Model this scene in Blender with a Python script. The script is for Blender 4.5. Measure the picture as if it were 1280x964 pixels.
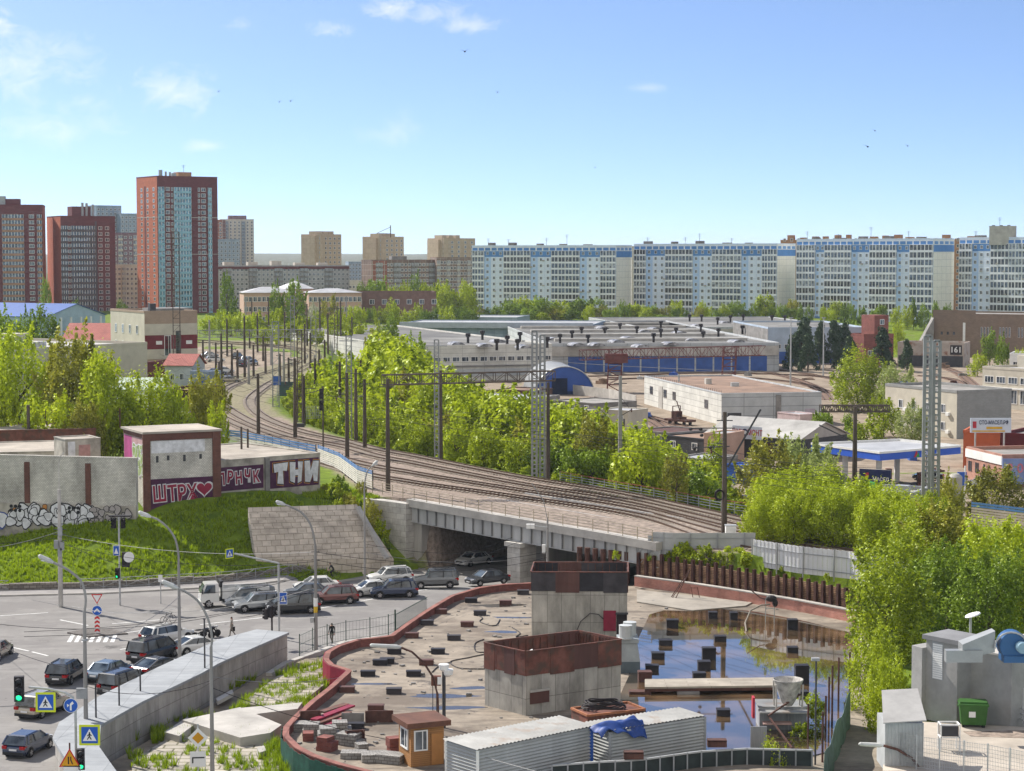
import bpy,math,random
import numpy as np
from mathutils import Vector,Matrix
R=math.radians
SC=bpy.context.scene
for o in list(bpy.data.objects):bpy.data.objects.remove(o)
COL=SC.collection
rnd=random.Random(7)
F,CX,CY,H,HOR=2500.0,640.0,482.0,33.0,318.0
PITCH=math.atan((CY-HOR)/F)
cp,sp=math.cos(PITCH),math.sin(PITCH)
cam=bpy.data.cameras.new("camera");camo=bpy.data.objects.new("camera",cam);COL.objects.link(camo)
camo.location=(0,0,H);camo.rotation_euler=(R(90)-PITCH,0,0)
cam.sensor_width=36;cam.lens=36*F/1280;cam.clip_start=1;cam.clip_end=40000
SC.camera=camo
SUN=Vector((-.735,.678,.885)).normalized()
w=bpy.data.worlds.new("World");SC.world=w;w.use_nodes=True
nt=w.node_tree;nt.nodes.clear()
def wn(t,**k):
 n=nt.nodes.new(t)
 for a,b in k.items():setattr(n,a,b)
 return n
sky=wn('ShaderNodeTexSky');sky.sky_type='NISHITA';sky.sun_disc=False
sky.sun_elevation=math.asin(SUN.z);sky.sun_rotation=math.atan2(SUN.x,SUN.y)
sky.altitude=150;sky.air_density=1.0;sky.dust_density=0.6;sky.ozone_density=2.0
bg=wn('ShaderNodeBackground');bg.inputs['Strength'].default_value=0.12
wo=wn('ShaderNodeOutputWorld')
tc=wn('ShaderNodeTexCoord');sx=wn('ShaderNodeSeparateXYZ');nt.links.new(tc.outputs['Generated'],sx.inputs[0])
def wm(op,a,b=None,c=None,clamp=False):
 n=wn('ShaderNodeMath',operation=op);n.use_clamp=clamp
 for i,v in enumerate((a,b,c)):
  if v is None:continue
  if isinstance(v,(int,float)):n.inputs[i].default_value=v
  else:nt.links.new(v,n.inputs[i])
 return n.outputs[0]
yy=wm('MAXIMUM',sx.outputs['Y'],0.05)
u_=wm('DIVIDE',sx.outputs['X'],yy);v_=wm('DIVIDE',sx.outputs['Z'],yy)
cmb=wn('ShaderNodeCombineXYZ');nt.links.new(u_,cmb.inputs[0]);nt.links.new(wm('MULTIPLY',v_,1.5),cmb.inputs[1])
n1=wn('ShaderNodeTexNoise');n1.inputs['Scale'].default_value=55;n1.inputs['Detail'].default_value=12;n1.inputs['Roughness'].default_value=.66;n1.inputs['Distortion'].default_value=.6
nt.links.new(cmb.outputs[0],n1.inputs['Vector'])
front=wm('GREATER_THAN',sx.outputs['Y'],0.06)
def cloud(px,py,rx,ry,amp):
 cu,cv=(px-CX)/F,(HOR-py)/F
 a=wm('DIVIDE',wm('SUBTRACT',u_,cu),rx/F);b=wm('DIVIDE',wm('SUBTRACT',v_,cv),ry/F)
 d=wm('SQRT',wm('ADD',wm('MULTIPLY',a,a),wm('MULTIPLY',b,b)))
 m=wm('SUBTRACT',1.0,d,clamp=True)
 k=wm('MULTIPLY',wm('SUBTRACT',wm('ADD',n1.outputs['Fac'],wm('MULTIPLY',m,.40)),.66,clamp=True),2.3,clamp=True)
 return wm('MULTIPLY',wm('MULTIPLY',k,wm('POWER',m,.35)),amp)
tot=None
for c in[(35,85,150,75,.55),(215,115,95,50,.6),(110,130,60,28,.4),(5,30,40,34,.8),(490,14,60,34,.85),(540,20,60,30,.6),(585,36,70,22,.55),(420,38,50,20,.6),(262,183,60,14,.4),(810,112,70,12,.35),(490,165,80,40,.3),(300,35,50,16,.4),(60,160,170,40,.4)]:
 o=cloud(*c);tot=o if tot is None else wm('MAXIMUM',tot,o)
tot=wm('MULTIPLY',tot,front)
SKYGAIN=wn('ShaderNodeMix',data_type='RGBA',blend_type='MULTIPLY');SKYGAIN.inputs[0].default_value=1
svec=wn('ShaderNodeCombineXYZ');nt.links.new(sx.outputs['X'],svec.inputs[0]);nt.links.new(sx.outputs['Y'],svec.inputs[1])
nt.links.new(wm('MULTIPLY_ADD',wm('MAXIMUM',sx.outputs['Z'],0.0),2.6,.085),svec.inputs[2]);nt.links.new(svec.outputs[0],sky.inputs[0])
nt.links.new(sky.outputs[0],SKYGAIN.inputs[6]);SKYGAIN.inputs[7].default_value=(.82,.87,.96,1)
mx=wn('ShaderNodeMix',data_type='RGBA');nt.links.new(tot,mx.inputs[0]);nt.links.new(SKYGAIN.outputs[2],mx.inputs[6]);mx.inputs[7].default_value=(6.6,6.4,6.5,1)
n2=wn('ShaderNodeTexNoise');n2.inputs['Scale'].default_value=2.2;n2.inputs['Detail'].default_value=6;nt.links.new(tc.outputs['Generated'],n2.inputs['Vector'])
fill_cloud=wm('MULTIPLY',wm('MULTIPLY',wm('MULTIPLY',wm('SUBTRACT',wm('MULTIPLY',sx.outputs['Y'],-1.0),.05),3.0,clamp=True),wm('MULTIPLY',wm('SUBTRACT',n2.outputs['Fac'],.30),4.0,clamp=True)),wm('MULTIPLY',sx.outputs['Z'],8.0,clamp=True))  # bright cloud added behind the camera as unseen fill light
mb_=wn('ShaderNodeMix',data_type='RGBA');nt.links.new(fill_cloud,mb_.inputs[0]);nt.links.new(mx.outputs[2],mb_.inputs[6]);mb_.inputs[7].default_value=(6.0,5.7,5.3,1)
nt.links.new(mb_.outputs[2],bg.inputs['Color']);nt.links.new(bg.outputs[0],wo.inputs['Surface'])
sl=bpy.data.lights.new("sun",'SUN');sl.energy=5.0;sl.angle=R(.53);sl.color=(1,.945,.86)
so=bpy.data.objects.new("sun",sl);COL.objects.link(so);so.rotation_euler=SUN.to_track_quat('Z','Y').to_euler()
vs=SC.view_settings;vs.view_transform='Standard';vs.look='None';vs.gamma=1;vs.exposure=0.72
SC.cycles.max_bounces=6;SC.cycles.diffuse_bounces=3;SC.cycles.glossy_bounces=3;SC.cycles.transmission_bounces=4
SC.cycles.transparent_max_bounces=6;SC.cycles.volume_bounces=0
SC.cycles.use_denoising=True
def ray(px,py):
 a,b=(px-CX)/F,(py-CY)/F
 return Vector((a,cp-b*sp,-sp-b*cp))
def W(px,py,z=0.0):
 d=ray(px,py);t=(z-H)/d.z
 return Vector((d.x*t,d.y*t,z))
def V(px,py,D):
 d=ray(px,py);t=D/d.y
 return Vector((d.x*t,D,H+d.z*t))
def xat(px,D,z=0.0):return(px-CX)/F*(D*cp+(H-z)*sp)
def zat(py,D):return V(CX,py,D).z
def P2(px,D,z=0.0):return Vector((xat(px,D,z),D))
MATS={}
def _new(name):
 m=bpy.data.materials.new(name);m.use_nodes=True
 n=m.node_tree;b=n.nodes['Principled BSDF']
 return m,n,b
def lin(c):
 return tuple(((x/12.92)if x<=.04045 else((x+.055)/1.055)**2.4)for x in c)
def M(name,col,rough=.8,var=.18,sc=.6,bump=0.0,metal=0.0,spec=.3,streak=False,rust=None,uv=False):
 """plain surface with uneven tone (noise in metres)"""
 if name in MATS:return MATS[name]
 m,n,b=_new(name);N=n.nodes;L=n.links
 t=N.new('ShaderNodeTexCoord');mp=N.new('ShaderNodeMapping');L.new(t.outputs['UV' if uv else 'Object'],mp.inputs[0])
 if streak:mp.inputs['Scale'].default_value=(1,1,.12)if not uv else(1,.12,1)
 a=N.new('ShaderNodeTexNoise');a.inputs['Scale'].default_value=sc;a.inputs['Detail'].default_value=8;a.inputs['Roughness'].default_value=.65
 L.new(mp.outputs[0],a.inputs['Vector'])
 rp=N.new('ShaderNodeValToRGB');e=rp.color_ramp.elements
 e[0].position=.3;e[1].position=.7
 lo=[max(0,x*(1-var*1.6))for x in col];hi=[min(1,x*(1+var))for x in col]
 e[0].color=(*lo,1);e[1].color=(*hi,1);L.new(a.outputs['Fac'],rp.inputs[0])
 out=rp.outputs[0]
 if rust:
  rc,amt,rs=rust
  a2=N.new('ShaderNodeTexNoise');a2.inputs['Scale'].default_value=rs;a2.inputs['Detail'].default_value=6;L.new(mp.outputs[0],a2.inputs['Vector'])
  r2=N.new('ShaderNodeValToRGB');r2.color_ramp.elements[0].position=1-amt-.08;r2.color_ramp.elements[1].position=1-amt+.08;L.new(a2.outputs['Fac'],r2.inputs[0])
  mxx=N.new('ShaderNodeMix');mxx.data_type='RGBA';L.new(r2.outputs[0],mxx.inputs[0]);L.new(out,mxx.inputs[6]);mxx.inputs[7].default_value=(*rc,1);out=mxx.outputs[2]
 L.new(out,b.inputs['Base Color'])
 b.inputs['Roughness'].default_value=rough;b.inputs['Metallic'].default_value=metal;b.inputs['Specular IOR Level'].default_value=spec
 if bump:
  bp=N.new('ShaderNodeBump');bp.inputs['Strength'].default_value=bump;bp.inputs['Distance'].default_value=.05
  a3=N.new('ShaderNodeTexNoise');a3.inputs['Scale'].default_value=sc*6;a3.inputs['Detail'].default_value=5;L.new(mp.outputs[0],a3.inputs['Vector'])
  L.new(a3.outputs['Fac'],bp.inputs['Height']);L.new(bp.outputs[0],b.inputs['Normal'])
 MATS[name]=m;return m
def layers(m,L_):
 """stains and patches over a surface: (scale, stretch, from, to, colour, amount)"""
 n=m.node_tree;N=n.nodes;L=n.links;b=N['Principled BSDF'];src=b.inputs['Base Color'].links[0].from_socket;t=N.new('ShaderNodeTexCoord')
 for sc,st,p0,p1,col,amt in L_:
  mp=N.new('ShaderNodeMapping');mp.inputs['Scale'].default_value=st;L.new(t.outputs['Object'],mp.inputs[0]);a=N.new('ShaderNodeTexNoise');a.inputs['Scale'].default_value=sc;a.inputs['Detail'].default_value=9;a.inputs['Roughness'].default_value=.7;L.new(mp.outputs[0],a.inputs['Vector'])
  r=N.new('ShaderNodeMapRange');r.inputs[1].default_value=p0;r.inputs[2].default_value=p1;r.inputs[4].default_value=amt;L.new(a.outputs['Fac'],r.inputs[0]);k=N.new('ShaderNodeMix');k.data_type='RGBA';L.new(r.outputs[0],k.inputs[0]);L.new(src,k.inputs[6]);k.inputs[7].default_value=(*col,1);src=k.outputs[2]
 L.new(src,b.inputs['Base Color']);return m
def MBR(name,c1,c2,mortar,bw,bh,ms=.012,rough=.85,offset=.5,var=.25,sc=.5,bump=.3,streak=0.0):
 """bricks / panels / flags in metres, read from the UV (metres)"""
 if name in MATS:return MATS[name]
 m,n,b=_new(name);N=n.nodes;L=n.links
 t=N.new('ShaderNodeTexCoord');br=N.new('ShaderNodeTexBrick');L.new(t.outputs['UV'],br.inputs['Vector'])
 br.offset=offset;br.inputs['Scale'].default_value=1;br.inputs['Brick Width'].default_value=bw;br.inputs['Row Height'].default_value=bh;br.inputs['Mortar Size'].default_value=ms
 br.inputs['Color1'].default_value=(*c1,1);br.inputs['Color2'].default_value=(*c2,1);br.inputs['Mortar'].default_value=(*mortar,1)
 a=N.new('ShaderNodeTexNoise');a.inputs['Scale'].default_value=sc;a.inputs['Detail'].default_value=9;a.inputs['Roughness'].default_value=.65
 mp=N.new('ShaderNodeMapping');L.new(t.outputs['UV'],mp.inputs[0]);L.new(mp.outputs[0],a.inputs['Vector'])
 if streak:mp.inputs['Scale'].default_value=(1,streak,1)
 mr=N.new('ShaderNodeMapRange');mr.inputs[1].default_value=.3;mr.inputs[2].default_value=.7;mr.inputs[3].default_value=1-var*1.4;mr.inputs[4].default_value=1+var*.7;L.new(a.outputs['Fac'],mr.inputs[0])
 mx=N.new('ShaderNodeMix');mx.data_type='RGBA';mx.blend_type='MULTIPLY';mx.inputs[0].default_value=1;L.new(br.outputs['Color'],mx.inputs[6]);L.new(mr.outputs[0],mx.inputs[7])
 L.new(mx.outputs[2],b.inputs['Base Color']);b.inputs['Roughness'].default_value=rough;b.inputs['Specular IOR Level'].default_value=.25
 if bump:
  bp=N.new('ShaderNodeBump');bp.inputs['Strength'].default_value=bump;bp.inputs['Distance'].default_value=.03;bp.invert=True
  L.new(br.outputs['Fac'],bp.inputs['Height']);L.new(bp.outputs[0],b.inputs['Normal'])
 MATS[name]=m;return m
def MG(name,col,rough=.08,spec=.7):
 """window glass: dark, mirror-like, tone differs from pane to pane"""
 if name in MATS:return MATS[name]
 m,n,b=_new(name);N=n.nodes;L=n.links
 oi=N.new('ShaderNodeObjectInfo');t=N.new('ShaderNodeTexCoord');wn_=N.new('ShaderNodeTexNoise');wn_.inputs['Scale'].default_value=.9
 ad=N.new('ShaderNodeVectorMath');ad.operation='ADD';L.new(t.outputs['Object'],ad.inputs[0]);
 ms=N.new('ShaderNodeMath');ms.operation='MULTIPLY';ms.inputs[1].default_value=50;L.new(oi.outputs['Random'],ms.inputs[0]);L.new(ms.outputs[0],ad.inputs[1]);L.new(ad.outputs[0],wn_.inputs['Vector'])
 rp=N.new('ShaderNodeValToRGB');e=rp.color_ramp.elements;e[0].position=.38;e[1].position=.66
 e[0].color=(*[c*.5 for c in col],1);e[1].color=(*[min(1,c*2.2+.03)for c in col],1);L.new(wn_.outputs['Fac'],rp.inputs[0]);L.new(rp.outputs[0],b.inputs['Base Color'])
 b.inputs['Roughness'].default_value=rough;b.inputs['Specular IOR Level'].default_value=spec
 MATS[name]=m;return m
def MLEAF(name,c1,c2,trans=.4):
 m,n,b=_new(name);N=n.nodes;L=n.links;N.remove(b)
 oi=N.new('ShaderNodeObjectInfo');g=N.new('ShaderNodeNewGeometry');t=N.new('ShaderNodeTexCoord')
 a=N.new('ShaderNodeTexNoise');a.inputs['Scale'].default_value=7;a.inputs['Detail'].default_value=4;L.new(t.outputs['Object'],a.inputs['Vector'])
 s=N.new('ShaderNodeMath');s.operation='MULTIPLY_ADD';s.inputs[1].default_value=.38;L.new(g.outputs['Random Per Island'],s.inputs[0]);L.new(a.outputs['Fac'],s.inputs[2])
 s2=N.new('ShaderNodeMath');s2.operation='MULTIPLY_ADD';s2.inputs[1].default_value=.34;L.new(oi.outputs['Random'],s2.inputs[0]);L.new(s.outputs[0],s2.inputs[2])
 rp=N.new('ShaderNodeValToRGB');e=rp.color_ramp.elements;e[0].position=.45;e[1].position=1.2 if False else 1.0
 e[0].color=(*c1,1);e[1].color=(*c2,1);L.new(s2.outputs[0],rp.inputs[0])
 d=N.new('ShaderNodeBsdfDiffuse');tr=N.new('ShaderNodeBsdfTranslucent');mx=N.new('ShaderNodeMixShader');mx.inputs[0].default_value=trans
 L.new(rp.outputs[0],d.inputs[0]);L.new(rp.outputs[0],tr.inputs[0]);L.new(d.outputs[0],mx.inputs[1]);L.new(tr.outputs[0],mx.inputs[2])
 gl=N.new('ShaderNodeBsdfGlossy');gl.inputs['Roughness'].default_value=.45;gl.inputs[0].default_value=(.5,.55,.4,1)
 m2=N.new('ShaderNodeMixShader');m2.inputs[0].default_value=.05;L.new(mx.outputs[0],m2.inputs[1]);L.new(gl.outputs[0],m2.inputs[2])
 L.new(m2.outputs[0],N['Material Output'].inputs[0]);MATS[name]=m;return m
class MB:
 def __init__(s):s.v=[];s.f=[];s.m=[]
 def face(s,pts,mi=0):
  i=len(s.v);s.v+=[tuple(p)for p in pts];s.f.append(tuple(range(i,i+len(pts))));s.m.append(mi)
 def box(s,x0,y0,z0,x1,y1,z1,mi=0,mt=None):
  s.prism([(x0,y0),(x1,y0),(x1,y1),(x0,y1)],z0,z1,mi,mt);return s
 def prism(s,poly,z0,z1,mi=0,mt=None,bottom=True):
  """poly counter-clockwise; z1 may be a list"""
  ar=sum(poly[i][0]*poly[(i+1)%len(poly)][1]-poly[(i+1)%len(poly)][0]*poly[i][1]for i in range(len(poly)))
  if ar<0:
   poly=list(poly)[::-1]
   if isinstance(z1,(list,tuple)):z1=list(z1)[::-1]
   if isinstance(z0,(list,tuple)):z0=list(z0)[::-1]
  n=len(poly);i=len(s.v)
  zt=z1 if isinstance(z1,(list,tuple))else[z1]*n;zb=z0 if isinstance(z0,(list,tuple))else[z0]*n
  s.v+=[(p[0],p[1],zb[k])for k,p in enumerate(poly)]+[(p[0],p[1],zt[k])for k,p in enumerate(poly)]
  for k in range(n):
   s.f.append((i+k,i+(k+1)%n,i+n+(k+1)%n,i+n+k));s.m.append(mi)
  s.f.append(tuple(range(i+n,i+2*n)));s.m.append(mi if mt is None else mt)
  if bottom:s.f.append(tuple(range(i+n-1,i-1,-1)));s.m.append(mi)
  return s
 def bar(s,a,b,w,h=None,mi=0,up=(0,0,1)):
  """square bar from a to b"""
  a=Vector(a);b=Vector(b);h=w if h is None else h
  d=(b-a);
  if d.length<1e-6:return s
  d.normalize();u=Vector(up)
  if abs(d.dot(u))>.98:u=Vector((0,1,0))
  x=d.cross(u).normalized()*(w/2);y=x.normalized().cross(d).normalized()*(h/2)
  i=len(s.v)
  for q in(a,b):s.v+=[tuple(q-x-y),tuple(q+x-y),tuple(q+x+y),tuple(q-x+y)]
  for k in range(4):s.f.append((i+k,i+(k+1)%4,i+4+(k+1)%4,i+4+k));s.m.append(mi)
  s.f.append((i+3,i+2,i+1,i));s.m.append(mi);s.f.append((i+4,i+5,i+6,i+7));s.m.append(mi)
  return s
 def tube(s,pts,r,n=6,mi=0,r1=None,cap=True):
  pts=[Vector(p)for p in pts];m=len(pts);i0=len(s.v)
  prev=None
  for k,p in enumerate(pts):
   d=(pts[min(k+1,m-1)]-pts[max(k-1,0)]).normalized()
   u=Vector((0,0,1))if abs(d.z)<.95 else Vector((0,1,0))
   x=d.cross(u).normalized();y=x.cross(d).normalized()
   if prev is not None and x.dot(prev)<0:x=-x;y=-y
   prev=x
   rr=(r if r1 is None else r+(r1-r)*k/(m-1))if not isinstance(r,(list,tuple))else r[k]
   for j in range(n):
    a=2*math.pi*j/n;s.v.append(tuple(p+x*(math.cos(a)*rr)+y*(math.sin(a)*rr)))
  for k in range(m-1):
   for j in range(n):
    a=i0+k*n+j;b=i0+k*n+(j+1)%n
    s.f.append((a,b,b+n,a+n));s.m.append(mi)
  if cap:
   s.f.append(tuple(i0+j for j in range(n-1,-1,-1)));s.m.append(mi)
   s.f.append(tuple(i0+(m-1)*n+j for j in range(n)));s.m.append(mi)
  return s
 def lathe(s,prof,c=(0,0,0),n=16,mi=0,axis='z',mis=None):
  i0=len(s.v);c=Vector(c)
  for(r,z)in prof:
   for j in range(n):
    a=2*math.pi*j/n
    q=(math.cos(a)*r,math.sin(a)*r,z)
    if axis=='y':q=(q[0],q[2],q[1])
    if axis=='x':q=(q[2],q[0],q[1])
    s.v.append(tuple(c+Vector(q)))
  for k in range(len(prof)-1):
   for j in range(n):
    a=i0+k*n+j;b=i0+k*n+(j+1)%n
    s.f.append((a,b,b+n,a+n));s.m.append(mis[k]if mis else mi)
  s.f.append(tuple(i0+j for j in range(n-1,-1,-1)));s.m.append(mis[0]if mis else mi)
  s.f.append(tuple(i0+(len(prof)-1)*n+j for j in range(n)));s.m.append(mis[-1]if mis else mi)
  return s
 def ball(s,c,rx,ry=None,rz=None,n=10,k=7,mi=0):
  ry=rx if ry is None else ry;rz=rx if rz is None else rz;i0=len(s.v)
  for a in range(k+1):
   t=math.pi*(a+.001)/(k+.002)
   for j in range(n):
    q=2*math.pi*j/n;s.v.append((c[0]+rx*math.sin(t)*math.cos(q),c[1]+ry*math.sin(t)*math.sin(q),c[2]-rz*math.cos(t)))
  for a in range(k):
   for j in range(n):
    p=i0+a*n+j;q=i0+a*n+(j+1)%n;s.f.append((p,q,q+n,p+n));s.m.append(mi)
  return s
 def xf(s,Mx,i0=0):
  for i in range(i0,len(s.v)):s.v[i]=tuple(Mx@Vector(s.v[i]))
  return s
 def mesh(s,name,mats,uv=True,smooth=False):
  me=bpy.data.meshes.new(name);me.from_pydata(s.v,[],s.f)
  for m in(mats if isinstance(mats,(list,tuple))else[mats]):me.materials.append(m)
  if s.m and max(s.m)>0:me.polygons.foreach_set('material_index',s.m)
  if uv and len(s.f)<60000:
   ul=me.uv_layers.new(name='UVMap');k=0;buf=[]
   for f in s.f:
    p=[s.v[i]for i in f]
    nx=ny=nz=0.0
    for a in range(len(p)):
     q,r_=p[a],p[(a+1)%len(p)]
     nx+=(q[1]-r_[1])*(q[2]+r_[2]);ny+=(q[2]-r_[2])*(q[0]+r_[0]);nz+=(q[0]-r_[0])*(q[1]+r_[1])
    h=math.hypot(nx,ny)
    if h<1e-12 or abs(nz)>2.2*h:
     for q in p:buf+=[q[0],q[1]]
    else:
     tx,ty=-ny/h,nx/h
     sl_=math.sqrt(h*h+nz*nz)/h
     for q in p:buf+=[q[0]*tx+q[1]*ty,q[2]*sl_]
   ul.data.foreach_set('uv',buf)
  if smooth:me.polygons.foreach_set('use_smooth',[True]*len(s.f))
  me.update();return me
 def build(s,name,mats,parent=None,smooth=False,uv=True):
  o=bpy.data.objects.new(name,s.mesh(name,mats,uv,smooth));COL.objects.link(o)
  if parent is not None:adopt(o,parent)
  return o
def worldm(p):
 return p.matrix_basis.copy()if p.parent is None else worldm(p.parent)@p.matrix_parent_inverse@p.matrix_basis
def adopt(o,p):
 o.parent=p;o.matrix_parent_inverse=worldm(p).inverted()
def inst(name,me,parent=None,loc=(0,0,0),rz=0.0,scale=1.0):
 o=bpy.data.objects.new(name,me);COL.objects.link(o);o.location=loc;o.rotation_euler=(0,0,rz)
 if scale!=1.0:o.scale=(scale,)*3 if isinstance(scale,(int,float))else scale
 if parent is not None:adopt(o,parent)
 return o
def tag(o,label=None,cat=None,group=None,kind=None):
 if label:o['label']=label
 if cat:o['category']=cat
 if group:o['group']=group
 if kind:o['kind']=kind
 return o
def thing(name,label,cat,loc=(0,0,0),rz=0.0,group=None):
 o=bpy.data.objects.new(name,None);COL.objects.link(o);o.location=loc;o.rotation_euler=(0,0,rz);o.empty_display_size=.3
 return tag(o,label,cat,group)
KIDS={}
def kids(o):return[c for c in bpy.data.objects if c.parent is o]
def snap(root):
 """list a finished thing's tree once, for copying"""
 allo=[o for o in bpy.data.objects if o.parent is not None]
 d={}
 for o in allo:d.setdefault(o.parent.name,[]).append(o)
 def rec(o):return(o,[rec(c)for c in d.get(o.name,[])])
 return rec(root)
def dup(tree,loc,rz=0.0,label=None,scale=None,mat=None):
 def rec(t,par):
  o,ch=t;c=o.copy();COL.objects.link(c)
  if par is not None:c.parent=par
  if mat and o.type=='MESH':
   for i,s_ in enumerate(c.material_slots):
    if s_.material and s_.material.name in mat:
     s_.link='OBJECT';s_.material=mat[s_.material.name]
  for k in ch:rec(k,c)
  return c
 c=rec(tree,None);c.location=loc;c.rotation_euler=(0,0,rz)
 if scale:c.scale=(scale,)*3 if isinstance(scale,(int,float))else scale
 if label:c['label']=label
 return c
def structure(mb,name,mats,**k):return tag(mb.build(name,mats,**k),kind='structure')
def text_mesh(s,size,mats_i=0,offset=0.0,extrude=.01,bold=0.0):
 cu=bpy.data.curves.new('lettering','FONT');cu.body=s;cu.size=size;cu.offset=offset+bold;cu.extrude=extrude;cu.align_x='CENTER';cu.align_y='CENTER';cu.resolution_u=2
 o=bpy.data.objects.new('lettering',cu);COL.objects.link(o)
 dg=bpy.context.evaluated_depsgraph_get();me=bpy.data.meshes.new_from_object(o.evaluated_get(dg));bpy.data.objects.remove(o)
 return me
def lettering(parent,s,size,mat,loc,rz,offset=0.0,extrude=.01,sx=1.0,name='lettering',tilt=0.0,bold=0.0):
 """upright text facing the side a wall of direction rz faces"""
 me=text_mesh(s,size,offset=offset,extrude=extrude,bold=bold);me.materials.clear();me.materials.append(mat)
 o=bpy.data.objects.new(name,me);COL.objects.link(o);o.location=loc;o.rotation_euler=(R(90),tilt,rz);o.scale=(sx,1,1)
 if parent is not None:adopt(o,parent)
 return o
 # materials of the place
asphalt=layers(M('asphalt',(.205,.195,.185),.9,.14,.35,.2),[(.12,(1,1,1),.50,.54,(.16,.15,.145),.7),(.35,(.25,1.2,1),.56,.66,(.26,.25,.235),.6),(.8,(.12,1.5,1),.60,.66,(.10,.095,.09),.6),(.25,(1,1,1),.63,.65,(.09,.085,.08),.8),(3.0,(1,1,1),.66,.72,(.3,.28,.26),.5)])
pave_m=M('pavement_asphalt',(.26,.245,.235),.9,.15,.5,.1)
paint_w=M('road_paint',(.62,.62,.60),.8,.25,2.0)
concrete=M('concrete',(.36,.345,.32),.9,.22,.45,.2)
conc_lt=M('pale_concrete',(.40,.38,.35),.9,.18,.4,.15)
conc_dk=M('stained_concrete',(.22,.21,.2),.9,.3,.5,.2)
tar=M('tar_paper',(.26,.245,.225),.9,.25,.25,.15)
dirt=M('dirt',(.24,.19,.14),.95,.3,.3,.3)
ballast=M('ballast',(.27,.215,.175),.95,.42,1.6,.6)
grass_m=M('grass_ground',(.085,.135,.012),.95,.45,.35,.5)
rustm=M('rusty_steel',(.09,.04,.03),.75,.4,1.2,.1)
rust_red=M('red_oxide_steel',(.16,.062,.045),.75,.35,.8,.1,rust=((.085,.05,.038),.45,1.3))
black_st=M('blackened_steel',(.025,.02,.022),.6,.4,1.2)
steel=M('galvanised_steel',(.42,.43,.43),.5,.15,1.5,metal=.4)
grey_pt=M('grey_paint',(.30,.31,.32),.6,.15,.8)
dark_pt=M('dark_paint',(.05,.05,.055),.6,.2,1.)
white_pt=M('white_paint',(.72,.72,.70),.55,.08,.8)
blue_pt=M('blue_paint',(.03,.10,.40),.5,.15,.6)
woodm=M('weathered_timber',(.23,.15,.10),.9,.4,.9,.3)
railm=M('worn_rail',(.13,.085,.06),.45,.2,2.,metal=.5)
sleeper_m=M('concrete_sleeper',(.36,.31,.26),.9,.2,1.5)
MB_=MB
# ground heights
def zr(x):return min(6.3,max(5.0,5.75-.042*x))
def WR(px,py,dz=0.0):
 z=6.0
 for _ in range(6):p=W(px,py,z+dz);z=zr(p.x)
 return W(px,py,z+dz)
SLAB=1.15;WAT=1.22
front_px=[(1090,700),(1010,693),(905,690),(860,690),(820,683),(760,672),(632,650),(508,628),(450,617)]
far_px=[(420,543),(400,536),(375,528),(352,515),(340,500),(365,482),(400,465),(408,448),(400,432),(420,420),(470,412)]
FRONT=[WR(*p)for p in front_px]
back_px=[(1130,672),(1010,652),(905,638),(830,624),(765,613),(700,601),(640,590),(560,575),(480,560)]
BACK=[WR(*p)for p in back_px]+[WR(*p)for p in far_px]
plateau=[(p.x,p.y)for p in reversed(BACK)]+[(p.x,p.y)for p in FRONT]+[(-22,216),(-34,213),(-80,208),(-900,208),(-900,1500),(-120,1500)]
def pdist(px_,py_,poly,closed=True):
 n=len(poly);best=np.full(px_.shape,1e9);inside=np.zeros(px_.shape,bool)
 for i in range(n if closed else n-1):
  x0,y0=poly[i];x1,y1=poly[(i+1)%n]
  dx,dy=x1-x0,y1-y0;l=dx*dx+dy*dy+1e-9
  t=np.clip(((px_-x0)*dx+(py_-y0)*dy)/l,0,1)
  best=np.minimum(best,np.hypot(px_-x0-t*dx,py_-y0-t*dy))
  if closed:
   c=((y0>py_)!=(y1>py_))&(px_<(x1-x0)*(py_-y0)/(y1-y0+1e-12)+x0);inside^=c
 return best,inside
ROAD_DIR=Vector((.62,.785))
road_axis=[(-75,172),(-40,180),(-22,187),(-6,199),(4,212),(24,240),(40,262)]
low_poly=[(-140,60),(140,60),(140,150),(60,150),(36,176),(14,191.6),(4,207),(14,222),(6,226),(-9,213.5),(-15,207.5),(-26,198.5),(-50,192.3),(-140,189)]
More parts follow.
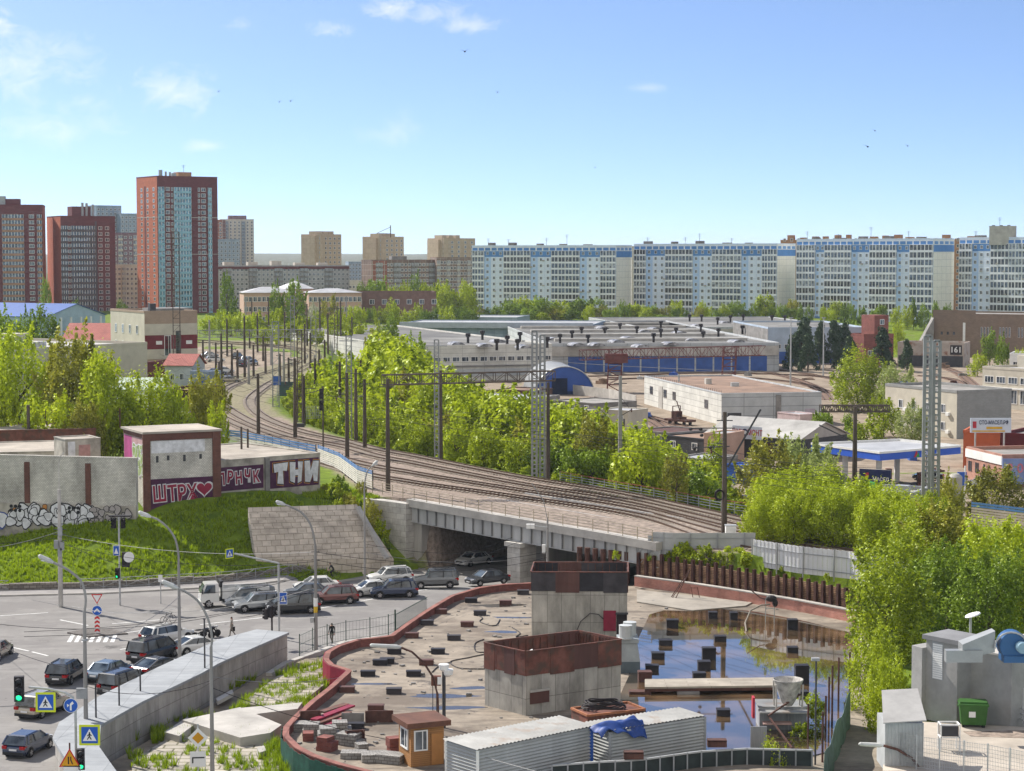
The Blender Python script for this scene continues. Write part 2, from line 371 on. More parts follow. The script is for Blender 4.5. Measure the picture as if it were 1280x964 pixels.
def ground_z(x,y,cut=True):
 x=np.asarray(x,float);y=np.asarray(y,float)
 d,ins=pdist(x,y,plateau)
 top=np.clip(5.75-.042*x,5.0,6.3)-.12
 z=np.where(ins,top,np.maximum(0,top-np.maximum(0,d-.8)*.6))
 far=np.clip((y-640)/260,0,1);z=np.maximum(z,6.0*far*far*(3-2*far))
 kx=np.array([-200,-50,-40,-27,-15,-8]);ky=np.array([190,191.6,193,197.5,207.5,214])
 kerb=np.interp(x,kx,ky)
 bank=np.clip((y-kerb-np.where(x<-10,3.3,0))*np.interp(x,[-54,-40,-36],[.16,.385,.45]),-.3,7.1)
 z=np.where((x<-9)&(y<219),np.where(x<-19.5,bank,np.minimum(z,bank)),z)
 bx=(x>11)&(y>176)&(y<225)
 dw,inw=pdist(x,y,[(13.0,191.3),(31.5,181.5),(60,172),(110,172),(110,215),(30,215),(16,202)])
 z=np.where(inw,np.maximum(np.minimum(z,9),3.7),z)
 dr,inr=pdist(x,y,[(31,182),(29.5,168),(27.6,150),(25,128),(24,100),(140,100),(140,182)])
 zz=np.interp(y,[100,130,150,175,185],[3.5,3.5,2.2,3.0,3.7])
 z=np.where(inr,zz,z)
 z=z+np.where(y>2500,np.clip((y-2500)/5000,0,1)*(26+12*np.sin(x/900+1.3)+8*np.sin(x/310)),0)
 if cut:
  dl,inl=pdist(x,y,low_poly);z=np.where(inl&~inr&~inw,-3.2,z)
  du,inu=pdist(x,y,[(-17.2,206.2),(-9.2,213.4),(30,262),(52,246),(12.5,192.3)]);z=np.where(inu,-3.2,z)
 return z
def gz(x,y):return float(ground_z(np.array([x]),np.array([y]),False)[0])
ys=np.concatenate([np.arange(92,300,1.1),np.arange(300,560,3.),np.arange(560,1200,14.),np.geomspace(1200,15000,40)])
ts=np.linspace(-1,1,231)
YY,TT=np.meshgrid(ys,ts,indexing='ij');XX=TT*(YY*.34+34)
ZZ=ground_z(XX.ravel(),YY.ravel()).reshape(XX.shape)
ZZ=ZZ+np.where(YY<1000,.05*np.sin(XX*1.7+YY*.9)*np.sin(YY*1.3-XX*.6),0)
nr,nc=XX.shape
vv=np.stack([XX.ravel(),YY.ravel(),ZZ.ravel()],1)
ii=np.arange(nr*nc).reshape(nr,nc)
ff=np.stack([ii[:-1,:-1].ravel(),ii[:-1,1:].ravel(),ii[1:,1:].ravel(),ii[1:,:-1].ravel()],1)
me=bpy.data.meshes.new('ground');me.from_pydata(vv.tolist(),[],ff.tolist())
def ground_mat():
 m,n,b=_new('ground_mix');N=n.nodes;L=n.links
 at=N.new('ShaderNodeAttribute');at.attribute_name='cover';at.attribute_type='GEOMETRY'
 t=N.new('ShaderNodeTexCoord')
 def noise(s,d=8,r=.65):
  a=N.new('ShaderNodeTexNoise');a.inputs['Scale'].default_value=s;a.inputs['Detail'].default_value=d;a.inputs['Roughness'].default_value=r;L.new(t.outputs['Object'],a.inputs['Vector']);return a.outputs['Fac']
 def ramp(f,p0,c0,p1,c1):
  r=N.new('ShaderNodeValToRGB');e=r.color_ramp.elements;e[0].position=p0;e[1].position=p1;e[0].color=(*c0,1);e[1].color=(*c1,1);L.new(f,r.inputs[0]);return r.outputs[0]
 def mix(f,a,c):
  k=N.new('ShaderNodeMix');k.data_type='RGBA';L.new(f,k.inputs[0]);L.new(a,k.inputs[6]);L.new(c,k.inputs[7]);return k.outputs[2]
 gr=ramp(noise(.5),.3,(.05,.085,.008),.7,(.17,.235,.02))
 so_=ramp(noise(.25),.3,(.16,.125,.09),.7,(.34,.28,.22))
 ba=ramp(noise(2.2),.3,(.13,.10,.08),.72,(.38,.31,.26))
 tn=ramp(noise(.03),.3,(.06,.075,.04),.7,(.16,.16,.13))
 sp_=N.new('ShaderNodeSeparateColor');L.new(at.outputs['Color'],sp_.inputs[0])
 patch=N.new('ShaderNodeMath');patch.operation='ADD';L.new(sp_.outputs[0],patch.inputs[0])
 q=N.new('ShaderNodeMath');q.operation='MULTIPLY_ADD';q.inputs[1].default_value=1.6;q.inputs[2].default_value=-.8;L.new(noise(.22),q.inputs[0]);L.new(q.outputs[0],patch.inputs[1]);patch.use_clamp=True
 sh=N.new('ShaderNodeMapRange');sh.inputs[1].default_value=.35;sh.inputs[2].default_value=.65;L.new(patch.outputs[0],sh.inputs[0])
 c=mix(sh.outputs[0],so_,gr);c=mix(sp_.outputs[1],c,ba);c=mix(sp_.outputs[2],c,tn)
 L.new(c,b.inputs['Base Color']);b.inputs['Roughness'].default_value=1;b.inputs['Specular IOR Level'].default_value=.1
 bp=N.new('ShaderNodeBump');bp.inputs['Strength'].default_value=.7;bp.inputs['Distance'].default_value=.12;L.new(noise(2.5,4),bp.inputs['Height']);L.new(bp.outputs[0],b.inputs['Normal'])
 return m
me.materials.append(ground_mat())
fx,fy=XX.ravel(),YY.ravel()
dB,iB=pdist(fx,fy,plateau)
bed=[(p.x,p.y)for p in reversed(BACK)]+[(p.x,p.y)for p in FRONT]+[tuple(WR(*q).xy)for q in[(400,578),(330,555),(270,535),(255,505),(262,480),(330,455),(372,447),(372,438),(330,436),(245,432),(245,424),(330,426),(400,426)]]
d2,i2=pdist(fx,fy,bed)
bal=np.where(i2,np.clip(d2/1.2,0,1),0)*np.where(fy<330,1,np.where(fy<700,.72,0))
lot=[tuple(WR(*q).xy)for q in[(235,500),(262,480),(330,458),(372,449),(360,440),(300,436),(240,434)]]
d3,i3=pdist(fx,fy,lot)
grassy=np.full(fx.shape,.95)
grassy=np.where((fx>-20)&(fy>300)&(fy<640)&~iB,.12,grassy)
grassy=np.where(i3,.05,grassy);grassy=np.where((fy>640),.75,grassy)
grassy=np.where((fx>24)&(fy<300)&(fy>225),.25,grassy)
town=np.clip((fy-900)/600,0,1)
ca=me.color_attributes.new('cover','FLOAT_COLOR','POINT')
ca.data.foreach_set('color',np.stack([grassy,bal,town,np.ones_like(town)],1).astype(np.float32).ravel())
me.polygons.foreach_set('use_smooth',[True]*len(me.polygons));me.update()
go=bpy.data.objects.new('ground',me);COL.objects.link(go);tag(go,kind='structure')
# road, kerbs, markings
def dipz(x,y):
 t=max(0,min(1,(y-193)/14));return-.85*t*t*(3-2*t)if x>-22 else 0
kerb_far=[(-140,189.2),(-50,191.4),(-40,192.8),(-27,197.3),(-15.4,207),(-9.3,213.2),(3,229),(20,252)]
rows=[]
kx=[p[0]for p in kerb_far]
def resample(pl,n):
 d=[0];
 for a,b in zip(pl,pl[1:]):d.append(d[-1]+math.hypot(b[0]-a[0],b[1]-a[1]))
 T=np.linspace(0,d[-1],n);return list(zip(np.interp(T,d,[p[0]for p in pl]),np.interp(T,d,[p[1]for p in pl])))
road_near=[(-140,60),(-27,60),(-28.5,128),(-30,136),(-28,146),(-21,160),(-17.5,160.5),(-14.2,160),(-10.5,163.5),(-7,171),(-3,179.6),(2,183.2),(9,187.2),(14.5,189.5),(22,205),(46,238)]
A_=resample(kerb_far,120);B_=resample(road_near[2:],120)
rb=MB()
gx=np.arange(-140,30,1.5);gy=np.arange(60,245,1.5)
road_poly=kerb_far+list(reversed(road_near))
GX,GY=np.meshgrid(gx,gy);dd,inn=pdist(GX.ravel(),GY.ravel(),road_poly)
import bmesh
def sheet(name,poly,zf,mat,thick=0.0,step=0,kind='structure'):
 """flat or dipping sheet cut from a polygon, optionally with a skirt"""
 bm=bmesh.new();vs_=[bm.verts.new((p[0],p[1],zf(p[0],p[1])if callable(zf)else zf))for p in poly]
 f=bm.faces.new(vs_);bmesh.ops.triangulate(bm,faces=[f])
 if step:
  x0,x1=min(p[0]for p in poly),max(p[0]for p in poly);y0,y1=min(p[1]for p in poly),max(p[1]for p in poly)
  for q in np.arange(y0+step,y1,step):bmesh.ops.bisect_plane(bm,geom=bm.verts[:]+bm.edges[:]+bm.faces[:],plane_co=(0,q,0),plane_no=(0,1,0))
  for q in np.arange(x0+step,x1,step*2):bmesh.ops.bisect_plane(bm,geom=bm.verts[:]+bm.edges[:]+bm.faces[:],plane_co=(q,0,0),plane_no=(1,0,0))
  for v in bm.verts:v.co.z=zf(v.co.x,v.co.y)if callable(zf)else zf
 if thick:
  be=[e for e in bm.edges if e.is_boundary];r=bmesh.ops.extrude_edge_only(bm,edges=be)
  for v in[g for g in r['geom']if isinstance(g,bmesh.types.BMVert)]:v.co.z-=thick
 bmesh.ops.recalc_face_normals(bm,faces=bm.faces[:])
 mm=bpy.data.meshes.new(name);
 ul=bm.loops.layers.uv.new('UVMap')
 for f in bm.faces:
  for l in f.loops:l[ul].uv=(l.vert.co.x,l.vert.co.y)
 bm.to_mesh(mm);bm.free();mm.materials.append(mat)
 o=bpy.data.objects.new(name,mm);COL.objects.link(o)
 if sum(p.normal.z for p in mm.polygons)<0:mm.flip_normals()
 if kind:tag(o,kind=kind)
 return o
road_z=lambda x,y:dipz(x,y)
sheet('road',road_poly,road_z,asphalt,2.5,3.0)
def offset_line(pl,d):
 out=[]
 for i,p in enumerate(pl):
  a=pl[max(0,i-1)];b=pl[min(len(pl)-1,i+1)];tx,ty=b[0]-a[0],b[1]-a[1];l=math.hypot(tx,ty);out.append((p[0]-ty/l*d,p[1]+tx/l*d))
 return out
kf=resample(kerb_far[:6],60)
inner=offset_line(kf,2.9);kin=offset_line(kf,.16)
def strip(name,a,b,zf,mat,dz=0.0,thick=0.0):
 m=MB()
 for i in range(len(a)-1):
  q=[a[i],a[i+1],b[i+1],b[i]]
  m.face([(x,y,zf(x,y)+dz)for x,y in q])
  if thick:
   for(p,r_)in((a[i],a[i+1]),(b[i+1],b[i])):
    m.face([(p[0],p[1],zf(*p)+dz),(p[0],p[1],zf(*p)+dz-thick),(r_[0],r_[1],zf(*r_)+dz-thick),(r_[0],r_[1],zf(*r_)+dz)])
 return structure(m,name,mat)
strip('pavement',kin,inner,road_z,pave_m,.14,.6)
strip('kerb',kf,offset_line(kf,.157),road_z,conc_lt,.155,.5)
lw=thing('low_wall','low dark stone wall holding back the foot of the grass bank','wall',(inner[0][0],inner[0][1],0))
m=MB();i3_=offset_line(kf,2.9);i4_=offset_line(kf,3.35)
for i in range(len(i3_)-1):
 h0=.75+.06*math.sin(i*2.1)
 m.prism([i3_[i],i3_[i+1],i4_[i+1],i4_[i]],-.5+dipz(*i3_[i]),h0+dipz(*i3_[i]))
m.build('wall',MBR('rubble_stone',(.16,.14,.12),(.27,.24,.21),(.09,.08,.07),.55,.28,.03),lw)
def marking(p0,p1,wd=.16,name='road_marking'):
 a=Vector(p0);b=Vector(p1);t=(b-a).normalized();n=Vector((-t.y,t.x))*wd/2;m=MB()
 k=max(2,int((b-a).length/1.5)+1)
 for i in range(k-1):
  q0=a.lerp(b,i/(k-1));q1=a.lerp(b,(i+1)/(k-1))
  m.face([(p.x,p.y,dipz(p.x,p.y)+.012)for p in(q0-n,q1-n,q1+n,q0+n)])
 structure(m,name,paint_w)
def mk(px0,py0,px1,py1,wd=.16):a=W(px0,py0);b=W(px1,py1);marking(a.xy,b.xy,wd)
for q in[(150,812,190,806),(0,770,60,766),(300,760,250,764),(250,781,330,772),(345,770,420,757),(430,756,500,742),(510,740,560,731),(140,780,200,775),(130,795,180,788),(0,806,36,814),(40,815,60,820),(75,775,110,782)]:
 mk(*q,.2)
for k in range(7):mk(92+k*9,793-k*.5,86+k*9,803,.35)
isl=MB();isl.prism([tuple(W(x,y).xy)for x,y in[(84,792),(110,797),(160,793),(140,788),(100,789)]],-.2,.12)
structure(isl,'traffic_island',MBR('setts',(.12,.11,.1),(.2,.18,.17),(.08,.07,.06),.25,.2,.02))
# low ground left of the pit: flags and soil
sheet('pavement.001',[(-26.4,127),(-18.4,160.2),(-17,160.6),(-10.8,163.6),(-12.5,158),(-16.5,150),(-19.8,143),(-19.5,134),(-16,126),(-15,100),(-30,100)],lambda x,y:.02+.25*max(0,(y-150)/14),M('weedy_soil',(.24,.20,.15),.95,.35,.35,.4),2.0,4.0)
# pit slab and water
par_px=[(668,729),(630,731),(600,735),(567,745),(550,755),(534,765),(512,780),(492,795),(470,798),(450,800),(425,808),(413,815),(410,824),(417,831),(440,838),(417,859),(395,876),(375,894),(361,909),(360,919),(375,934),(395,944),(425,954),(472,966),(540,985)]
PTOP=SLAB+.62
par=[W(x,y,PTOP)for x,y in par_px]
sl_poly=[(p.x,p.y)for p in par]+[(-5,112),(26,112),(26.2,128),(28.2,150),(30.4,168),(31.4,181.0),(13.0,191.0),(6,190.2)]
slab_mat=layers(M('wet_slab',(.245,.205,.16),.8,.30,.5,.25),[(.16,(.5,1,1),.50,.60,(.11,.085,.065),.8),(.09,(1,1,1),.52,.66,(.33,.28,.22),.6),(.5,(.22,1.6,1),.53,.66,(.09,.07,.055),.75),(2.2,(1,1,1),.60,.72,(.42,.37,.31),.5),(.35,(1,1,1),.60,.64,(.06,.05,.045),.8),(1.1,(1,1,1),.62,.70,(.15,.08,.05),.6)])
sheet('slab',sl_poly,SLAB,slab_mat,3.5)
wat_px=[(812,768),(830,763),(862,764),(900,760),(940,764),(1000,775),(1062,790),(1075,830),(1055,880),(1052,935),(1010,946),(880,944),(780,950),(770,880),(786,845),(790,815)]
wat=bpy.data.materials.new('pond_water');wat.use_nodes=True
b=wat.node_tree.nodes['Principled BSDF'];b.inputs['Base Color'].default_value=(.045,.030,.016,1);b.inputs['Roughness'].default_value=.03;b.inputs['Specular IOR Level'].default_value=.9;b.inputs['IOR'].default_value=1.6
b.inputs['Coat Weight'].default_value=.7;b.inputs['Coat Roughness'].default_value=.02;b.inputs['Coat IOR'].default_value=1.5
tn_=wat.node_tree.nodes.new('ShaderNodeTexNoise');tn_.inputs['Scale'].default_value=.35;tn_.inputs['Detail'].default_value=3
tco=wat.node_tree.nodes.new('ShaderNodeTexCoord');wat.node_tree.links.new(tco.outputs['Object'],tn_.inputs['Vector'])
bpn=wat.node_tree.nodes.new('ShaderNodeBump');bpn.inputs['Strength'].default_value=.012;bpn.inputs['Distance'].default_value=.03
wat.node_tree.links.new(tn_.outputs['Fac'],bpn.inputs['Height']);wat.node_tree.links.new(bpn.outputs[0],b.inputs['Normal'])
_n=wat.node_tree;_a=_n.nodes.new('ShaderNodeTexNoise');_a.inputs['Scale'].default_value=.22;_a.inputs['Detail'].default_value=7;_n.links.new(tco.outputs['Object'],_a.inputs['Vector']);_r=_n.nodes.new('ShaderNodeValToRGB');_r.color_ramp.elements[0].position=.42;_r.color_ramp.elements[1].position=.68;_r.color_ramp.elements[0].color=(.035,.026,.016,1);_r.color_ramp.elements[1].color=(.20,.12,.06,1);_n.links.new(_a.outputs['Fac'],_r.inputs[0]);_n.links.new(_r.outputs[0],b.inputs['Base Color'])
_q=_n.nodes.new('ShaderNodeMapRange');_q.inputs[1].default_value=.60;_q.inputs[2].default_value=.72;_q.inputs[3].default_value=.03;_q.inputs[4].default_value=.35;_n.links.new(_a.outputs['Fac'],_q.inputs[0]);_n.links.new(_q.outputs[0],b.inputs['Roughness'])
sheet('water',[tuple(W(x,y,WAT).xy)for x,y in wat_px],WAT,wat)
brick_red=MBR('old_red_brick',(.20,.055,.045),(.27,.085,.065),(.16,.11,.1),.26,.08,.008,var=.35)
crim=M('crimson_sheet',(.23,.015,.04),.55,.2,1.2)
pw=thing('parapet_wall','winding red brick parapet round the slab of the building pit','wall',(par[0].x,par[0].y,SLAB))
pl2=resample([(p.x,p.y)for p in par],140);po=offset_line(pl2,-.32)
m=MB();
for i in range(len(pl2)-1):m.prism([pl2[i],pl2[i+1],po[i+1],po[i]],-.3,PTOP-.05)
m.build('wall',brick_red,pw)
m=MB();pa_=offset_line(pl2,.05);pb_=offset_line(pl2,-.37)
for i in range(len(pl2)-1):m.prism([pa_[i],pa_[i+1],pb_[i+1],pb_[i]],PTOP-.05,PTOP+.03)
m.build('coping',M('brick_coping',(.24,.10,.08),.85,.3,.8),pw)
cur=[(p.x,p.y)for p in par[9:16]];cur=offset_line(resample(cur,26),-.40);cu2=offset_line(cur,-.05)
m=MB()
for i in range(len(cur)-1):m.prism([cur[i],cur[i+1],cu2[i+1],cu2[i]],-.2,PTOP-.02)
m.build('sheet_facing',crim,pw)
gn=[(p.x,p.y)for p in par[17:25]];gn=offset_line(resample(gn,40),-.45)
m=MB()
for i in range(len(gn)-1):
 z0=PTOP-.1-.05*(i%3);d0=.12*math.sin(i*1.9);d1=.12*math.sin((i+1)*1.9)
 q=offset_line(gn,-.04)
 m.prism([gn[i],gn[i+1],q[i+1],q[i]],-.6,z0)
net=M('green_debris_net',(.012,.07,.05),.8,.35,1.6)
tag(m.build('debris_net',net),'dark green debris net hung along the near bend of brick parapet','net')
# bridge
girder_m=M('bridge_girder_paint',(.46,.46,.45),.7,.2,.5,streak=True)
br=thing('railway_bridge','grey steel girder railway bridge crossing the road on masonry piers','bridge',(FRONT[6].x,FRONT[6].y,0))
fr=[(p.x,p.y,p.z)for p in FRONT[4:8]]
fr=list(reversed(fr));fp=resample([(p[0],p[1])for p in fr],26);fz=[zr(p[0])+.35 for p in fp]
dk=offset_line(fp,22);dk1=offset_line(fp,1.1);fo=offset_line(fp,-.02)
m=MB()
for i in range(len(fp)-1):
 m.prism([fp[i],fp[i+1],dk1[i+1],dk1[i]],[zr(fp[i][0])-.45,zr(fp[i+1][0])-.45,zr(fp[i+1][0])-.45,zr(fp[i][0])-.45],[fz[i],fz[i+1],fz[i+1],fz[i]])
m.build('parapet_beam',conc_lt,br)
m=MB()
for i in range(len(fp)-1):m.prism([dk1[i],dk1[i+1],dk[i+1],dk[i]],zr(fp[i][0])-1.6,[zr(q_[0])-.1 for q_ in(dk1[i],dk1[i+1],dk[i+1],dk[i])],0,1)
m.build('deck',[conc_dk,ballast],br)
gi=offset_line(fp,.55);gi2=offset_line(fp,.75);gi3=offset_line(fp,.25)
for kk,off in enumerate((.5,6,12,18)):
 g0=offset_line(fp,off);g1=offset_line(fp,off+.14);ga=offset_line(fp,off-.22);gb=offset_line(fp,off+.36);m=MB()
 for i in range(len(fp)-1):
  zt=[zr(fp[i][0])-.452,zr(fp[i+1][0])-.452]
  m.prism([g0[i],g0[i+1],g1[i+1],g1[i]],[zt[0]-1.6,zt[1]-1.6,zt[1]-1.6,zt[0]-1.6],[zt[0],zt[1],zt[1],zt[0]])
  m.prism([ga[i],ga[i+1],gb[i+1],gb[i]],[zt[0]-1.66,zt[1]-1.66,zt[1]-1.66,zt[0]-1.66],[zt[0]-1.6,zt[1]-1.6,zt[1]-1.6,zt[0]-1.6])
  if kk==0:m.bar((ga[i][0]*.5+g0[i][0]*.5,ga[i][1]*.5+g0[i][1]*.5,zt[0]-1.6),(ga[i][0]*.5+g0[i][0]*.5,ga[i][1]*.5+g0[i][1]*.5,zt[0]-.003),.07,.2,1,up=(0,1,0))
 m.build('girder',[girder_m,M('girder_stiffener',(.12,.12,.12),.7)],br)
masonry=MBR('bridge_masonry',(.43,.41,.38),(.52,.50,.46),(.30,.28,.26),1.3,.62,.02,var=.3,bump=.4)
def along(p,q,t):return(p[0]+(q[0]-p[0])*t,p[1]+(q[1]-p[1])*t)
ab=W(508,708,-.85);n_b=Vector((.72,.69))
d_rd=Vector((.70,.714));t_br=Vector((-.714,.70))
a0=Vector((fp[0][0],fp[0][1]));back=24
def prism_dir(name,p,t,l,d,dep,z0,z1,mat,par_,z1b=None):
 q=[p,p+t*l,p+t*l+d*dep,p+d*dep];m=MB();m.prism([(v.x,v.y)for v in q],z0,z1 if z1b is None else[z1,z1b,z1b,z1]);return m.build(name,mat,par_)
am=M('abutment_concrete',(.42,.40,.37),.9,.25,.35,.2,streak=True)
prism_dir('abutment',a0-d_rd*.4+t_br*-.35,t_br,7.2,d_rd,1.2,-2,zr(a0.x)-.1,masonry,br)
prism_dir('abutment',a0+d_rd*.82-t_br*1.5,t_br,3.0,d_rd,back,-2,zr(a0.x)-2.1,am,br)
pc=Vector((.3,203.2))
prism_dir('pier',pc-d_rd*.2-t_br*.9,t_br,1.8,d_rd,2.4,-2,3.15,masonry,br);prism_dir('pier_cap',pc-d_rd*.4-t_br*1.15,t_br,2.3,d_rd,2.9,3.15,3.6,masonry,br)
prism_dir('pier',pc+d_rd*3.6-t_br*.75,t_br,1.5,d_rd,17,-2,3.4,am,br)
pe=Vector((13.6,191.9));prism_dir('abutment',pe-t_br*2.5,t_br,3.0,d_rd,back,-2,3.2,am,br)
def railing(name,label,pts,zf,h=1.1,step=1.6,mat=None,rails=3,r=.03,group=None,topmat=None,cat='railing',balus=0):
 t=thing(name,label,cat,(pts[0][0],pts[0][1],zf(*pts[0])),group=group);L_=[0]
 for a,b in zip(pts,pts[1:]):L_.append(L_[-1]+math.hypot(b[0]-a[0],b[1]-a[1]))
 n=max(2,int(L_[-1]/step)+1);q=resample(pts,n)
 me=MB().box(-r*1.2,-r*1.2,-.1,r*1.2,r*1.2,h).mesh('post',mat)
 for i,p in enumerate(q):
  if i<100:inst('post',me,t,(p[0],p[1],zf(*p)))
 for k in range(rails):
  z=h*(1-k/rails);m=MB()
  for a,b in zip(q,q[1:]):m.bar((a[0],a[1],zf(*a)+z),(b[0],b[1],zf(*b)+z),r*1.4,r*1.4)
  m.build('rail',topmat if(topmat and k==0)else mat,t)
 if balus:
  m=MB();qq=resample(pts,int(L_[-1]/balus)+1)
  for a in qq:m.bar((a[0],a[1],zf(*a)+.05),(a[0],a[1],zf(*a)+h),r*.8)
  m.build('bars',mat,t)
 return t
khaki=M('faded_rail_paint',(.36,.31,.22),.7,.2,1.)
fr2=[WR(x,y)for x,y in[(450,617),(508,628),(632,650),(760,672),(812,682)]]
railing('bridge_railing','pale rusty railing along the near edge of the bridge deck',offset_line([(p.x,p.y)for p in fr2],.35),lambda x,y:zr(x)+.35,1.15,2.0,khaki,4,.03)
bk2=[(p.x,p.y)for p in BACK[1:6]]
railing('bridge_railing','red topped railing between the far track and the bushes',bk2,lambda x,y:zr(x)-.1,1.2,2.1,steel,4,.035,topmat=M('red_rail_paint',(.38,.09,.07),.6))
sp_px=[((308,634),5.6),((452,640),5.9),((462,640),5.6),((490,698),.75),((405,706),1.0),((318,702),1.0)]
pts=[V(310,636,206.5),V(446,632,211),V(492,700,209.4),V(320,700,204.6)]
ps=thing('paved_slope','bank paved with grey stone flags beside the bridge abutment','slope',pts[3])
m=MB();N_=14
for i in range(N_):
 for j in range(8):
  def q(u,v):return pts[3].lerp(pts[2],u).lerp(pts[0].lerp(pts[1],u),v)+Vector((0,0,.12))
  m.face([q(i/N_,j/8),q((i+1)/N_,j/8),q((i+1)/N_,(j+1)/8),q(i/N_,(j+1)/8)])
for a,b in((0,1),(1,2),(2,3),(3,0)):
 m.face([pts[a]+Vector((0,0,.12)),pts[b]+Vector((0,0,.12)),pts[b]-Vector((0,0,1.5)),pts[a]-Vector((0,0,1.5))])
so_=m.build('paving',MBR('slope_flags',(.46,.40,.33),(.56,.49,.41),(.31,.27,.22),1.05,.62,.04,var=.3,bump=.4),ps)
m=MB();m.bar(V(447,634,210.2),V(484,698,207.5),.5,.35);m.build('gutter',conc_lt,ps)
# railway tracks
def smooth(pl,n):
 """Catmull-Rom through the points, resampled"""
 out=[]
 for i in range(len(pl)-1):
  p0,p1,p2,p3=pl[max(0,i-1)],pl[i],pl[i+1],pl[min(len(pl)-1,i+2)]
  for k in range(10):
   t=k/10;out.append(tuple(.5*(2*p1[a]+(p2[a]-p0[a])*t+(2*p0[a]-5*p1[a]+4*p2[a]-p3[a])*t*t+(3*p1[a]-p0[a]-3*p2[a]+p3[a])*t**3)for a in(0,1)))
 out.append(tuple(pl[-1]));return resample(out,n)
def plen(pl):return sum(math.hypot(b[0]-a[0],b[1]-a[1])for a,b in zip(pl,pl[1:]))
tr_px={'railway track next to the bushes, swinging round the inner curve':[(1100,684),(950,655),(797,621),(642,595),(487,565),(430,551),(382,541),(345,529),(324,518),(314,507),(314,498),(325,488),(342,477),(365,468),(386,457),(396,448),(393,441),(370,435),(330,431),(240,425)],'second railway track from the bushes, curving out past the car park':[(1080,690),(930,661),(797,629),(642,604),(487,574),(430,559),(380,550),(345,540),(312,527),(286,512),(272,500),(281,487),(300,478),(322,470),(347,462),(370,454),(380,446),(374,439),(350,435),(300,431),(240,428)],'third railway track from the bushes, running straight on behind the shrub':[(1050,694),(920,668),(797,636),(640,612),(487,587),(400,566),(335,546),(290,528),(250,508),(200,486)],'railway track beside the bridge railing, near edge of the bed':[(1020,697),(900,676),(797,645),(640,621),(487,599),(400,578),(320,555),(260,533),(200,505)],}
sl_me=MB().box(-1.3,-.13,-.12,1.3,.13,.04).mesh('sleeper',sleeper_m)
for lab,pp in tr_px.items():
 pl=smooth([tuple(WR(*p).xy)for p in pp],400);L_=plen(pl)
 zt=lambda x,y:zr(x)+.02
 t=thing('railway_track',lab,'railway track',(pl[0][0],pl[0][1],zr(pl[0][0])))
 n=int(L_/.62);sp_l=resample(pl,n);rest=MB();cnt=0
 order=sorted(range(1,n-1),key=lambda i:sp_l[i][1])
 for i in order:
  x,y=sp_l[i]
  if y>420:continue
  a=sp_l[i-1];b=sp_l[i+1];rz=math.atan2(b[1]-a[1],b[0]-a[0])+math.pi/2
  jj=(i*37%11-5)*.008
  if y>188 and xat(0,1)<9 and cnt<100 and x<.2*y:inst('sleeper',sl_me,t,(x,y,zr(x)),rz+jj);cnt+=1
  else:
   k0=len(rest.v);rest.box(-1.3,-.13,-.12,1.3,.13,.04);rest.xf(Matrix.Translation((x,y,zr(x)))@Matrix.Rotation(rz+jj,4,'Z'),k0)
 if rest.v:tag(rest.build('sleeper',sleeper_m,t),kind='stuff')
 for s in(-.79,.79):
  q=offset_line(pl,s);m=MB()
  for a,b in zip(q,q[1:]):m.bar((a[0],a[1],zr(a[0])+.13),(b[0],b[1],zr(b[0])+.13),.10,.17)
  m.build('rail',railm,t)
for(px,py,lab)in[(375,533,'dark points motor between the curving tracks below the sign board'),(390,568,'small dark signal box at the foot of the signal post')]:
 p=WR(px,py);t=thing('points_motor',lab,'points motor',p);m=MB();m.box(-.7,-.3,-.1,.7,.3,.45);m.build('housing',dark_pt,t).location=(0,0,0);
 for c in kids(t):c.matrix_parent_inverse=Matrix();c.location=(0,0,0)
 # masts and pylons
mast_m=M('mast_concrete',(.085,.066,.052),.9,.3,1.0,streak=True)
mast_g=M('mast_grey',(.27,.26,.25),.85,.2,1.0,streak=True)
lat_m=M('lattice_steel',(.25,.255,.26),.6,.15,.6)
lat_d=M('lattice_brown',(.10,.075,.06),.7,.3,.8)
wire_m=M('overhead_wire',(.035,.035,.04),.95,.05,spec=0.0)
insul=M('insulator',(.10,.04,.03),.3,.1)
def mast(px,yt,yb,lab,arm=0,col=0,D=None,wid=.42,group=None,dz=0):
 p=WR(px,yb,dz)if D is None else V(px,yb,D);h=zat(yt,p.y)-p.z
 t=thing('catenary_mast',lab,'catenary mast',p,group=group)
 m=MB();m.tube([(p.x,p.y,p.z-.6),(p.x,p.y,p.z+h)],wid/2*1.15,8,r1=wid/2*.75);m.build('pole',(mast_m,mast_g)[col],t)
 if arm:
  for k,zz in enumerate((h*.62,h*.74)):
   m=MB();L_=3.2*arm*(1 if k==0 else .7)
   m.tube([(p.x,p.y,p.z+zz),(p.x+L_,p.y-.4*abs(arm),p.z+zz+(.9 if k==0 else .1))],.05,5);m.build('bracket',dark_pt,t)
  m=MB();m.tube([(p.x+.2*arm,p.y,p.z+h*.80),(p.x+2.4*arm,p.y-.3,p.z+h*.70)],.03,5);m.build('stay',dark_pt,t)
  m=MB();m.lathe([(.06,-.25),(.1,-.15),(.06,-.05),(.1,.05),(.06,.2)],(p.x+3.0*arm,p.y-.38,p.z+h*.62+.8),8);m.build('insulator',insul,t)
 m=MB();m.bar((p.x-.8,p.y,p.z+h*.93),(p.x+.8,p.y,p.z+h*.93),.1);m.build('crossbar',dark_pt,t)
 return t,p,h
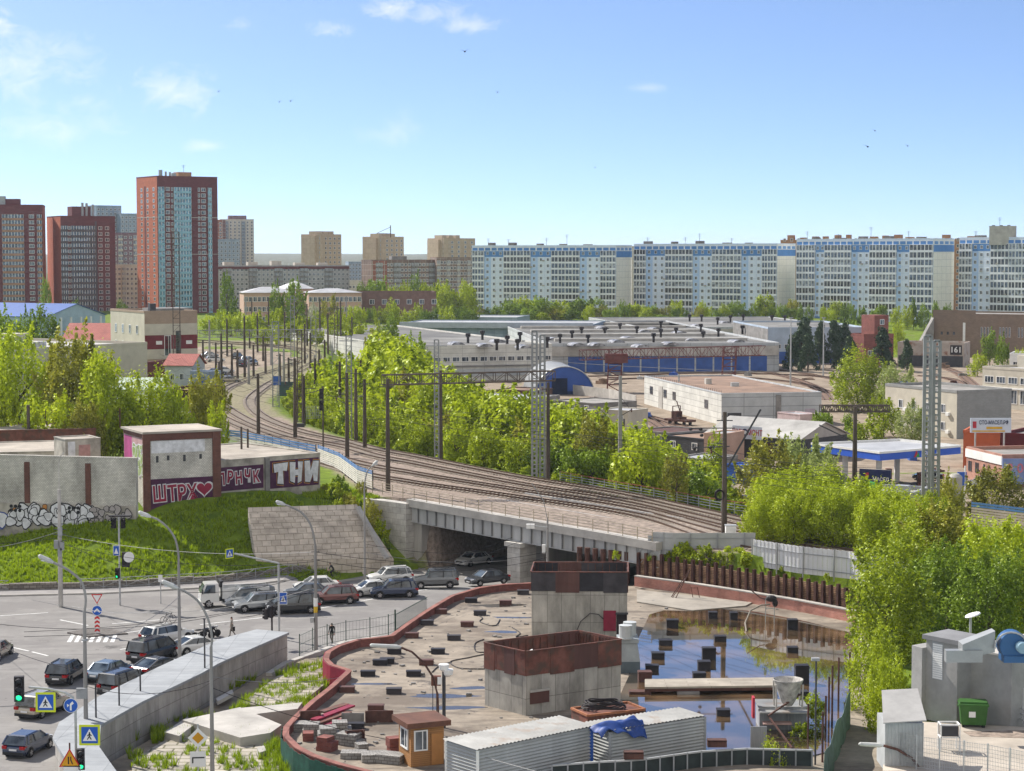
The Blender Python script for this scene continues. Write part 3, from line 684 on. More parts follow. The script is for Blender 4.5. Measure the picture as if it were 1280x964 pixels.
def lattice(px,yt,yb,lab,wd=1.0,D=None,mat=None,twin=0,cap=True,group=None,dz=0,leg=.14,diag=True):
 p=WR(px,yb,dz)if D is None else V(px,yb,D);h=zat(yt,p.y)-p.z;mat=mat or lat_m
 t=thing('lattice_pylon',lab,'pylon',p,group=group)
 for k in range(1+(twin>0)):
  ox=k*twin;oy=k*.8;q=Vector((p.x+ox,p.y+oy,p.z));a=wd/2;hh=h*(1 if k==0 else .97)
  for sx_ in(-1,1):
   m=MB();m.bar(q+Vector((sx_*a,0,-.5)),q+Vector((sx_*a,0,hh)),leg*1.3,leg);
   m.build('leg',mat,t)
  m=MB();n=max(4,int(hh/(wd*.95)))
  for i in range(n):
   z0,z1=hh*i/n,hh*(i+1)/n
   m.bar(q+Vector((-a,0,z0)),q+Vector((a,0,z0)),leg*.7)
   if diag:m.bar(q+Vector((-a,0,z0)),q+Vector((a,0,z1))if i%2 else q+Vector((-a,0.02,z1)),leg*.5)
  m.bar(q+Vector((-a,0,hh)),q+Vector((a,0,hh)),leg)
  m.build('lattice',mat,t)
 if cap:
  m=MB();m.bar(p+Vector((-1.4,0,h*.95)),p+Vector((1.4+twin,0,h*.95)),.12);m.build('crossarm',mat,t)
 return t,p,h
T_='catenary mast'
ML=[(277,417,481,'dark slim catenary mast by the car park entrance',1,0),(254,425,474,'dark catenary mast just behind the striped office building',0,0),(274,452,476,'short stubby mast among the cars at the corner of the car park',0,0),(306,395,471,'tall dark mast rising in the middle of the car park',-1,0),(301,386,419,'thin brown mast beyond the far gantry beam',0,0),(307.5,372,416,'thick grey mast against the pink school building',0,1),(315,372,417,'thin dark mast against the end of the pink school',0,0),(312,412,435,'short mast on the far grass strip',0,0),(317,431,470,'dark mast beside the silver cars of the car park',0,0),(329,420,451,'slim mast at the edge of the car park and the grass',-1,0),(332,429,466,'slim brown mast on the inner side of the curving tracks',0,0),(339,420,456,'grey square mast close to the tall lattice pylon',0,1),(297,438,476,'thin mast in front of the black cars',0,0),(356,390,435,'dark mast with ladder on the far grass',0,0),(369,448,547,'tall dark mast on the near bend, beside the brown lattice post',-1,0),(361,447,490,'thin mast between the two curving tracks',0,0),(381,405,454,'thin dark mast inside the curve of the tracks',0,0),(388,416,460,'thick dark post under the cluster of insulators',1,0),(399,437,470,'short brown mast at the edge of the green belt',0,0),(400,374,429,'tall thin mast before the flowering tree',0,0),(426,376,432,'slim mast close behind a lattice post on the far verge',0,0),(433,370,420,'tall grey mast rising out of the far bushes',0,1),(406,425,470,'dark mast standing in the fringe of the bushes',0,0),(451,448,500,'dark mast with a bracket deep in the green belt',-1,0),(445,461,549,'brown mast on the gravel in front of the bushes',0,0),(323,467,543,'dark mast with pale foot behind the white and blue slat fence',0,0),(434,466,571,'thick mast with a lamp arm beside the blue slat fence',-1,0),(551,463,572,'dark mast tight beside the slender lattice pylon of the gantry',0,0),(775,470,603,'grey mast with two brackets where the red railing begins',1,1),(905,515,668,'thick brown mast with a black coil near the end of the bridge',-1,0),]
for k,(px,yt,yb)in enumerate([(262,400,452),(270,428,464),(284,398,445),(290,430,470),(311,446,480),(322,392,440),(336,372,425),(350,442,476),(355,436,490),(384,380,432),(394,448,500),(410,392,440),(415,440,490),(425,452,520),(440,396,430),(456,474,560),(463,440,480),(380,470,531)]):
 ML.append((px,yt,yb,'dark mast of the thicket of masts, '+['by the office corner','over the top of the car park','on the far grass, slim','behind the parked group','at the lower car park edge','on the far verge, pale topped','before the school gable','inside the hairpin, upper','inside the hairpin, lower','behind the flowering tree','in the shrubs of the bend','at the far tip of the belt','in the lime belt, upper','in the lime belt, lower','beside the far bushes','by the gravel before the gantry','deep in the belt beyond the gantry','on the bend beside the wire mesh'][k],(k%3)-1,k%4==0))
mast_pos={}
for(px,yt,yb,lab,arm,col)in ML:
 mast_pos[px]=mast(px,yt,yb,lab,arm*(.45 if yb>540 else 1),col,wid=.52)
t,p,h=mast_pos[905]
m=MB();
for k in range(5):m.tube([(p.x-.55+.45*math.cos(a)+k*.03,p.y-.35,p.z+4.0+.55*math.sin(a)*(1-.06*k))for a in np.linspace(0,6.2,16)],.05,5)
m.build('cable_coil',black_st,t)
for k,(dx,zz)in enumerate([(-3.4,.86),(-2.4,.86),(-2.3,.81),(-3.0,.70),(-1.4,.71)]):
 m=MB();m.ball((p.x+dx,p.y,p.z+h*zz),.2,.2,.17);m.build('insulator',black_st,t)
m=MB();m.bar((p.x-3.6,p.y,p.z+h*.86+.1),(p.x+1,p.y,p.z+h*.86+.1),.1);m.bar((p.x-3.2,p.y,p.z+h*.70+.1),(p.x+.5,p.y,p.z+h*.72),.1);m.build('crossbar',dark_pt,t)
m=MB();m.bar((p.x+.3,p.y-.2,p.z+h*.55),(p.x+3.4,p.y-1.5,p.z+h*1.03),.16);m.build('strut',dark_pt,t)
LL=[(345,402,508,'tall grey lattice pylon by the sign board inside the rail curve',1.1,0,lat_m),(366,370,456,'thin tall lattice pylon beyond the hairpin of the tracks',.9,0,lat_m),(375,413,527,'brown lattice post on the gravel by the near bend',.75,0,lat_d),(392,395,457,'grey lattice post behind a cluster of masts',1.2,0,lat_m),(420,383,438,'lattice post on the far verge with two crossarms',.9,0,lat_d),(436.5,420,545,'slender lattice pylon at the edge of the bushes',.75,0,lat_m),(546,425,572,'slender grey lattice pylon standing through the gantry beam',.55,0,lat_m),]
for(px,yt,yb,lab,wd,tw,mt)in LL:lattice(px,yt,yb,lab,wd,mat=mt,twin=tw)
lattice(668,414,597,'tall twin lattice pylon between gantry beam and bushes',.55,twin=.98,cap=False,leg=.2,diag=False)
lattice(1157,420,640,'very tall pale twin lattice pylon standing among the trees by the petrol station',.62,D=212,twin=1.15,cap=False,leg=.26,diag=False)
lattice(1164,560,640,'short dark post strapped against the pale twin pylon',.3,D=216,mat=lat_d,cap=False)
def gantry(pxa,ya,pxb,yb,Da,Db,hgt,lab,mat=lat_d,n=14,dep=.7):
 a=V(pxa,ya,Da);b=V(pxb,yb,Db);t=thing('gantry_beam',lab,'gantry',a)
 u=(b-a).normalized();k=Vector((-u.y,u.x,0))*dep
 for(nm,off)in(('top_chord',0),('bottom_chord',-hgt)):
  m=MB()
  for s in(0,1):m.bar(a+k*s+Vector((0,0,off)),b+k*s+Vector((0,0,off)),.15)
  m.build(nm,mat,t)
 m=MB()
 for i in range(n+1):
  q=a.lerp(b,i/n);r_=a.lerp(b,min(1,(i+1)/n))
  for s in(0,1):
   m.bar(q+k*s,q+k*s-Vector((0,0,hgt)),.09)
   if i<n:m.bar(q+k*s-Vector((0,0,hgt*(i%2))),r_+k*s-Vector((0,0,hgt*((i+1)%2))),.07)
  m.bar(q,q+k,.06);m.bar(q-Vector((0,0,hgt)),q+k-Vector((0,0,hgt)),.06)
 m.build('lattice',mat,t);return t
gantry(480,469,694,464,229,238,1.15,'long dark lattice gantry beam spanning the four tracks')
mast(485,474,612,'dark mast with pale foot carrying the gantry beam over the near track',0,0,wid=.5)
mast(685,478,600,'brown mast carrying the far end of the gantry beam',0,0,wid=.5)
gantry(247,413,400,412,560,520,2.0,'far pale lattice gantry beam above the car park',lat_m,18)
gantry(1027,507,1112,507,248,250,.8,'short dark gantry beam behind the petrol station mast',lat_d,18)
t,p,h=mast(1068,508,612,'brown wooden mast with a long brace near the petrol station canopy',0,0,D=240,wid=.6)
m=MB();m.bar((p.x-.2,p.y,p.z+h*.58),(p.x-4.4,p.y-.5,p.z+h*.78),.14);m.build('brace',dark_pt,t)
p=WR(404,563);t=thing('railway_signal','slim railway signal with two black lamp heads','railway signal',p);h=zat(483,p.y)-p.z
m=MB();m.tube([(p.x,p.y,p.z-.3),(p.x,p.y,p.z+h)],.11,8);m.build('post',mast_m,t)
for zz in(h-1.0,h-2.6):
 m=MB();m.prism([(p.x-.45,p.y-.35),(p.x+.05,p.y-.35),(p.x+.05,p.y-.1),(p.x-.45,p.y-.1)],p.z+zz-.7,p.z+zz+.7);m.build('signal_head',black_st,t)
 m=MB();m.lathe([(.14,0),(.14,.25)],(p.x-.2,p.y-.62,p.z+zz+.3),10,axis='y');m.lathe([(.14,0),(.14,.25)],(p.x-.2,p.y-.62,p.z+zz-.3),10,axis='y');m.build('hood',black_st,t)
p=WR(355,502);t=thing('sign_board','dark green back of a big board on two posts inside the rail curve','sign board',p)
for dx in(-1.2,2.0):m=MB();m.bar((p.x+dx,p.y,p.z-.4),(p.x+dx,p.y,p.z+4.4),.14);m.build('post',steel,t)
m=MB();m.box(p.x-.8,p.y-.1,p.z+1.0,p.x+2.1,p.y+.02,p.z+3.6);m.build('board',M('board_back',(.05,.09,.09),.6,.2,1.),t)
m=MB();m.box(p.x-1.9,p.y-.2,p.z+3.0,p.x-.6,p.y-.1,p.z+4.6);m.build('panel',blue_pt,t)
p=WR(391,523);t=thing('wire_mesh_screen','loose square of wire mesh standing in the grass by the bushes','mesh screen',p)
m=MB()
for k in range(9):m.bar((p.x-1.3+k*.33,p.y+k*-.1,p.z),(p.x-1.3+k*.33,p.y-k*.1,p.z+2),.04);m.bar((p.x-1.3,p.y,p.z+k*.25),(p.x+1.34,p.y-.8,p.z+k*.25),.04)
m.build('mesh',steel,t)
# overhead wires
def wire(a,b,sag,lab,r=.022,mat=None,n=12,group=None):
 a=Vector(a);b=Vector(b);pts=[]
 for i in range(n+1):
  t=i/n;q=a.lerp(b,t);q.z-=sag*4*t*(1-t);pts.append(q)
 m=MB();m.tube(pts,r,4,cap=False);o=m.build('overhead_wire',mat or wire_m,uv=False)
 o.location=(0,0,0)
 return tag(o,lab,'wire',group)
for lab,pp in tr_px.items():
 pl=smooth([tuple(WR(*p).xy)for p in pp],60);pl=[q for q in pl if q[1]<480]
 for dz,nm in((6.2,'contact wire'),(7.6,'messenger cable')):
  m=MB();pts=[]
  for i,q in enumerate(pl):pts.append((q[0],q[1],zr(q[0])+dz-(0 if dz<7 else .8*math.sin(math.pi*((i*.25)%1)))))
  m.tube(pts,.017,4,cap=False);tag(m.build('overhead_wire',wire_m,uv=False),nm+' strung above the '+' '.join(lab.split(',')[0].split()[:8]),'wire')
  # fences along the rails
white_slat=M('white_slat',(.62,.60,.56),.7,.15,1.0);blue_slat=M('blue_slat',(.10,.22,.48),.6,.15,1.)
def slat_fence(name,lab,pts,base,h,n_blue,n_all,gap=.35,step=2.6,post=dark_pt,wm_=white_slat,bm_=blue_slat):
 t=thing(name,lab,'fence',(pts[0][0],pts[0][1],base(*pts[0])))
 n=max(2,int(plen(pts)/step)+1);q=resample(pts,n)
 for p in q:m=MB();m.bar((p[0],p[1],base(*p)-.3),(p[0],p[1],base(*p)+h*1.02),.12);m.build('post',post,t)
 qf=offset_line(q,-.09);hs=h/n_all
 for(nm,k0,k1,mt)in(('blue_slats',n_all-n_blue,n_all,bm_),('white_slats',0,n_all-n_blue,wm_)):
  m=MB()
  for k in range(k0,k1):
   for a,b in zip(qf,qf[1:]):
    za,zb=base(*a)+hs*(k+.5),base(*b)+hs*(k+.5)
    m.bar((a[0],a[1],za),(b[0],b[1],zb),.03,hs*(1-gap))
  if m.v:m.build(nm,mt,t)
 return t
zf_=lambda x,y:zr(x)+.1
slat_fence('slat_fence','blue and white slat fence behind the garage roofs',[tuple(WR(x,y).xy)for x,y in[(271,553),(300,556),(345,565),(395,575)]],zf_,1.9,3,6)
slat_fence('slat_fence','short blue and white slat fence above the paved slope',[tuple(WR(x,y).xy)for x,y in[(398,577),(425,588),(448,606),(466,612)]],zf_,2.1,2,9,.3)
for i,x in enumerate((276,281,287,293,299,305)):pass
# trees
leaf_y=MLEAF('spring_leaves',(.085,.135,.006),(.46,.54,.018),.40)
leaf_g=MLEAF('green_leaves',(.04,.085,.010),(.24,.34,.022),.36)
leaf_o=MLEAF('olive_leaves',(.07,.08,.012),(.38,.37,.04),.36)
leaf_p=MLEAF('pale_leaves',(.15,.19,.06),(.36,.42,.12),.4)
leaf_d=MLEAF('needles',(.012,.03,.018),(.05,.085,.04),.15)
leaf_w=MLEAF('blossom_leaves',(.16,.18,.09),(.5,.5,.36),.3)
bark=M('bark',(.10,.075,.055),.95,.35,2.,.4)
birch=M('birch_bark',(.55,.52,.47),.9,.35,3.)
def crown_mesh(name,seed,n,blobs,leaf,tuft=1.5,low=.12,shape='round'):
 r=np.random.RandomState(seed);C_=[];Rr=[]
 for k in range(blobs):
  while True:
   q=r.uniform(-1,1,3)
   if(q**2).sum()<1 and(q**2).sum()>.12:break
  z=low+(q[2]*.5+.5)*(1-low)
  if shape=='round':wr=.5*math.sin(math.pi*min(1,max(.0,(z-low)/(1-low)*.86+.12)))**.7
  elif shape=='cone':wr=.5*(1-(z-low)/(1-low))**.9+.03
  else:wr=.5*(1-((z-low)/(1-low))**2.2)**.5
  a=r.uniform(0,6.283);rad=wr*r.uniform(.25,1)**.5*.8
  C_.append((math.cos(a)*rad,math.sin(a)*rad,z));Rr.append(r.uniform(.09,.19)*(1 if shape!='cone' else .6))
 C_=np.array(C_);Rr=np.array(Rr);Rr*=r.uniform(.6,1.25,blobs)
 k=r.choice(blobs,n,p=(Rr**2)/(Rr**2).sum());d=r.normal(size=(n,3));d/=np.linalg.norm(d,axis=1)[:,None]
 rr=r.uniform(.35,1.05,n)**.6;off=d*(rr*Rr[k])[:,None];off[:,2]*=tuft
 c=C_[k]+off
 strag=r.rand(n)<.06;c[strag]+=r.normal(size=(strag.sum(),3))*.05
 if shape!='cone':
  ns=26 if n<6000 else 60;kk=r.choice(blobs,ns);ho=C_[kk]-np.array([0,0,.35]);ho/=np.linalg.norm(ho,axis=1)[:,None]+1e-6
  dr=ho*.55+np.array([0,0,.9])+r.normal(size=(ns,3))*.22;dr/=np.linalg.norm(dr,axis=1)[:,None];st=C_[kk]+ho*Rr[kk][:,None]*.5;ln=r.uniform(.12,.27,ns)
  sh=np.where(r.rand(n)<.34)[0];j=r.choice(ns,len(sh));u=r.uniform(0,1,len(sh));c[sh]=st[j]+dr[j]*(u*ln[j])[:,None]+r.normal(size=(len(sh),3))*((1-u*.75)*.028)[:,None]
 nrm=d*.7+r.normal(size=(n,3))*.55+np.array([0,0,.55]);nrm/=np.linalg.norm(nrm,axis=1)[:,None]
 t=np.cross(nrm,r.normal(size=(n,3)));t/=np.linalg.norm(t,axis=1)[:,None];b=np.cross(nrm,t)
 s=leaf*r.uniform(.6,1.35,n)[:,None]
 v=np.stack([c-t*s,c-b*s*.55+nrm*s*.12,c+t*s,c+b*s*.55+nrm*s*.12],1).reshape(-1,3)
 me=bpy.data.meshes.new(name);me.vertices.add(4*n);me.vertices.foreach_set('co',v.ravel().astype(np.float32))
 me.loops.add(4*n);me.loops.foreach_set('vertex_index',np.arange(4*n,dtype=np.int32));me.polygons.add(n)
 me.polygons.foreach_set('loop_start',np.arange(0,4*n,4,dtype=np.int32));me.polygons.foreach_set('loop_total',np.full(n,4,dtype=np.int32));me.update(calc_edges=True)
 return me
def trunk_mesh(name,seed,low=.25,r0=.028,limbs=6,straight=False):
 r=random.Random(seed);m=MB();p=[(0,0,-.06)]
 for k in range(1,6):p.append((r.uniform(-.02,.02)*k*(not straight),r.uniform(-.02,.02)*k*(not straight),k*.16))
 m.tube(p,r0,7,r1=r0*.25)
 for k in range(limbs):
  z=low+(1-low)*.55*k/max(1,limbs);a=k*2.4+r.random();L_=.3*(1-.4*k/limbs)
  b=Vector((p[2][0],p[2][1],z));m.tube([b,b+Vector((math.cos(a)*L_*.5,math.sin(a)*L_*.5,L_*.4)),b+Vector((math.cos(a)*L_,math.sin(a)*L_,L_*.95))],r0*.5,5,r1=r0*.12)
 return m.mesh(name,bark,uv=False)
PROTO={}
def mk_proto(kind,n_var,n,blobs,leaf,mat,tuft=1.5,low=.12,shape='round',tm=None,tl=.25):
 L_=[]
 for k in range(n_var):
  cm=crown_mesh(kind+'_crown',hash_(kind)+k,n,blobs,leaf,tuft,low,shape);cm.materials.append(mat)
  t=trunk_mesh(kind+'_trunk',5+k,tl,straight=shape=='cone')
  if tm:t.materials[0]=tm
  L_.append((cm,t))
 PROTO[kind]=L_
def hash_(s):return sum((i+1)*ord(c)for i,c in enumerate(s))%9973
mk_proto('maple',5,3000,34,.034,leaf_y,1.7,.06)
mk_proto('green',4,3000,30,.034,leaf_g,1.3,.1)
mk_proto('olive',3,3400,32,.030,leaf_o,1.3,.1)
mk_proto('shrub',4,1600,16,.05,leaf_y,1.6,.02,'dome')
mk_proto('bush',3,1500,16,.05,leaf_g,1.3,.02,'dome')
mk_proto('bigmaple',4,13000,95,.0185,leaf_y,2.1,.03)
mk_proto('bigolive',3,11000,70,.020,leaf_o,1.3,.05)
mk_proto('biggreen',2,14000,70,.017,leaf_g,1.4,.05)
mk_proto('pale',2,9000,50,.020,leaf_p,1.2,.05)
mk_proto('poplar',2,2600,30,.036,leaf_g,2.0,.05)
mk_proto('spruce',3,5200,90,.030,leaf_d,.7,.04,'cone',tl=.1)
mk_proto('blossom',1,2600,26,.034,leaf_w,1.1,.1)
_tn={}
def tree(px,yt,D,wpx,kind,label,group=None,name=None,base=None,cat=None,rot=None,yb=None):
 if yb is not None:p=W(px,yb,base or 0.0);D=p.y
 x=xat(px,D,5.0);z=gz(x,D)if base is None else base
 h=zat(yt,D)-z
 if h<.6:h=.6
 wd=wpx*D/F
 L_=PROTO[kind];k=_tn.get(kind,0);_tn[kind]=k+1;cm,tm=L_[k%len(L_)]
 nm=name or{'maple':'maple_tree','green':'leafy_tree','olive':'olive_tree_in_bud','shrub':'shrub','bush':'bush','bigmaple':'maple_tree','bigolive':'budding_tree','biggreen':'leafy_tree','pale':'willow_tree','poplar':'poplar_tree','spruce':'spruce_tree','blossom':'blossom_tree'}[kind].replace('olive_tree_in_bud','budding_tree')
 c=cat or('shrub' if kind in('shrub','bush')else 'tree')
 t=thing(nm,label,c,(x,D,z),rnd.uniform(0,6.28)if rot is None else rot,group)
 t.scale=(wd,wd,h)
 a=bpy.data.objects.new('crown' if c=='tree' else 'foliage',cm);COL.objects.link(a);a.parent=t
 b_=bpy.data.objects.new('trunk' if c=='tree' else 'stem',tm);COL.objects.link(b_);b_.parent=t
 b_.scale=(1/wd*h*.8 if h*.8<wd*1.4 else 1.1,1/wd*h*.8 if h*.8<wd*1.4 else 1.1,1)
 return t
gB='young maples of the green belt beside the tracks';lB='bright yellow-green young maple in the dense belt between railway and depot'
BP=[(p.x,p.y)for p in BACK]
belt=resample(BP[2:15],70);nB=0
r=random.Random(3)
for i,q in enumerate(belt):
 a=belt[max(0,i-1)];b=belt[min(69,i+1)];tx,ty=b[0]-a[0],b[1]-a[1];l=math.hypot(tx,ty);nx,ny=ty/l,-tx/l
 far_=q[1]>300
 for off in([5,9.5,15,21,28]if not far_ else[6,13,21,30,40]):
  o=off+r.uniform(-1.5,1.5);s_=r.uniform(-2,2)
  x=q[0]+nx*o+tx/l*s_;y=q[1]+ny*o+ty/l*s_
  if y>560 or x/y>.1 or(x/y<-.107):continue
  hgt=(5.6 if off<7 else 8.6 if off<12 else 11 if off<20 else 12.5)*(1 if y<300 else 1.1)*r.uniform(.8,1.15);wd=hgt*r.uniform(.75,1.0)
  ppx=CX+F*x/y;tl_=np.interp(ppx,[340,400,440,500,530,560,600,640,700,760,800,860],[484,458,428,440,464,482,494,505,516,530,548,580])+r.uniform(-3,14)
  hgt=max(2.0,min(hgt,zat(tl_,y)-gz(x,y)))
  z=gz(x,y);kind='maple' if r.random()<.86 else('olive' if r.random()<.5 else 'green')
  L_=PROTO[kind];cm,tm=L_[nB%len(L_)];nB+=1
  lab,g_=(lB,gB)if kind=='maple' else(('browner tree in bud among the yellow-green maples of the belt','budding trees of the green belt')if kind=='olive' else('darker green tree among the yellow-green maples of the belt','darker trees of the green belt'))
  t=thing('maple_tree' if kind=='maple' else 'leafy_tree',lab,'tree',(x,y,z),r.uniform(0,6.28),g_);t.scale=(wd,wd,hgt)
  a_=bpy.data.objects.new('crown',cm);COL.objects.link(a_);a_.parent=t
  b_=bpy.data.objects.new('trunk',tm);COL.objects.link(b_);b_.parent=t
for i in range(0,60):
 q=belt[i]
 if q[1]>420:continue
 a=belt[max(0,i-1)];b=belt[min(69,i+1)];tx,ty=b[0]-a[0],b[1]-a[1];l=math.hypot(tx,ty);o=r.uniform(1.6,2.8)
 if r.random()<.35:continue
 x=q[0]+ty/l*o;y=q[1]-tx/l*o
 t=thing('shrub','low bright green shrub at the gravel edge of the green belt','shrub',(x,y,gz(x,y)),r.uniform(0,6),'low shrubs along the track gravel');t.scale=(2.4,2.4,r.uniform(1.0,2.0))
 a_=bpy.data.objects.new('foliage',PROTO['shrub'][i%4][0]);COL.objects.link(a_);a_.parent=t
for q in[(487,400,560,38,'green','dark green broad tree rising above the belt near the grey depot hall'),(512,424,500,48,'green','dark rounded tree at the depot edge of the belt, lower than its neighbour'),(520,440,470,56,'biggreen','dark green tree where the belt meets the white depot wall'),(470,425,480,50,'olive','brownish tree in bud below the dark broad tree'),(572,470,360,52,'maple','rounded bright tree behind the gantry beam'),(845,573,226,40,'olive','thin tree in bud at the bridge end of the belt'),(742,530,248,70,'bigolive','browner tree in bud beside the mast with two brackets'),(800,548,238,75,'maple','bright maple at the bridge end of the belt, left of the red railing'),(455,412,620,60,'maple','wide yellow-green clump at the far tip of the belt')]:
 tree(*q)
for q in[(28,432,262,105,'bigmaple','big yellow-green tree at the picture edge behind the garages'.replace('at the picture edge ','with lime crown ')),(95,432,258,110,'bigolive','big brownish tree in bud behind the garage with the pink wall'),(132,452,252,92,'bigmaple','lime tree with dark heart close behind the tall garage'),(60,492,247,70,'maple','low bright bush-like tree at the garage roofs'),(190,478,258,88,'bigmaple','feathery lime tree above the tall brick garage roof'),(262,474,268,66,'bigolive','rounded brown-green tree standing by the curving tracks'),(6,396,420,50,'green','dark green tree below the blue hall roof'),(20,420,380,60,'green','green tree against the flat cream building'),(56,386,470,44,'green','dark tree in front of the pale blue hall gable'),(37,396,450,30,'poplar','slim dark tree in front of the pale blue hall wall'),(228,500,255,40,'maple','small lime tree between feathery tree and brown-green tree'),(272,500,262,30,'maple','small bright sapling at the foot of the brown-green tree')]:
 tree(*q)
tree(105,510,246,60,'bigolive','low dark bush against the back of the garages',base=6.2)
tree(160,505,250,60,'maple','low lime bush behind the tall brick garage',base=6.2)
tree(-2,470,250,70,'maple','lime tree cut by the picture edge behind the concrete roofs'.replace('cut by the picture edge ','farthest along '),base=6.2)
r=random.Random(11)
def row(n,pxa,pxb,ya,yb_,Da,Db,kinds,wpx,lab,grp,jit=6):
 for i in range(n):
  u=(i+r.uniform(-.3,.3))/max(1,n-1);px=pxa+(pxb-pxa)*u;yt=ya+(yb_-ya)*u+r.uniform(-jit,jit);D=Da+(Db-Da)*u+r.uniform(-15,15)
  k=r.choice(kinds);tree(px,yt,D,wpx*r.uniform(.8,1.25),k,lab,grp,name='maple_tree' if k=='maple' else None)
row(15,262,440,394,396,660,640,['maple','maple','shrub'],24,'yellow-green bushy tree in the thicket beyond the car park','thicket beyond the car park',5)
row(9,330,470,408,412,600,600,['maple','shrub'],22,'small lime tree in the strip behind the lattice posts','strip behind the lattice posts',4)
row(20,425,590,366,362,830,850,['green','maple','green'],22,'tree in the green line before the old brown apartment slabs','tree line before the old slabs',8)
row(14,440,590,384,386,760,780,['green','maple'],20,'tree in the lower line behind the grey depot hall','lower tree line behind the grey depot hall',4)
row(22,592,790,386,388,840,840,['green','maple','green','olive'],22,'tree of the green line at the foot of the first blue block','trees at the foot of the first blue block',6)
row(9,640,740,374,378,850,850,['maple','green'],32,'taller tree in the clump before the middle of the first blue block','tall clump before the first blue block',4)
row(8,780,830,382,392,830,830,['green','maple'],22,'tree in the gap between the first two blue blocks','trees in the gap between blue blocks',6)
for q in[(845,375,850,22,'maple','single lime tree before the second blue block near its gap end'),(878,380,850,18,'maple','small lime tree before the middle of the second blue block'),(922,378,850,26,'green','rounded green tree before the second blue block'),(957,370,850,32,'maple','largest lime tree before the second blue block, near its end wall'),(990,376,850,22,'olive','brown-green tree in the gap beside the second end wall'),(1047,376,850,26,'maple','lime tree before the third blue block'),(1073,372,850,24,'green','green pointed tree beside the lime tree of the third block'),(1087,384,850,16,'blossom','whitish blossoming bush before the third blue block'),(285,350,760,26,'poplar','tall dark poplar beside the tall red tower'),(345,360,700,24,'poplar','dark poplar before the pink school end'),(370,358,700,30,'poplar','big dark poplar in front of the pink school'),(392,380,690,22,'blossom','whitish blossoming tree by the pink school'),(412,374,690,30,'olive','olive tree before the pink school wing'),(470,350,850,34,'green','dark tree before the red and white end of the old slab'),(522,348,860,28,'poplar','tall grey-green poplar before the brown slab'),(552,356,850,34,'maple','bright round tree by the brown slab end'),(152,378,760,22,'green','tree between the two red towers'),(107,400,690,40,'shrub','lime hedge clump behind the red tiled roof'),(95,380,700,16,'poplar','slim tree by the dark red tower'),(58,350,830,14,'green','green tree in the slot between the first two towers')]:
 tree(*q)
row(17,798,990,384,384,845,845,['green','maple','green','olive'],17,'small tree of the band at the foot of the second blue block','band at the foot of the second blue block',4)
row(15,1000,1185,385,384,800,790,['green','maple','green','bush'],16,'small tree of the band at the foot of the third blue block','band at the foot of the third blue block',4)
for q in[(1005,396,575,46,'row beside the blue doors, broadest of them'),(990,418,566,30,'row, small one in front'),(1025,402,580,32,'row, slim dark one'),(1043,400,578,38,'row, tall one next to the end'),(1056,402,582,32,'row, tall thin tip'),(1063,420,570,34,'row, low one at the very end'),(1010,418,560,32,'row, pale young one')]:
 tree(q[0],q[1],q[2],q[3],'spruce','dark spruce of the '+q[4])
tree(1103,408,570,40,'spruce','dark spruce standing before the red brick stair tower');tree(1134,424,560,28,'spruce','lone small dark fir beyond the rusty shed')
for q in[(1123,408,640,20,'maple','small lime tree beside the red brick stair tower'),(1238,418,560,26,'green','tall green tree before the brown brick factory'),(1252,424,550,20,'poplar','slim green tree in the pair before the factory'),(1222,444,540,26,'maple','low lime tree below the factory trees'),(1275,436,550,18,'maple','lime tree by the white annex'),(1073,448,420,78,'bigmaple','big rounded willow-green tree beside the white depot shed'),(1125,460,410,62,'pale','paler tree with drooping twigs behind the twin pylon'),(1105,500,360,50,'maple','lime tree behind the petrol station canopy'),(1028,514,340,36,'green','dark green tree by the lilac hut'),(1060,520,345,40,'green','low green tree between hut and canopy'),(1140,510,350,50,'pale','pale bush tree behind the canopy end'),(1085,525,335,50,'maple','low lime hedge tree touching the canopy roof')]:
 tree(*q)
for q in[(893,553,262,34,'maple','small rounded lime tree between the brown mast and the bushes'),(962,560,238,92,'bigolive','brownish tree in bud beside the blue shed'),(1000,556,245,90,'pale','pale green tree below the tyre shop'),(1025,570,236,70,'pale','pale tree beside the wooden mast'),(975,596,207,92,'bigmaple','broad lime tree above the white fence, next to the bridge'),(1020,588,212,95,'bigmaple','broad lime tree above the middle of the white fence'),(1075,608,208,92,'bigmaple','lime tree behind the far end of the white fence'),(1120,618,204,80,'bigmaple','lime tree directly before the twin pylon'),(1045,632,203,70,'maple','low lime tree tight behind the white fence'),(960,628,201,62,'maple','low lime bush at the start of the white fence'),(1185,604,225,56,'bigolive','brown-green bush by the petrol station exit'),(1250,590,240,90,'bigolive','brown-green tree before the tyre advertising hoarding'),(1165,622,210,60,'bigmaple','lime tree between twin pylon and striped fence'),(1180,640,178,100,'bigolive','large olive tree rising before the striped fence'),(1240,655,170,110,'bigmaple','large lime tree below the striped fence'),(1120,676,166,120,'bigmaple','big lime tree leaning over the end of the pit wall'),(1110,715,150,120,'bigmaple','big bright tree beside the pond, in front of the leaning one'),(1185,690,158,120,'biggreen','big dark tree behind the grey plant house'),(1240,700,152,110,'biggreen','dark leafy tree behind the blue fan'),(1090,800,138,76,'bigmaple','low bright tree at the green screen beside the pond'),(1110,830,132,60,'bigmaple','low lime bush behind the small tin shed'),(1280,690,160,90,'bigmaple','lime tree above the blue fan')]:
 tree(*q)
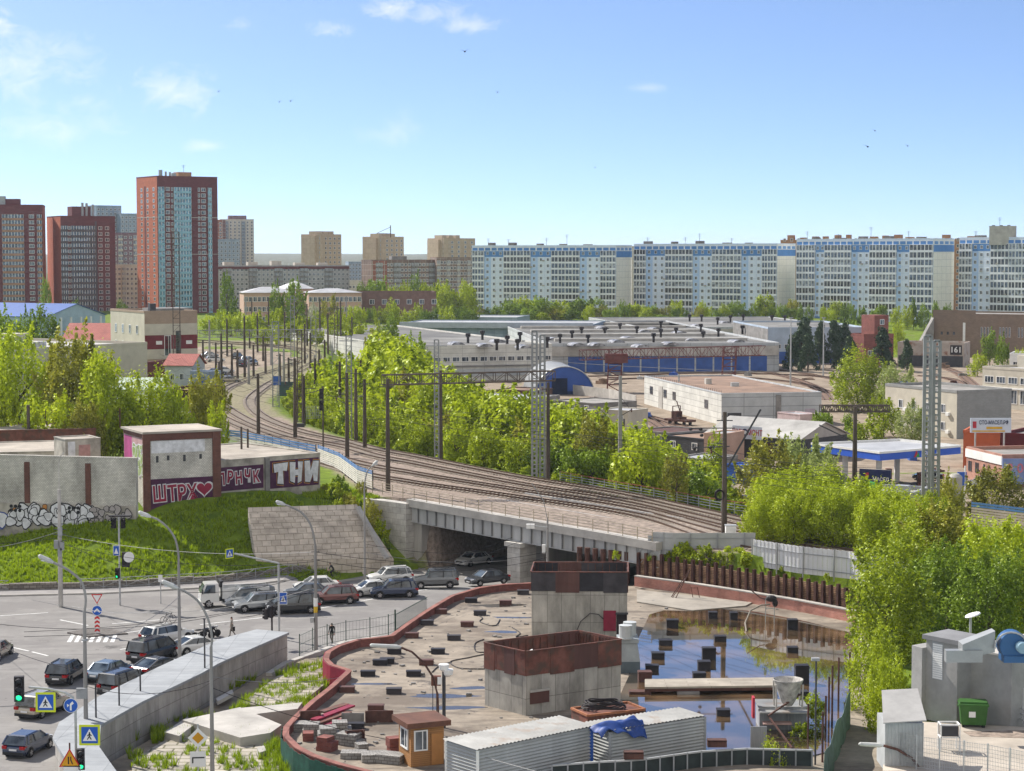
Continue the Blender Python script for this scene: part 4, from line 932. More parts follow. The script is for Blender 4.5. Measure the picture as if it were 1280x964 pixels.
for i,(px,yt,D,wd_)in enumerate([(948,632,194,50),(968,612,196,70),(992,622,193,64),(1015,606,196,76),(1042,618,191,66),(1066,612,194,74),(1090,630,188,66),(1112,622,190,74),(1138,636,184,70),(1160,650,178,80)]):
 tree(px,yt,D,wd_,'bigmaple','lime green tree of the tight row right behind the pale board fence'.replace('right ',''),'tight row behind the pale board fence')
tree(970,936,124,58,'bigmaple','small lime treetop before the grey board fence of the pit',base=-3.0)
r=random.Random(77)
for i,(x,y)in enumerate([(47,150),(54,162),(50,176),(62,150),(66,170),(58,188),(72,186),(78,160),(84,178),(64,205),(80,205),(52,140),(70,138)]):
 t=thing('maple_tree','lime green tree of the grove beyond the plant house yard','tree',(x,y,gz(x,y)),i,'grove beyond the plant house yard');s=r.uniform(6,8.5);t.scale=(s,s,r.uniform(8,12));o=bpy.data.objects.new('crown',PROTO[('bigmaple','biggreen')[i%2]][i%2][0]);COL.objects.link(o);o.parent=t;o=bpy.data.objects.new('trunk',PROTO['bigmaple'][0][1]);COL.objects.link(o);o.parent=t
 # buildings
frame_w=M('window_frame_white',(.70,.70,.69),.5,.05);frame_d=M('window_frame_dark',(.10,.08,.08),.6,.1)
glass_d=MG('window_glass',(.035,.045,.06));glass_b=MG('balcony_glass',(.055,.075,.11),.12,.6);glass_b2=MG('balcony_glass_pale',(.16,.18,.21),.2,.5);glass_b3=MG('balcony_glass_dark',(.03,.03,.035),.15,.6);glass_c=MG('blue_glass',(.06,.14,.20),.1,.8)
WC={}
def win_mesh(w,h,style='std',name='window'):
 k=(round(w,2),round(h,2),style)
 if k in WC:return WC[k]
 m=MB();fr,gl=(frame_d,glass_d)if style=='dark' else(frame_w,glass_d)
 t=.09*min(1.4,w)if style!='thin' else .06
 m.box(-w/2,-.05,0,-w/2+t,.03,h,0);m.box(w/2-t,-.05,0,w/2,.03,h,0);m.box(-w/2+t,-.05,0,w/2-t,.03,t,0);m.box(-w/2+t,-.05,h-t,w/2-t,.03,h,0)
 m.box(-w/2+t,-.02,t,w/2-t,.02,h-t,1)
 nm=max(1,int(w/1.1))if style!='none' else 0
 for i in range(nm):
  x=-w/2+w*(i+1)/(nm+1)if nm>1 else w*.12
  m.box(x-t*.35,-.045,t,x+t*.35,-.021,h-t,0)
 WC[k]=m.mesh(name,[fr,gl]);return WC[k]
def loggia_mesh(w,h,wall,n,style=0,gl=None):
 """one storey of a glazed loggia or balcony: parapet band, posts, panes"""
 k=('l',round(w,2),round(h,2),wall.name,n,style,gl.name if gl else 0)
 if k in WC:return WC[k]
 m=MB();d=.55;pb=h*(.24 if style==0 else .34)
 m.box(-w/2,-d,0,w/2,.03,pb,0)
 m.box(-w/2+.05,-d+.12,pb+.001,w/2-.05,.03,h-.14,1)
 m.box(-w/2,-d,h-.14,w/2,.03,h,0)
 for i in range(n+1):
  x=-w/2+w*i/n;t=(.2 if i%2==0 else .1)if style==0 else .09
  m.box(max(-w/2,x-t),-d-.02,pb,min(w/2,x+t),-d+.16,h-.14,2)
 WC[k]=m.mesh('loggia',[wall,gl or glass_b,frame_w]);return WC[k]
class Bld:
 def __init__(s,name,label,A,B,depth,z0,z1,wall,roof=None,group=None,cat='building',side=None,back=None,parapet=.5):
  A=Vector((A[0],A[1]));B=Vector((B[0],B[1]));s.A,s.B,s.z0,s.z1,s.depth=A,B,z0,z1,depth
  s.d=(B-A).normalized();s.L=(B-A).length;s.n=Vector((s.d.y,-s.d.x));s.k=-s.n;s.wall=wall;s.list=[];s.parts=[]
  s.root=thing(name,label,cat,(A.x,A.y,z0),group=group)
  C=B+s.k*depth;D=A+s.k*depth;m=MB()
  ms=[wall,side or wall,roof or tar]
  for(p,q,i)in((A,B,0),(B,C,1),(C,D,1),(D,A,1)):m.face([(p.x,p.y,z0-3),(q.x,q.y,z0-3),(q.x,q.y,z1),(p.x,p.y,z1)],i)
  m.face([(p.x,p.y,z1-.003 if parapet else z1)for p in(A,B,C,D)],2)
  s.corners=(A,B,C,D);m.build('wall',ms,s.root)
  if parapet:
   m=MB();poly=[A,B,C,D];c=(A+C)/2
   for i in range(4):
    p,q=poly[i],poly[(i+1)%4];t=(q-p).normalized();nn=Vector((-t.y,t.x))*.3;o=-nn*.2
    m.prism([tuple(p+o),tuple(q+o),tuple(q+nn-t*.3),tuple(p+nn+t*.3)],z1,z1+parapet)
   m.build('parapet',wall,s.root)
 def frame(s,f):
  if f=='F':return s.A,s.d,s.n
  if f=='L':return s.A+s.k*s.depth,s.n,-s.d
  return s.B,s.k,s.d
 def at(s,f,u,out=0.0):
  o,e,n=s.frame(f);p=o+e*u+n*out;return p,math.atan2(e.y,e.x)
 def put(s,f,u,z,mesh,name,out=.02,pri=1.0):
  p,rz=s.at(f,u,out);s.list.append((pri,name,mesh,(p.x,p.y,s.z0+z),rz))
 def win(s,f,u,z,w,h,style='std',pri=1.0):s.put(f,u,z,win_mesh(w,h,style),'window',.02,pri)
 def grid(s,f,us,zs,w,h,style='std',pri=1.0):
  for z in zs:
   for u in us:s.win(f,u,z,w,h,style,pri)
 def panel(s,f,u0,u1,z0,z1,mat,name='panel',out=.03,th=.08,mb=None):
  o,e,n=s.frame(f);p,q=o+e*u0,o+e*u1;m=MB()
  m.prism([tuple(p-n*.05),tuple(q-n*.05),tuple(q+n*out),tuple(p+n*out)],s.z0+z0,s.z0+z1)
  return m.build(name,mat,s.root)
 def roofbox(s,u,v,w,l,h,mat,name='roof_hut'):
  p=s.A+s.d*u+s.k*v;m=MB();q=[p,p+s.d*w,p+s.d*w+s.k*l,p+s.k*l]
  m.prism([tuple(x)for x in q],s.z1-.01,s.z1+h);return m.build(name,mat,s.root)
 def stack(s,u,v,r,h,mat=None,name='vent_stack'):
  p=s.A+s.d*u+s.k*v;m=MB();m.tube([(p.x,p.y,s.z1),(p.x,p.y,s.z1+h)],r,8);return m.build(name,mat or dark_pt,s.root)
 def aerial(s,u,v,h):
  p=s.A+s.d*u+s.k*v;m=MB();m.tube([(p.x,p.y,s.z1),(p.x,p.y,s.z1+h)],.08,5);z=s.z1+h
  for k in range(3):m.bar((p.x-1+.2*k,p.y,z-.3-k*.5),(p.x+1-.2*k,p.y,z-.3-k*.5),.07)
  m.build('aerial',dark_pt,s.root)
 def done(s):
  by={}
  for it in s.list:by.setdefault(it[1],[]).append(it)
  for nm,L_ in by.items():
   L_.sort(key=lambda t:-t[0])
   for it in L_[:100]:
    inst(nm,it[2],s.root,it[3],it[4])
   if len(L_)>100:
    vs_,fs,ms_,mats=[],[],[],[]
    for it in L_[100:]:
     me_=it[2];i0=len(vs_);X=Matrix.Translation(it[3])@Matrix.Rotation(it[4],4,'Z')
     mi=[]
     for mt in me_.materials:
      if mt not in mats:mats.append(mt)
      mi.append(mats.index(mt))
     vs_+=[tuple(X@v.co)for v in me_.vertices]
     for p in me_.polygons:fs.append(tuple(i0+i for i in p.vertices));ms_.append(mi[p.material_index])
    mb=MB();mb.v,mb.f,mb.m=vs_,fs,ms_
    tag(mb.build(nm,mats,s.root),kind='stuff')
  return s
def bld_px(name,label,pxa,Da,pxb,Db,depth,z0,yt,wall,**k):
 A=P2(pxa,Da,10);B=P2(pxb,Db,10);z1=zat(yt,(Da+Db)/2)
 return Bld(name,label,A,B,depth,z0,z1,wall,**k)
def fr_range(a,b,st):
 out=[];
 while a<b:out.append(a);a+=st
 return out
bl_white=MBR('blue_block_panel',(.60,.67,.80),(.64,.71,.82),(.42,.49,.62),3.2,2.8,.05,offset=0,var=.06,bump=.1)
bl_pale=M('pale_blue_panel',(.40,.54,.78),.8,.07,.3);bl_blue=M('strong_blue_panel',(.08,.22,.50),.7,.1,.3);bl_band=M('mid_blue_panel',(.14,.30,.58),.7,.1,.3)
bl_end=MBR('cream_end_panel',(.74,.72,.66),(.78,.76,.70),(.46,.47,.47),3.2,2.8,.06,offset=0,var=.06,bump=.1)
bl_lw=M('loggia_white',(.70,.72,.76),.7,.08,.5)
ob=M('ochre_brick',(.36,.19,.10),.9,.2,.5)
def blue_block(lab,pxa,Da,pxb,Db,yt,z0,cols,endpat=True,depth=17):
 """nine storeys of panels and glazed loggia stacks under a technical storey; cols = [(px0, px1, kind)]"""
 b=bld_px('apartment_block',lab,pxa,Da,pxb,Db,depth,z0,yt,bl_white,side=bl_end,roof=tar,cat='apartment block',group='blue and white apartment blocks')
 Hh=b.z1-z0;st=(Hh-2.2)/10.0;tot=pxb-pxa
 for(p0,p1,kd)in cols:
  u0,u1=b.L*(p0-pxa)/tot,b.L*(p1-pxa)/tot;w_=u1-u0
  if kd[0]=='L':
   n=int(kd[1:]or 4)
   for k in range(10):b.put('F',(u0+u1)/2,k*st+.2,loggia_mesh(w_-.1,st-.02,bl_lw,n,0,rnd.choice((glass_b,glass_b,glass_b2,glass_b3))),'loggia',.02)
  else:
   n=int(kd[1:]or 3);b.panel('F',u0+.06,u1-.06,8.99*st+.2,Hh-2.2,bl_blue if kd[0]=='W' else bl_band,'blue_panel')
   b.panel('F',u0+.06,u0+w_*.34,.2,8.985*st+.2,bl_pale,'pale_panel',.025)
   b.panel('F',u0+.06,u1-.06,-.5,.19,bl_blue,'blue_panel',.028)
   for k in range(10):
    for i in range(n):b.win('F',u0+w_*(i+.5)/n,k*st+.2+st*.3,1.35,1.45)
 for k in range(16):
  u=rnd.uniform(2,b.L-3);z=rnd.randrange(1,9)*st+1.0;b.panel('F',u,u+.9,z,z+.6,conc_lt,'air_conditioner',.7)
 b.panel('F',.1,b.L-.1,Hh-2.15,Hh-.35,bl_lw,'technical_storey',.06)
 nT=int(b.L/3.3)
 for i in range(nT):b.panel('F',b.L*(i+.1)/nT,b.L*(i+.9)/nT,Hh-1.95,Hh-.65,bl_blue,'blue_panel',.09)
 b.panel('R',.1,depth-.1,Hh-2.15,Hh-.35,bl_lw,'technical_storey',.06)
 b.panel('R',.1,depth-.1,Hh-5.0,Hh-2.2,bl_blue,'blue_panel',.05);b.panel('R',.1,depth-.1,-1,3.0,bl_blue,'blue_panel',.05)
 for i in range(4):b.panel('R',depth*(i+.15)/4,depth*(i+.85)/4,Hh-1.9,Hh-.7,bl_band,'blue_panel',.09)
 for i in range(int(b.L/13)):b.roofbox(4+i*13+rnd.uniform(-2,2),5,rnd.uniform(2,4),3,rnd.uniform(.9,1.8),conc_dk)
 for i in range(int(b.L/15)):b.aerial(6+i*15+rnd.uniform(-4,4),4,rnd.uniform(2.5,5.5))
 return b
z_b=6.2
blue_block('blue and white nine storey block, first of the row, next to the brown slabs',590,935,770,900,308,z_b,[(590.5,606,'L4'),(606,631,'W3'),(631,665,'L8'),(665,691,'W3'),(691,726,'L8'),(726,751,'W3'),(751,769.5,'L5')]).done()
blue_block('blue and white nine storey block second in the row, behind the depot roof',792,915,971,872,306,z_b,[(792.5,808,'L4'),(808,833,'W3'),(833,868,'L8'),(868,892,'W3'),(892,928,'L8'),(928,953,'W3'),(953,970.5,'L5')]).done()
blue_block('blue and white nine storey block third in the row, ochre roofs showing behind it',995,868,1166,818,300,z_b,[(995.5,1020,'L6'),(1020,1032,'B2'),(1032,1066,'L8'),(1066,1089,'W3'),(1089,1122,'L8'),(1122,1138,'W2'),(1138,1165.5,'L6')],depth=15).done()
blue_block('blue and white block last in the row, with open white balconies',1198,828,1330,790,298,z_b,[(1198.5,1215,'L4'),(1215,1239,'W3'),(1239,1262,'L5'),(1262,1283,'L5'),(1283,1300,'W2'),(1300,1329,'L5')]).done()
b=bld_px('apartment_block','long ochre brick block showing only its uneven roofline behind the third blue block',975,960,1215,930,14,z_b,301,ob,cat='apartment block')
for i in range(16):b.roofbox(3+i*5.6,1+rnd.uniform(0,5),rnd.uniform(2,4),4,rnd.uniform(.8,3.2),ob)
b.grid('F',fr_range(2,b.L,3.4),fr_range(1,33,2.9),1.3,1.5);b.done()
b=bld_px('roof_house','pale machine house on the roof of the last blue block',1235,812,1268,809,6,zat(297,810),284,conc_lt,cat='roof house');b.aerial(4,2,4);
for i in range(3):b.roofbox(1+i*3,1,1.2,2,.8,dark_pt)
red_shade=MBR('shaded_red_brick',(.11,.028,.035),(.15,.04,.045),(.09,.03,.03),.9,.3,.02,var=.15,bump=.1)  # tower brick with shade put into the colour, for the fronts
red_sun=MBR('sunlit_red_brick',(.40,.115,.06),(.46,.14,.075),(.30,.09,.06),.9,.3,.02,var=.12,bump=.1)  # same brick coloured as if sunlit, for the tower sides
red_band=M('red_band',(.12,.035,.035),.8,.15,.5);bal_dk=M('balcony_dark_band',(.08,.07,.08),.6,.15);bal_bl=M('balcony_blue_band',(.22,.40,.50),.5,.15);bal_tan=M('balcony_tan_band',(.30,.17,.11),.7,.12)
def rot_bld(name,label,pxa,D,ang,wF,depth,z0,yt,wall,**k):
 A=P2(pxa,D,10);B=A+Vector((math.cos(R(ang)),math.sin(R(ang))))*wF
 return Bld(name,label,A,B,depth,z0,zat(yt,D),wall,**k)
b=rot_bld('tower_block','tallest tower of the view, orange sunlit-toned side and shade-toned front with blue glazed balconies',198,905,33,29.6,24,5.0,221,red_shade,side=red_sun,cat='tower block')
Hh=b.z1-b.z0;st=(Hh-5.5)/22
bf=loggia_mesh(3.0,st-.03,bal_bl,2,1,glass_c);bw=loggia_mesh(8.4,st-.03,bal_bl,6,1,glass_c);bs=loggia_mesh(1.8,st-.03,bal_bl,2,1,glass_c)
for k in range(22):
 z=1+k*st
 b.put('F',1.8,z,bf,'balcony');b.put('F',12.2,z,bw,'balcony');b.put('F',25.6,z,bs,'balcony')
 b.win('F',5.1,z+.8,1.9,1.7,pri=2);b.win('F',7.3,z+.9,1.0,1.5,pri=1);b.win('F',20.4,z+.8,1.0,1.7,pri=1.2);b.win('F',22.6,z+.8,2.1,1.7,pri=2)
 for u in(6,13,20):b.win('L',u,z+.8,1.9,1.6,pri=1.5)
for zz in(Hh-13.4*st,Hh-7*st):b.panel('F',.1,b.L-.1,zz,zz+.25,conc_lt,'string_course',.05);b.panel('L',.1,b.depth-.1,zz,zz+.25,conc_lt,'string_course',.05)
b.panel('L',9.0,11.0,0,Hh-4,red_band,'recess_band',.03)
b.roofbox(13,6,6.5,6,2.6,ob);b.stack(3,3,.9,3.2,grey_pt);b.stack(6,4,.5,2.6,grey_pt);b.stack(8,4,.5,2.4,grey_pt);b.roofbox(9.5,5,2,2,2,grey_pt);b.aerial(16,7,6);b.done()
b=rot_bld('tower_block','red tower with a wall of dark glazed loggias, between its two neighbours',77,940,28,26.2,24,4.5,271,red_shade,side=red_sun,cat='tower block')
Hh=b.z1-b.z0;st=(Hh-3.5)/15.5
b1=loggia_mesh(3.2,st-.03,bal_dk,3,1);b2=loggia_mesh(11.4,st-.03,bal_dk,9,1)
for k in range(15):
 z=.8+k*st;b.put('F',1.7,z,b1,'balcony');b.put('F',10.6,z,b2,'balcony');b.win('F',4.2,z+.8,1.1,1.6);b.win('F',19.0,z+.8,1.9,1.6);b.win('F',22.3,z+.8,1.9,1.6)
b.panel('F',16.4,17.4,0,Hh-2,bal_dk,'recess_band');b.roofbox(7,5,9,8,5.0,red_shade);b.stack(12,5,.6,6.8,grey_pt);b.stack(14,5,.6,6.6,grey_pt);b.stack(17,5,.6,6.0,grey_pt);b.done()
b=rot_bld('tower_block','red tower with tan balcony bands at the very edge of the row',-14,930,10,25.0,22,4.5,257,red_shade,side=red_sun,cat='tower block')
Hh=b.z1-b.z0;st=(Hh-4.5)/17
b1=loggia_mesh(9.8,st-.03,bal_tan,7,1);b2=loggia_mesh(2.2,st-.03,bal_tan,2,1)
for k in range(17):
 z=.6+k*st;b.put('F',11.5,z,b1,'balcony');b.win('F',19.9,z+.8,2.3,1.7);b.put('F',23.5,z,b2,'balcony');b.win('F',4,z+.8,2.0,1.7)
b.roofbox(4,3,10.5,8,3.2,red_shade);b.roofbox(3,2,5,5,4.4,grey_pt);b.done()
tan_w=MBR('tan_panel',(.42,.33,.24),(.46,.37,.27),(.32,.26,.20),3.2,2.8,.05,offset=0,var=.12);grey_w=MBR('grey_panel',(.33,.33,.35),(.37,.37,.38),(.24,.24,.25),3.2,2.8,.06,offset=0,var=.15);cream_w=MBR('cream_panel',(.48,.44,.38),(.52,.48,.42),(.34,.31,.28),3.2,2.8,.06,offset=0,var=.12)
bluegrey=MBR('bluegrey_cladding',(.20,.26,.33),(.28,.35,.42),(.16,.20,.26),3,2.8,.05,offset=0,var=.12);purp=MBR('purple_brick',(.17,.10,.13),(.20,.12,.15),(.3,.27,.26),4.0,2.9,.08,offset=0);brown_w=MBR('brown_tile_panel',(.17,.12,.10),(.22,.15,.12),(.34,.31,.28),3.1,2.8,.10,offset=0,var=.2)
redw=MBR('brickred_panel',(.26,.10,.07),(.30,.12,.09),(.45,.42,.38),3.2,2.8,.12,offset=0,var=.2)
def plain(name,label,pxa,Da,pxb,Db,depth,z0,yt,wall,nf,ncol,ww=1.4,wh=1.5,faces='F',style='std',rng=None,lg=None,**k):
 b=bld_px(name,label,pxa,Da,pxb,Db,depth,z0,yt,wall,**k);Hh=b.z1-z0;st=(Hh-1)/nf
 for i in range(nf):
  for j in range(ncol):
   u=b.L*(j+.5)/ncol
   if lg and(j%lg[0])in lg[1]:b.put('F',u,i*st+.3,loggia_mesh(b.L/ncol*.92,st*.9,lg[2],3,1),'balcony')
   else:b.win('F',u,i*st+st*.35,ww,wh,style)
  for f in faces[1:]:
   m_=max(2,int(depth/4))
   for j in range(m_):b.win(f,depth*(j+.5)/m_,i*st+st*.35,ww,wh,style,.5)
 return b
plain('tower_block','pale grey-blue tower  the second red tower',122,1180,153,1190,14,5,258,bluegrey,22,6,cat='tower block').done()
plain('tower_block','lower blue tower beside the pale one, just before the tallest tower',152,1180,176,1185,14,5,268,bluegrey,20,5,cat='tower block').done()
plain('apartment_block','purple and cream block between the second red tower and the tallest',142,1100,180,1105,14,5,292,purp,13,6,lg=(3,(1,),cream_w),cat='apartment block').done()
plain('apartment_block','nine storey cream slab seen through the gap before the tallest tower',142,985,178,990,14,5,332,cream_w,9,7,lg=(4,(2,),cream_w),cat='apartment block').done()
b=plain('tower_block','grey residential tower right behind the tallest tower',276,1350,318,1355,20,5,275,cream_w,23,8,lg=(4,(1,),bluegrey),cat='tower block');b.roofbox(6,4,12,8,3,purp);b.done()
plain('tower_block','narrow red-brown tower squeezed before the grey residential tower',268,1330,279,1330,14,5,276,redw,22,2,cat='tower block').done()
plain('apartment_block','low slate blue house at the foot of the grey residential tower',270,1250,300,1252,14,5,300,bluegrey,14,6,cat='apartment block').done()
b=plain('apartment_block','long grey nine storey slab with dark eaves behind the school',268,985,437,1010,14,5,333,grey_w,9,32,lg=(6,(2,3),conc_dk),cat='apartment block')
b.panel('F',0.1,b.L-.1,b.z1-b.z0-1.4,b.z1-b.z0-.1,red_band,'dark_eaves',.3);
for i in range(5):b.roofbox(6+i*12,4,5,4,rnd.uniform(1.5,3),cream_w)
b.done()
for(lab,pxa,pxb,yt,D)in[('tan fourteen storey tower standing alone behind the long grey slab',391,427,294,1150),('tan fourteen storey tower with a crane mast on its roof',467,505,297,1150),('tan fourteen storey tower next to the blue blocks',545,594,299,1120)]:
 b=plain('tower_block',lab,pxa+8,D,pxb,D+12,16,5,yt,tan_w,14,5,lg=(5,(0,),tan_w),side=tan_w,group=None,cat='tower block')
 o_=b.A+b.k*1;
 for i in range(3):b.roofbox(1+i*4.5,2,2.8,8,2.2,tan_w)
 b.panel('L',2,14,0,b.z1-b.z0-.5,tan_w,'stair_bay',1.4)
 b.panel('F',.2,3.5,0,b.z1-b.z0+.6,tan_w,'bay',1.4)
 if 'crane' in lab:
  p=b.A+b.d*8;m=MB();z=b.z1;m.bar((p.x,p.y,z),(p.x,p.y,z+7),.5);m.bar((p.x-8,p.y,z+2.4),(p.x,p.y,z+6),.25);m.bar((p.x-8,p.y,z+2.4),(p.x,p.y,z+2.2),.2);m.build('roof_crane',rustm,b.root)
 b.done()
b=plain('apartment_block','brown tiled nine storey slab with a red and white end bay',465,990,545,1005,14,5,326,brown_w,9,18,lg=(5,(1,2),conc_dk),cat='apartment block');b.panel('F',0.1,8,.5,b.z1-b.z0,redw,'end_bay',.3);b.roofbox(12,3,8,4,2.2,conc_dk);b.done()
plain('apartment_block','cream and brown nine storey slab touching the first blue block',546,1000,592,1005,14,5,323,brown_w,9,11,lg=(3,(0,),cream_w),cat='apartment block').done()
plain('apartment_block','sliver of cream slab in the gap between the first two blue blocks',776,1010,800,1010,14,5,309,cream_w,9,5,cat='apartment block').done()
plain('apartment_block','distant blue-grey block in the gap beside the long grey slab',436,1500,468,1505,14,5,328,bluegrey,8,8,cat='apartment block').done()
plain('warehouse','low whitish works behind the slabs, seen in the gap',436,1080,470,1085,20,5,352,cream_w,3,8,cat='works').done()
b=bld_px('warehouse','low red brick store behind the trees by the pink school',440,800,545,805,14,5,366,M('brown_store_wall',(.17,.10,.08),.9,.2),cat='works',roof=rustm);b.grid('F',fr_range(3,b.L,5),[3,8],2,2);b.done()
pink=M('pink_plaster',(.46,.31,.24),.9,.1,.5);tin=M('tin_roof',(.42,.42,.42),.5,.15,.3,metal=.2,streak=True)
def hip(b,h,mat,over=.5,flat=0.0):
 A,B,C,D=[Vector((p.x,p.y,b.z1+.02))for p in b.corners];c=(A+C)/2;d=Vector((b.d.x,b.d.y,0));L_=b.L/2-b.depth/2*(1-flat)
 e0=c-d*max(.1,L_)+Vector((0,0,h));e1=c+d*max(.1,L_)+Vector((0,0,h));o=over
 k=Vector((b.k.x,b.k.y,0));A,B,C,D=A-d*o-k*o,B+d*o-k*o,C+d*o+k*o,D-d*o+k*o
 m=MB();m.face([A,B,e1,e0]);m.face([B,C,e1]);m.face([C,D,e0,e1]);m.face([D,A,e0]);m.face([D,C,B,A]);return m.build('roof',mat,b.root)
b=plain('school_building','pink plastered school with a grey tin roof behind the poplars',305,790,372,795,16,5,366,pink,3,12,1.5,2.0,parapet=0,cat='school');hip(b,2.2,tin);b.done()
b=plain('school_building','central hall of the pink school under the highest tin gable',358,800,392,803,22,5,361,pink,3,6,1.5,2.0,parapet=0,cat='school');hip(b,3.0,tin);b.done()
b=plain('school_building','east wing of the pink school with a tin roof, reaching the red brick store',386,785,452,790,16,5,366,pink,3,12,1.5,2.0,parapet=0,cat='school');hip(b,1.6,tin);b.done()
# depot and yards beyond the belt
gable_m=M('blue_tin_roof',(.025,.085,.30),.5,.12,.5);tile_r=MBR('red_tile_roof',(.36,.12,.10),(.42,.15,.12),(.24,.08,.07),.5,.4,.04,var=.15)
cream_p=M('cream_plaster',(.50,.46,.38),.9,.1,.4);white_wall=MBR('white_panel_wall',(.55,.54,.50),(.60,.59,.55),(.34,.33,.31),6.0,1.2,.05,offset=0,var=.18,sc=.3);grey_wall=MBR('grey_panel_wall',(.40,.42,.44),(.45,.47,.48),(.24,.25,.26),6.0,1.8,.07,offset=0,var=.16,sc=.3)
roof_gr=M('depot_roof',(.185,.18,.17),.9,.4,.05,rust=((.10,.098,.095),.48,.035));roof_br=M('brown_felt_roof',(.235,.155,.11),.9,.28,.2);door_bl=M('blue_doors',(.03,.09,.32),.5,.2,.4)
def gable(b,h,mat,over=.4,wallmat=None):
 A,B,C,D=[Vector((p.x,p.y,b.z1+.01))for p in b.corners];d=Vector((b.d.x,b.d.y,0))*over;k=Vector((b.k.x,b.k.y,0))*over
 e0,e1=(A+D)/2+Vector((0,0,h)),(B+C)/2+Vector((0,0,h));th=Vector((0,0,.12));m=MB()
 for(p,q,r_,s_,kk)in((A,B,e1,e0,-k),(C,D,e0,e1,k)):
  pts=[p+kk+(-d if p in(A,D)else d),q+kk+(d if q in(B,C)else-d),r_+(d if r_ is e1 else-d),s_+(d if s_ is e1 else-d)]
  pts=[x+th for x in pts];m.face(pts);m.face([x-th for x in reversed(pts)])
  for i in range(4):m.face([pts[i],pts[i]-th,pts[(i+1)%4]-th,pts[(i+1)%4]])
 o=m.build('roof',mat,b.root);m=MB();m.face([D,A,e0]);m.face([B,C,e1]);m.build('gable_wall',wallmat or b.wall,b.root);return o
zt=9.0
b=Bld('depot_hall','white fronted depot hall with a long band of windows and vent stacks',P2(500,516,zt),P2(690,530,zt),150,0,zt,white_wall,roof=roof_gr,cat='depot hall',parapet=.4)
for i in range(16):b.win('F',2.4+i*2.55,5.0,2.0,1.3)
b.panel('F',0,b.L-.1,3.7,4.0,conc_dk,'ledge',.5);b.panel('F',2,b.L-6,1.2,3.0,grey_wall,'lower_band',.25);hall1=b
b2=Bld('depot_hall','wide depot hall with blue roller doors under the red crane truss',P2(688,560,8),P2(974,566,8),190,0,7.6,grey_wall,roof=roof_gr,cat='depot hall',parapet=.5)
for i in range(11):b2.panel('F',5+i*5.2,9.7+i*5.2,-.5,4.3,door_bl,'blue_door',.08)
b2.panel('F',.2,b2.L-.2,4.5,7.2,conc_lt,'fascia',.6);hall2=b2
b3=Bld('depot_hall','pale blue end hall of the depot behind the spruces',P2(960,604,8),P2(1084,606,8),60,0,10.5,M('pale_blue_wall',(.36,.43,.52),.8,.12,.3),roof=roof_gr,side=conc_dk,cat='depot hall')
b3.panel('F',.2,b3.L-.2,0,3.6,door_bl,'blue_base',.1);b3.grid('F',fr_range(3,14,3),[4.5],2,1.4)
b4=Bld('brick_stair_tower','dark red brick stair tower at the end of the depot',P2(1080,590,8),P2(1117,594,8),9,0,9.0,MBR('depot_brick',(.20,.06,.05),(.25,.08,.06),(.18,.09,.08),.5,.2,.02),cat='stair tower')
b4.roofbox(3.6,0.05,4.9,7,6.0,b4.wall);b4.grid('F',[2.2],[3,],1.6,1.6);b4.grid('F',[6.2,],[1,4.4,8,12.2],1.5,1.6);b4.done()
hall5=Bld('depot_hall','rear depot hall with a low grey roof reaching the trees of the blue blocks',P2(805,690,7),P2(1064,700,7),110,1,7.6,grey_wall,roof=roof_gr,cat='depot hall',parapet=.3);hall5.panel('F',.2,hall5.L-.2,5.2,6.2,conc_lt,'ledge',.3);hall5.done()
hd=MB();hd.lathe([(.36,1.6),(.62,1.8),(.62,2.5),(.3,2.6)],n=8);
sm_=MB();sm_.tube([(0,0,-.2),(0,0,1.9)],.36,8);sm_.lathe([(.36,1.6),(.7,1.85),(.7,2.6),(.3,2.7)],n=8);st_me=sm_.mesh('vent_stack',black_st)
skm=MB();
for i in range(8):
 a0,a1=math.pi*i/8,math.pi*(i+1)/8
 skm.face([(-1.8*math.cos(a0),-3,.8*math.sin(a0)),(-1.8*math.cos(a1),-3,.8*math.sin(a1)),(-1.8*math.cos(a1),3,.8*math.sin(a1)),(-1.8*math.cos(a0),3,.8*math.sin(a0))])
skm.face([(-1.8*math.cos(math.pi*i/8),-3,.8*math.sin(math.pi*i/8))for i in range(9)]);skm.face([(-1.8*math.cos(math.pi*i/8),3,.8*math.sin(math.pi*i/8))for i in range(8,-1,-1)])
sk_me=skm.mesh('roof_skylight',MG('dusty_skylight',(.16,.16,.17),.4,.4))
for(px,py)in[(862,402),(877,402),(897,406),(913,403),(929,402),(965,403),(981,403),(826,422),(796,418),(845,420),(817,428),(876,415),(879,425),(898,421),(928,417),(826,411),(700,429),(715,424),(727,419),(756,420),(775,414),(735,430)]:
 inst('vent_stack',st_me,(hall5 if px>820 and py<412 else hall2).root,W(px,py,7.6),0)
for(px,py)in[(650,427),(634,432),(684,434),(585,429),(603,425),(621,437),(647,437)]:inst('vent_stack',st_me,hall1.root,W(px,py,9))
for i,(px,py)in enumerate([(803,415),(818,412),(849,417),(905,404),(956,405),(745,432),(720,432),(770,428),(785,424),(837,431),(862,426),(920,428),(800,434),(752,411),(690,425),(944,415),(870,408)]):
 inst('roof_skylight',sk_me,hall2.root,W(px,py,7.6),.25)
for(px,py)in[(605,433),(655,435),(622,428),(570,431)]:inst('roof_skylight',sk_me,hall1.root,W(px,py,9),.25)
for b in(hall2,):
 for i in range(5):
  v=24+i*34;p=b.A+b.d*4+b.k*v;q=b.B-b.d*4+b.k*v;m=MB();m.prism([tuple(p),tuple(q),tuple(q+b.k*2.5),tuple(p+b.k*2.5)],b.z1,b.z1+.8);m.build('roof_step',conc_lt,b.root)
hall1.done();hall2.done();b3.done()
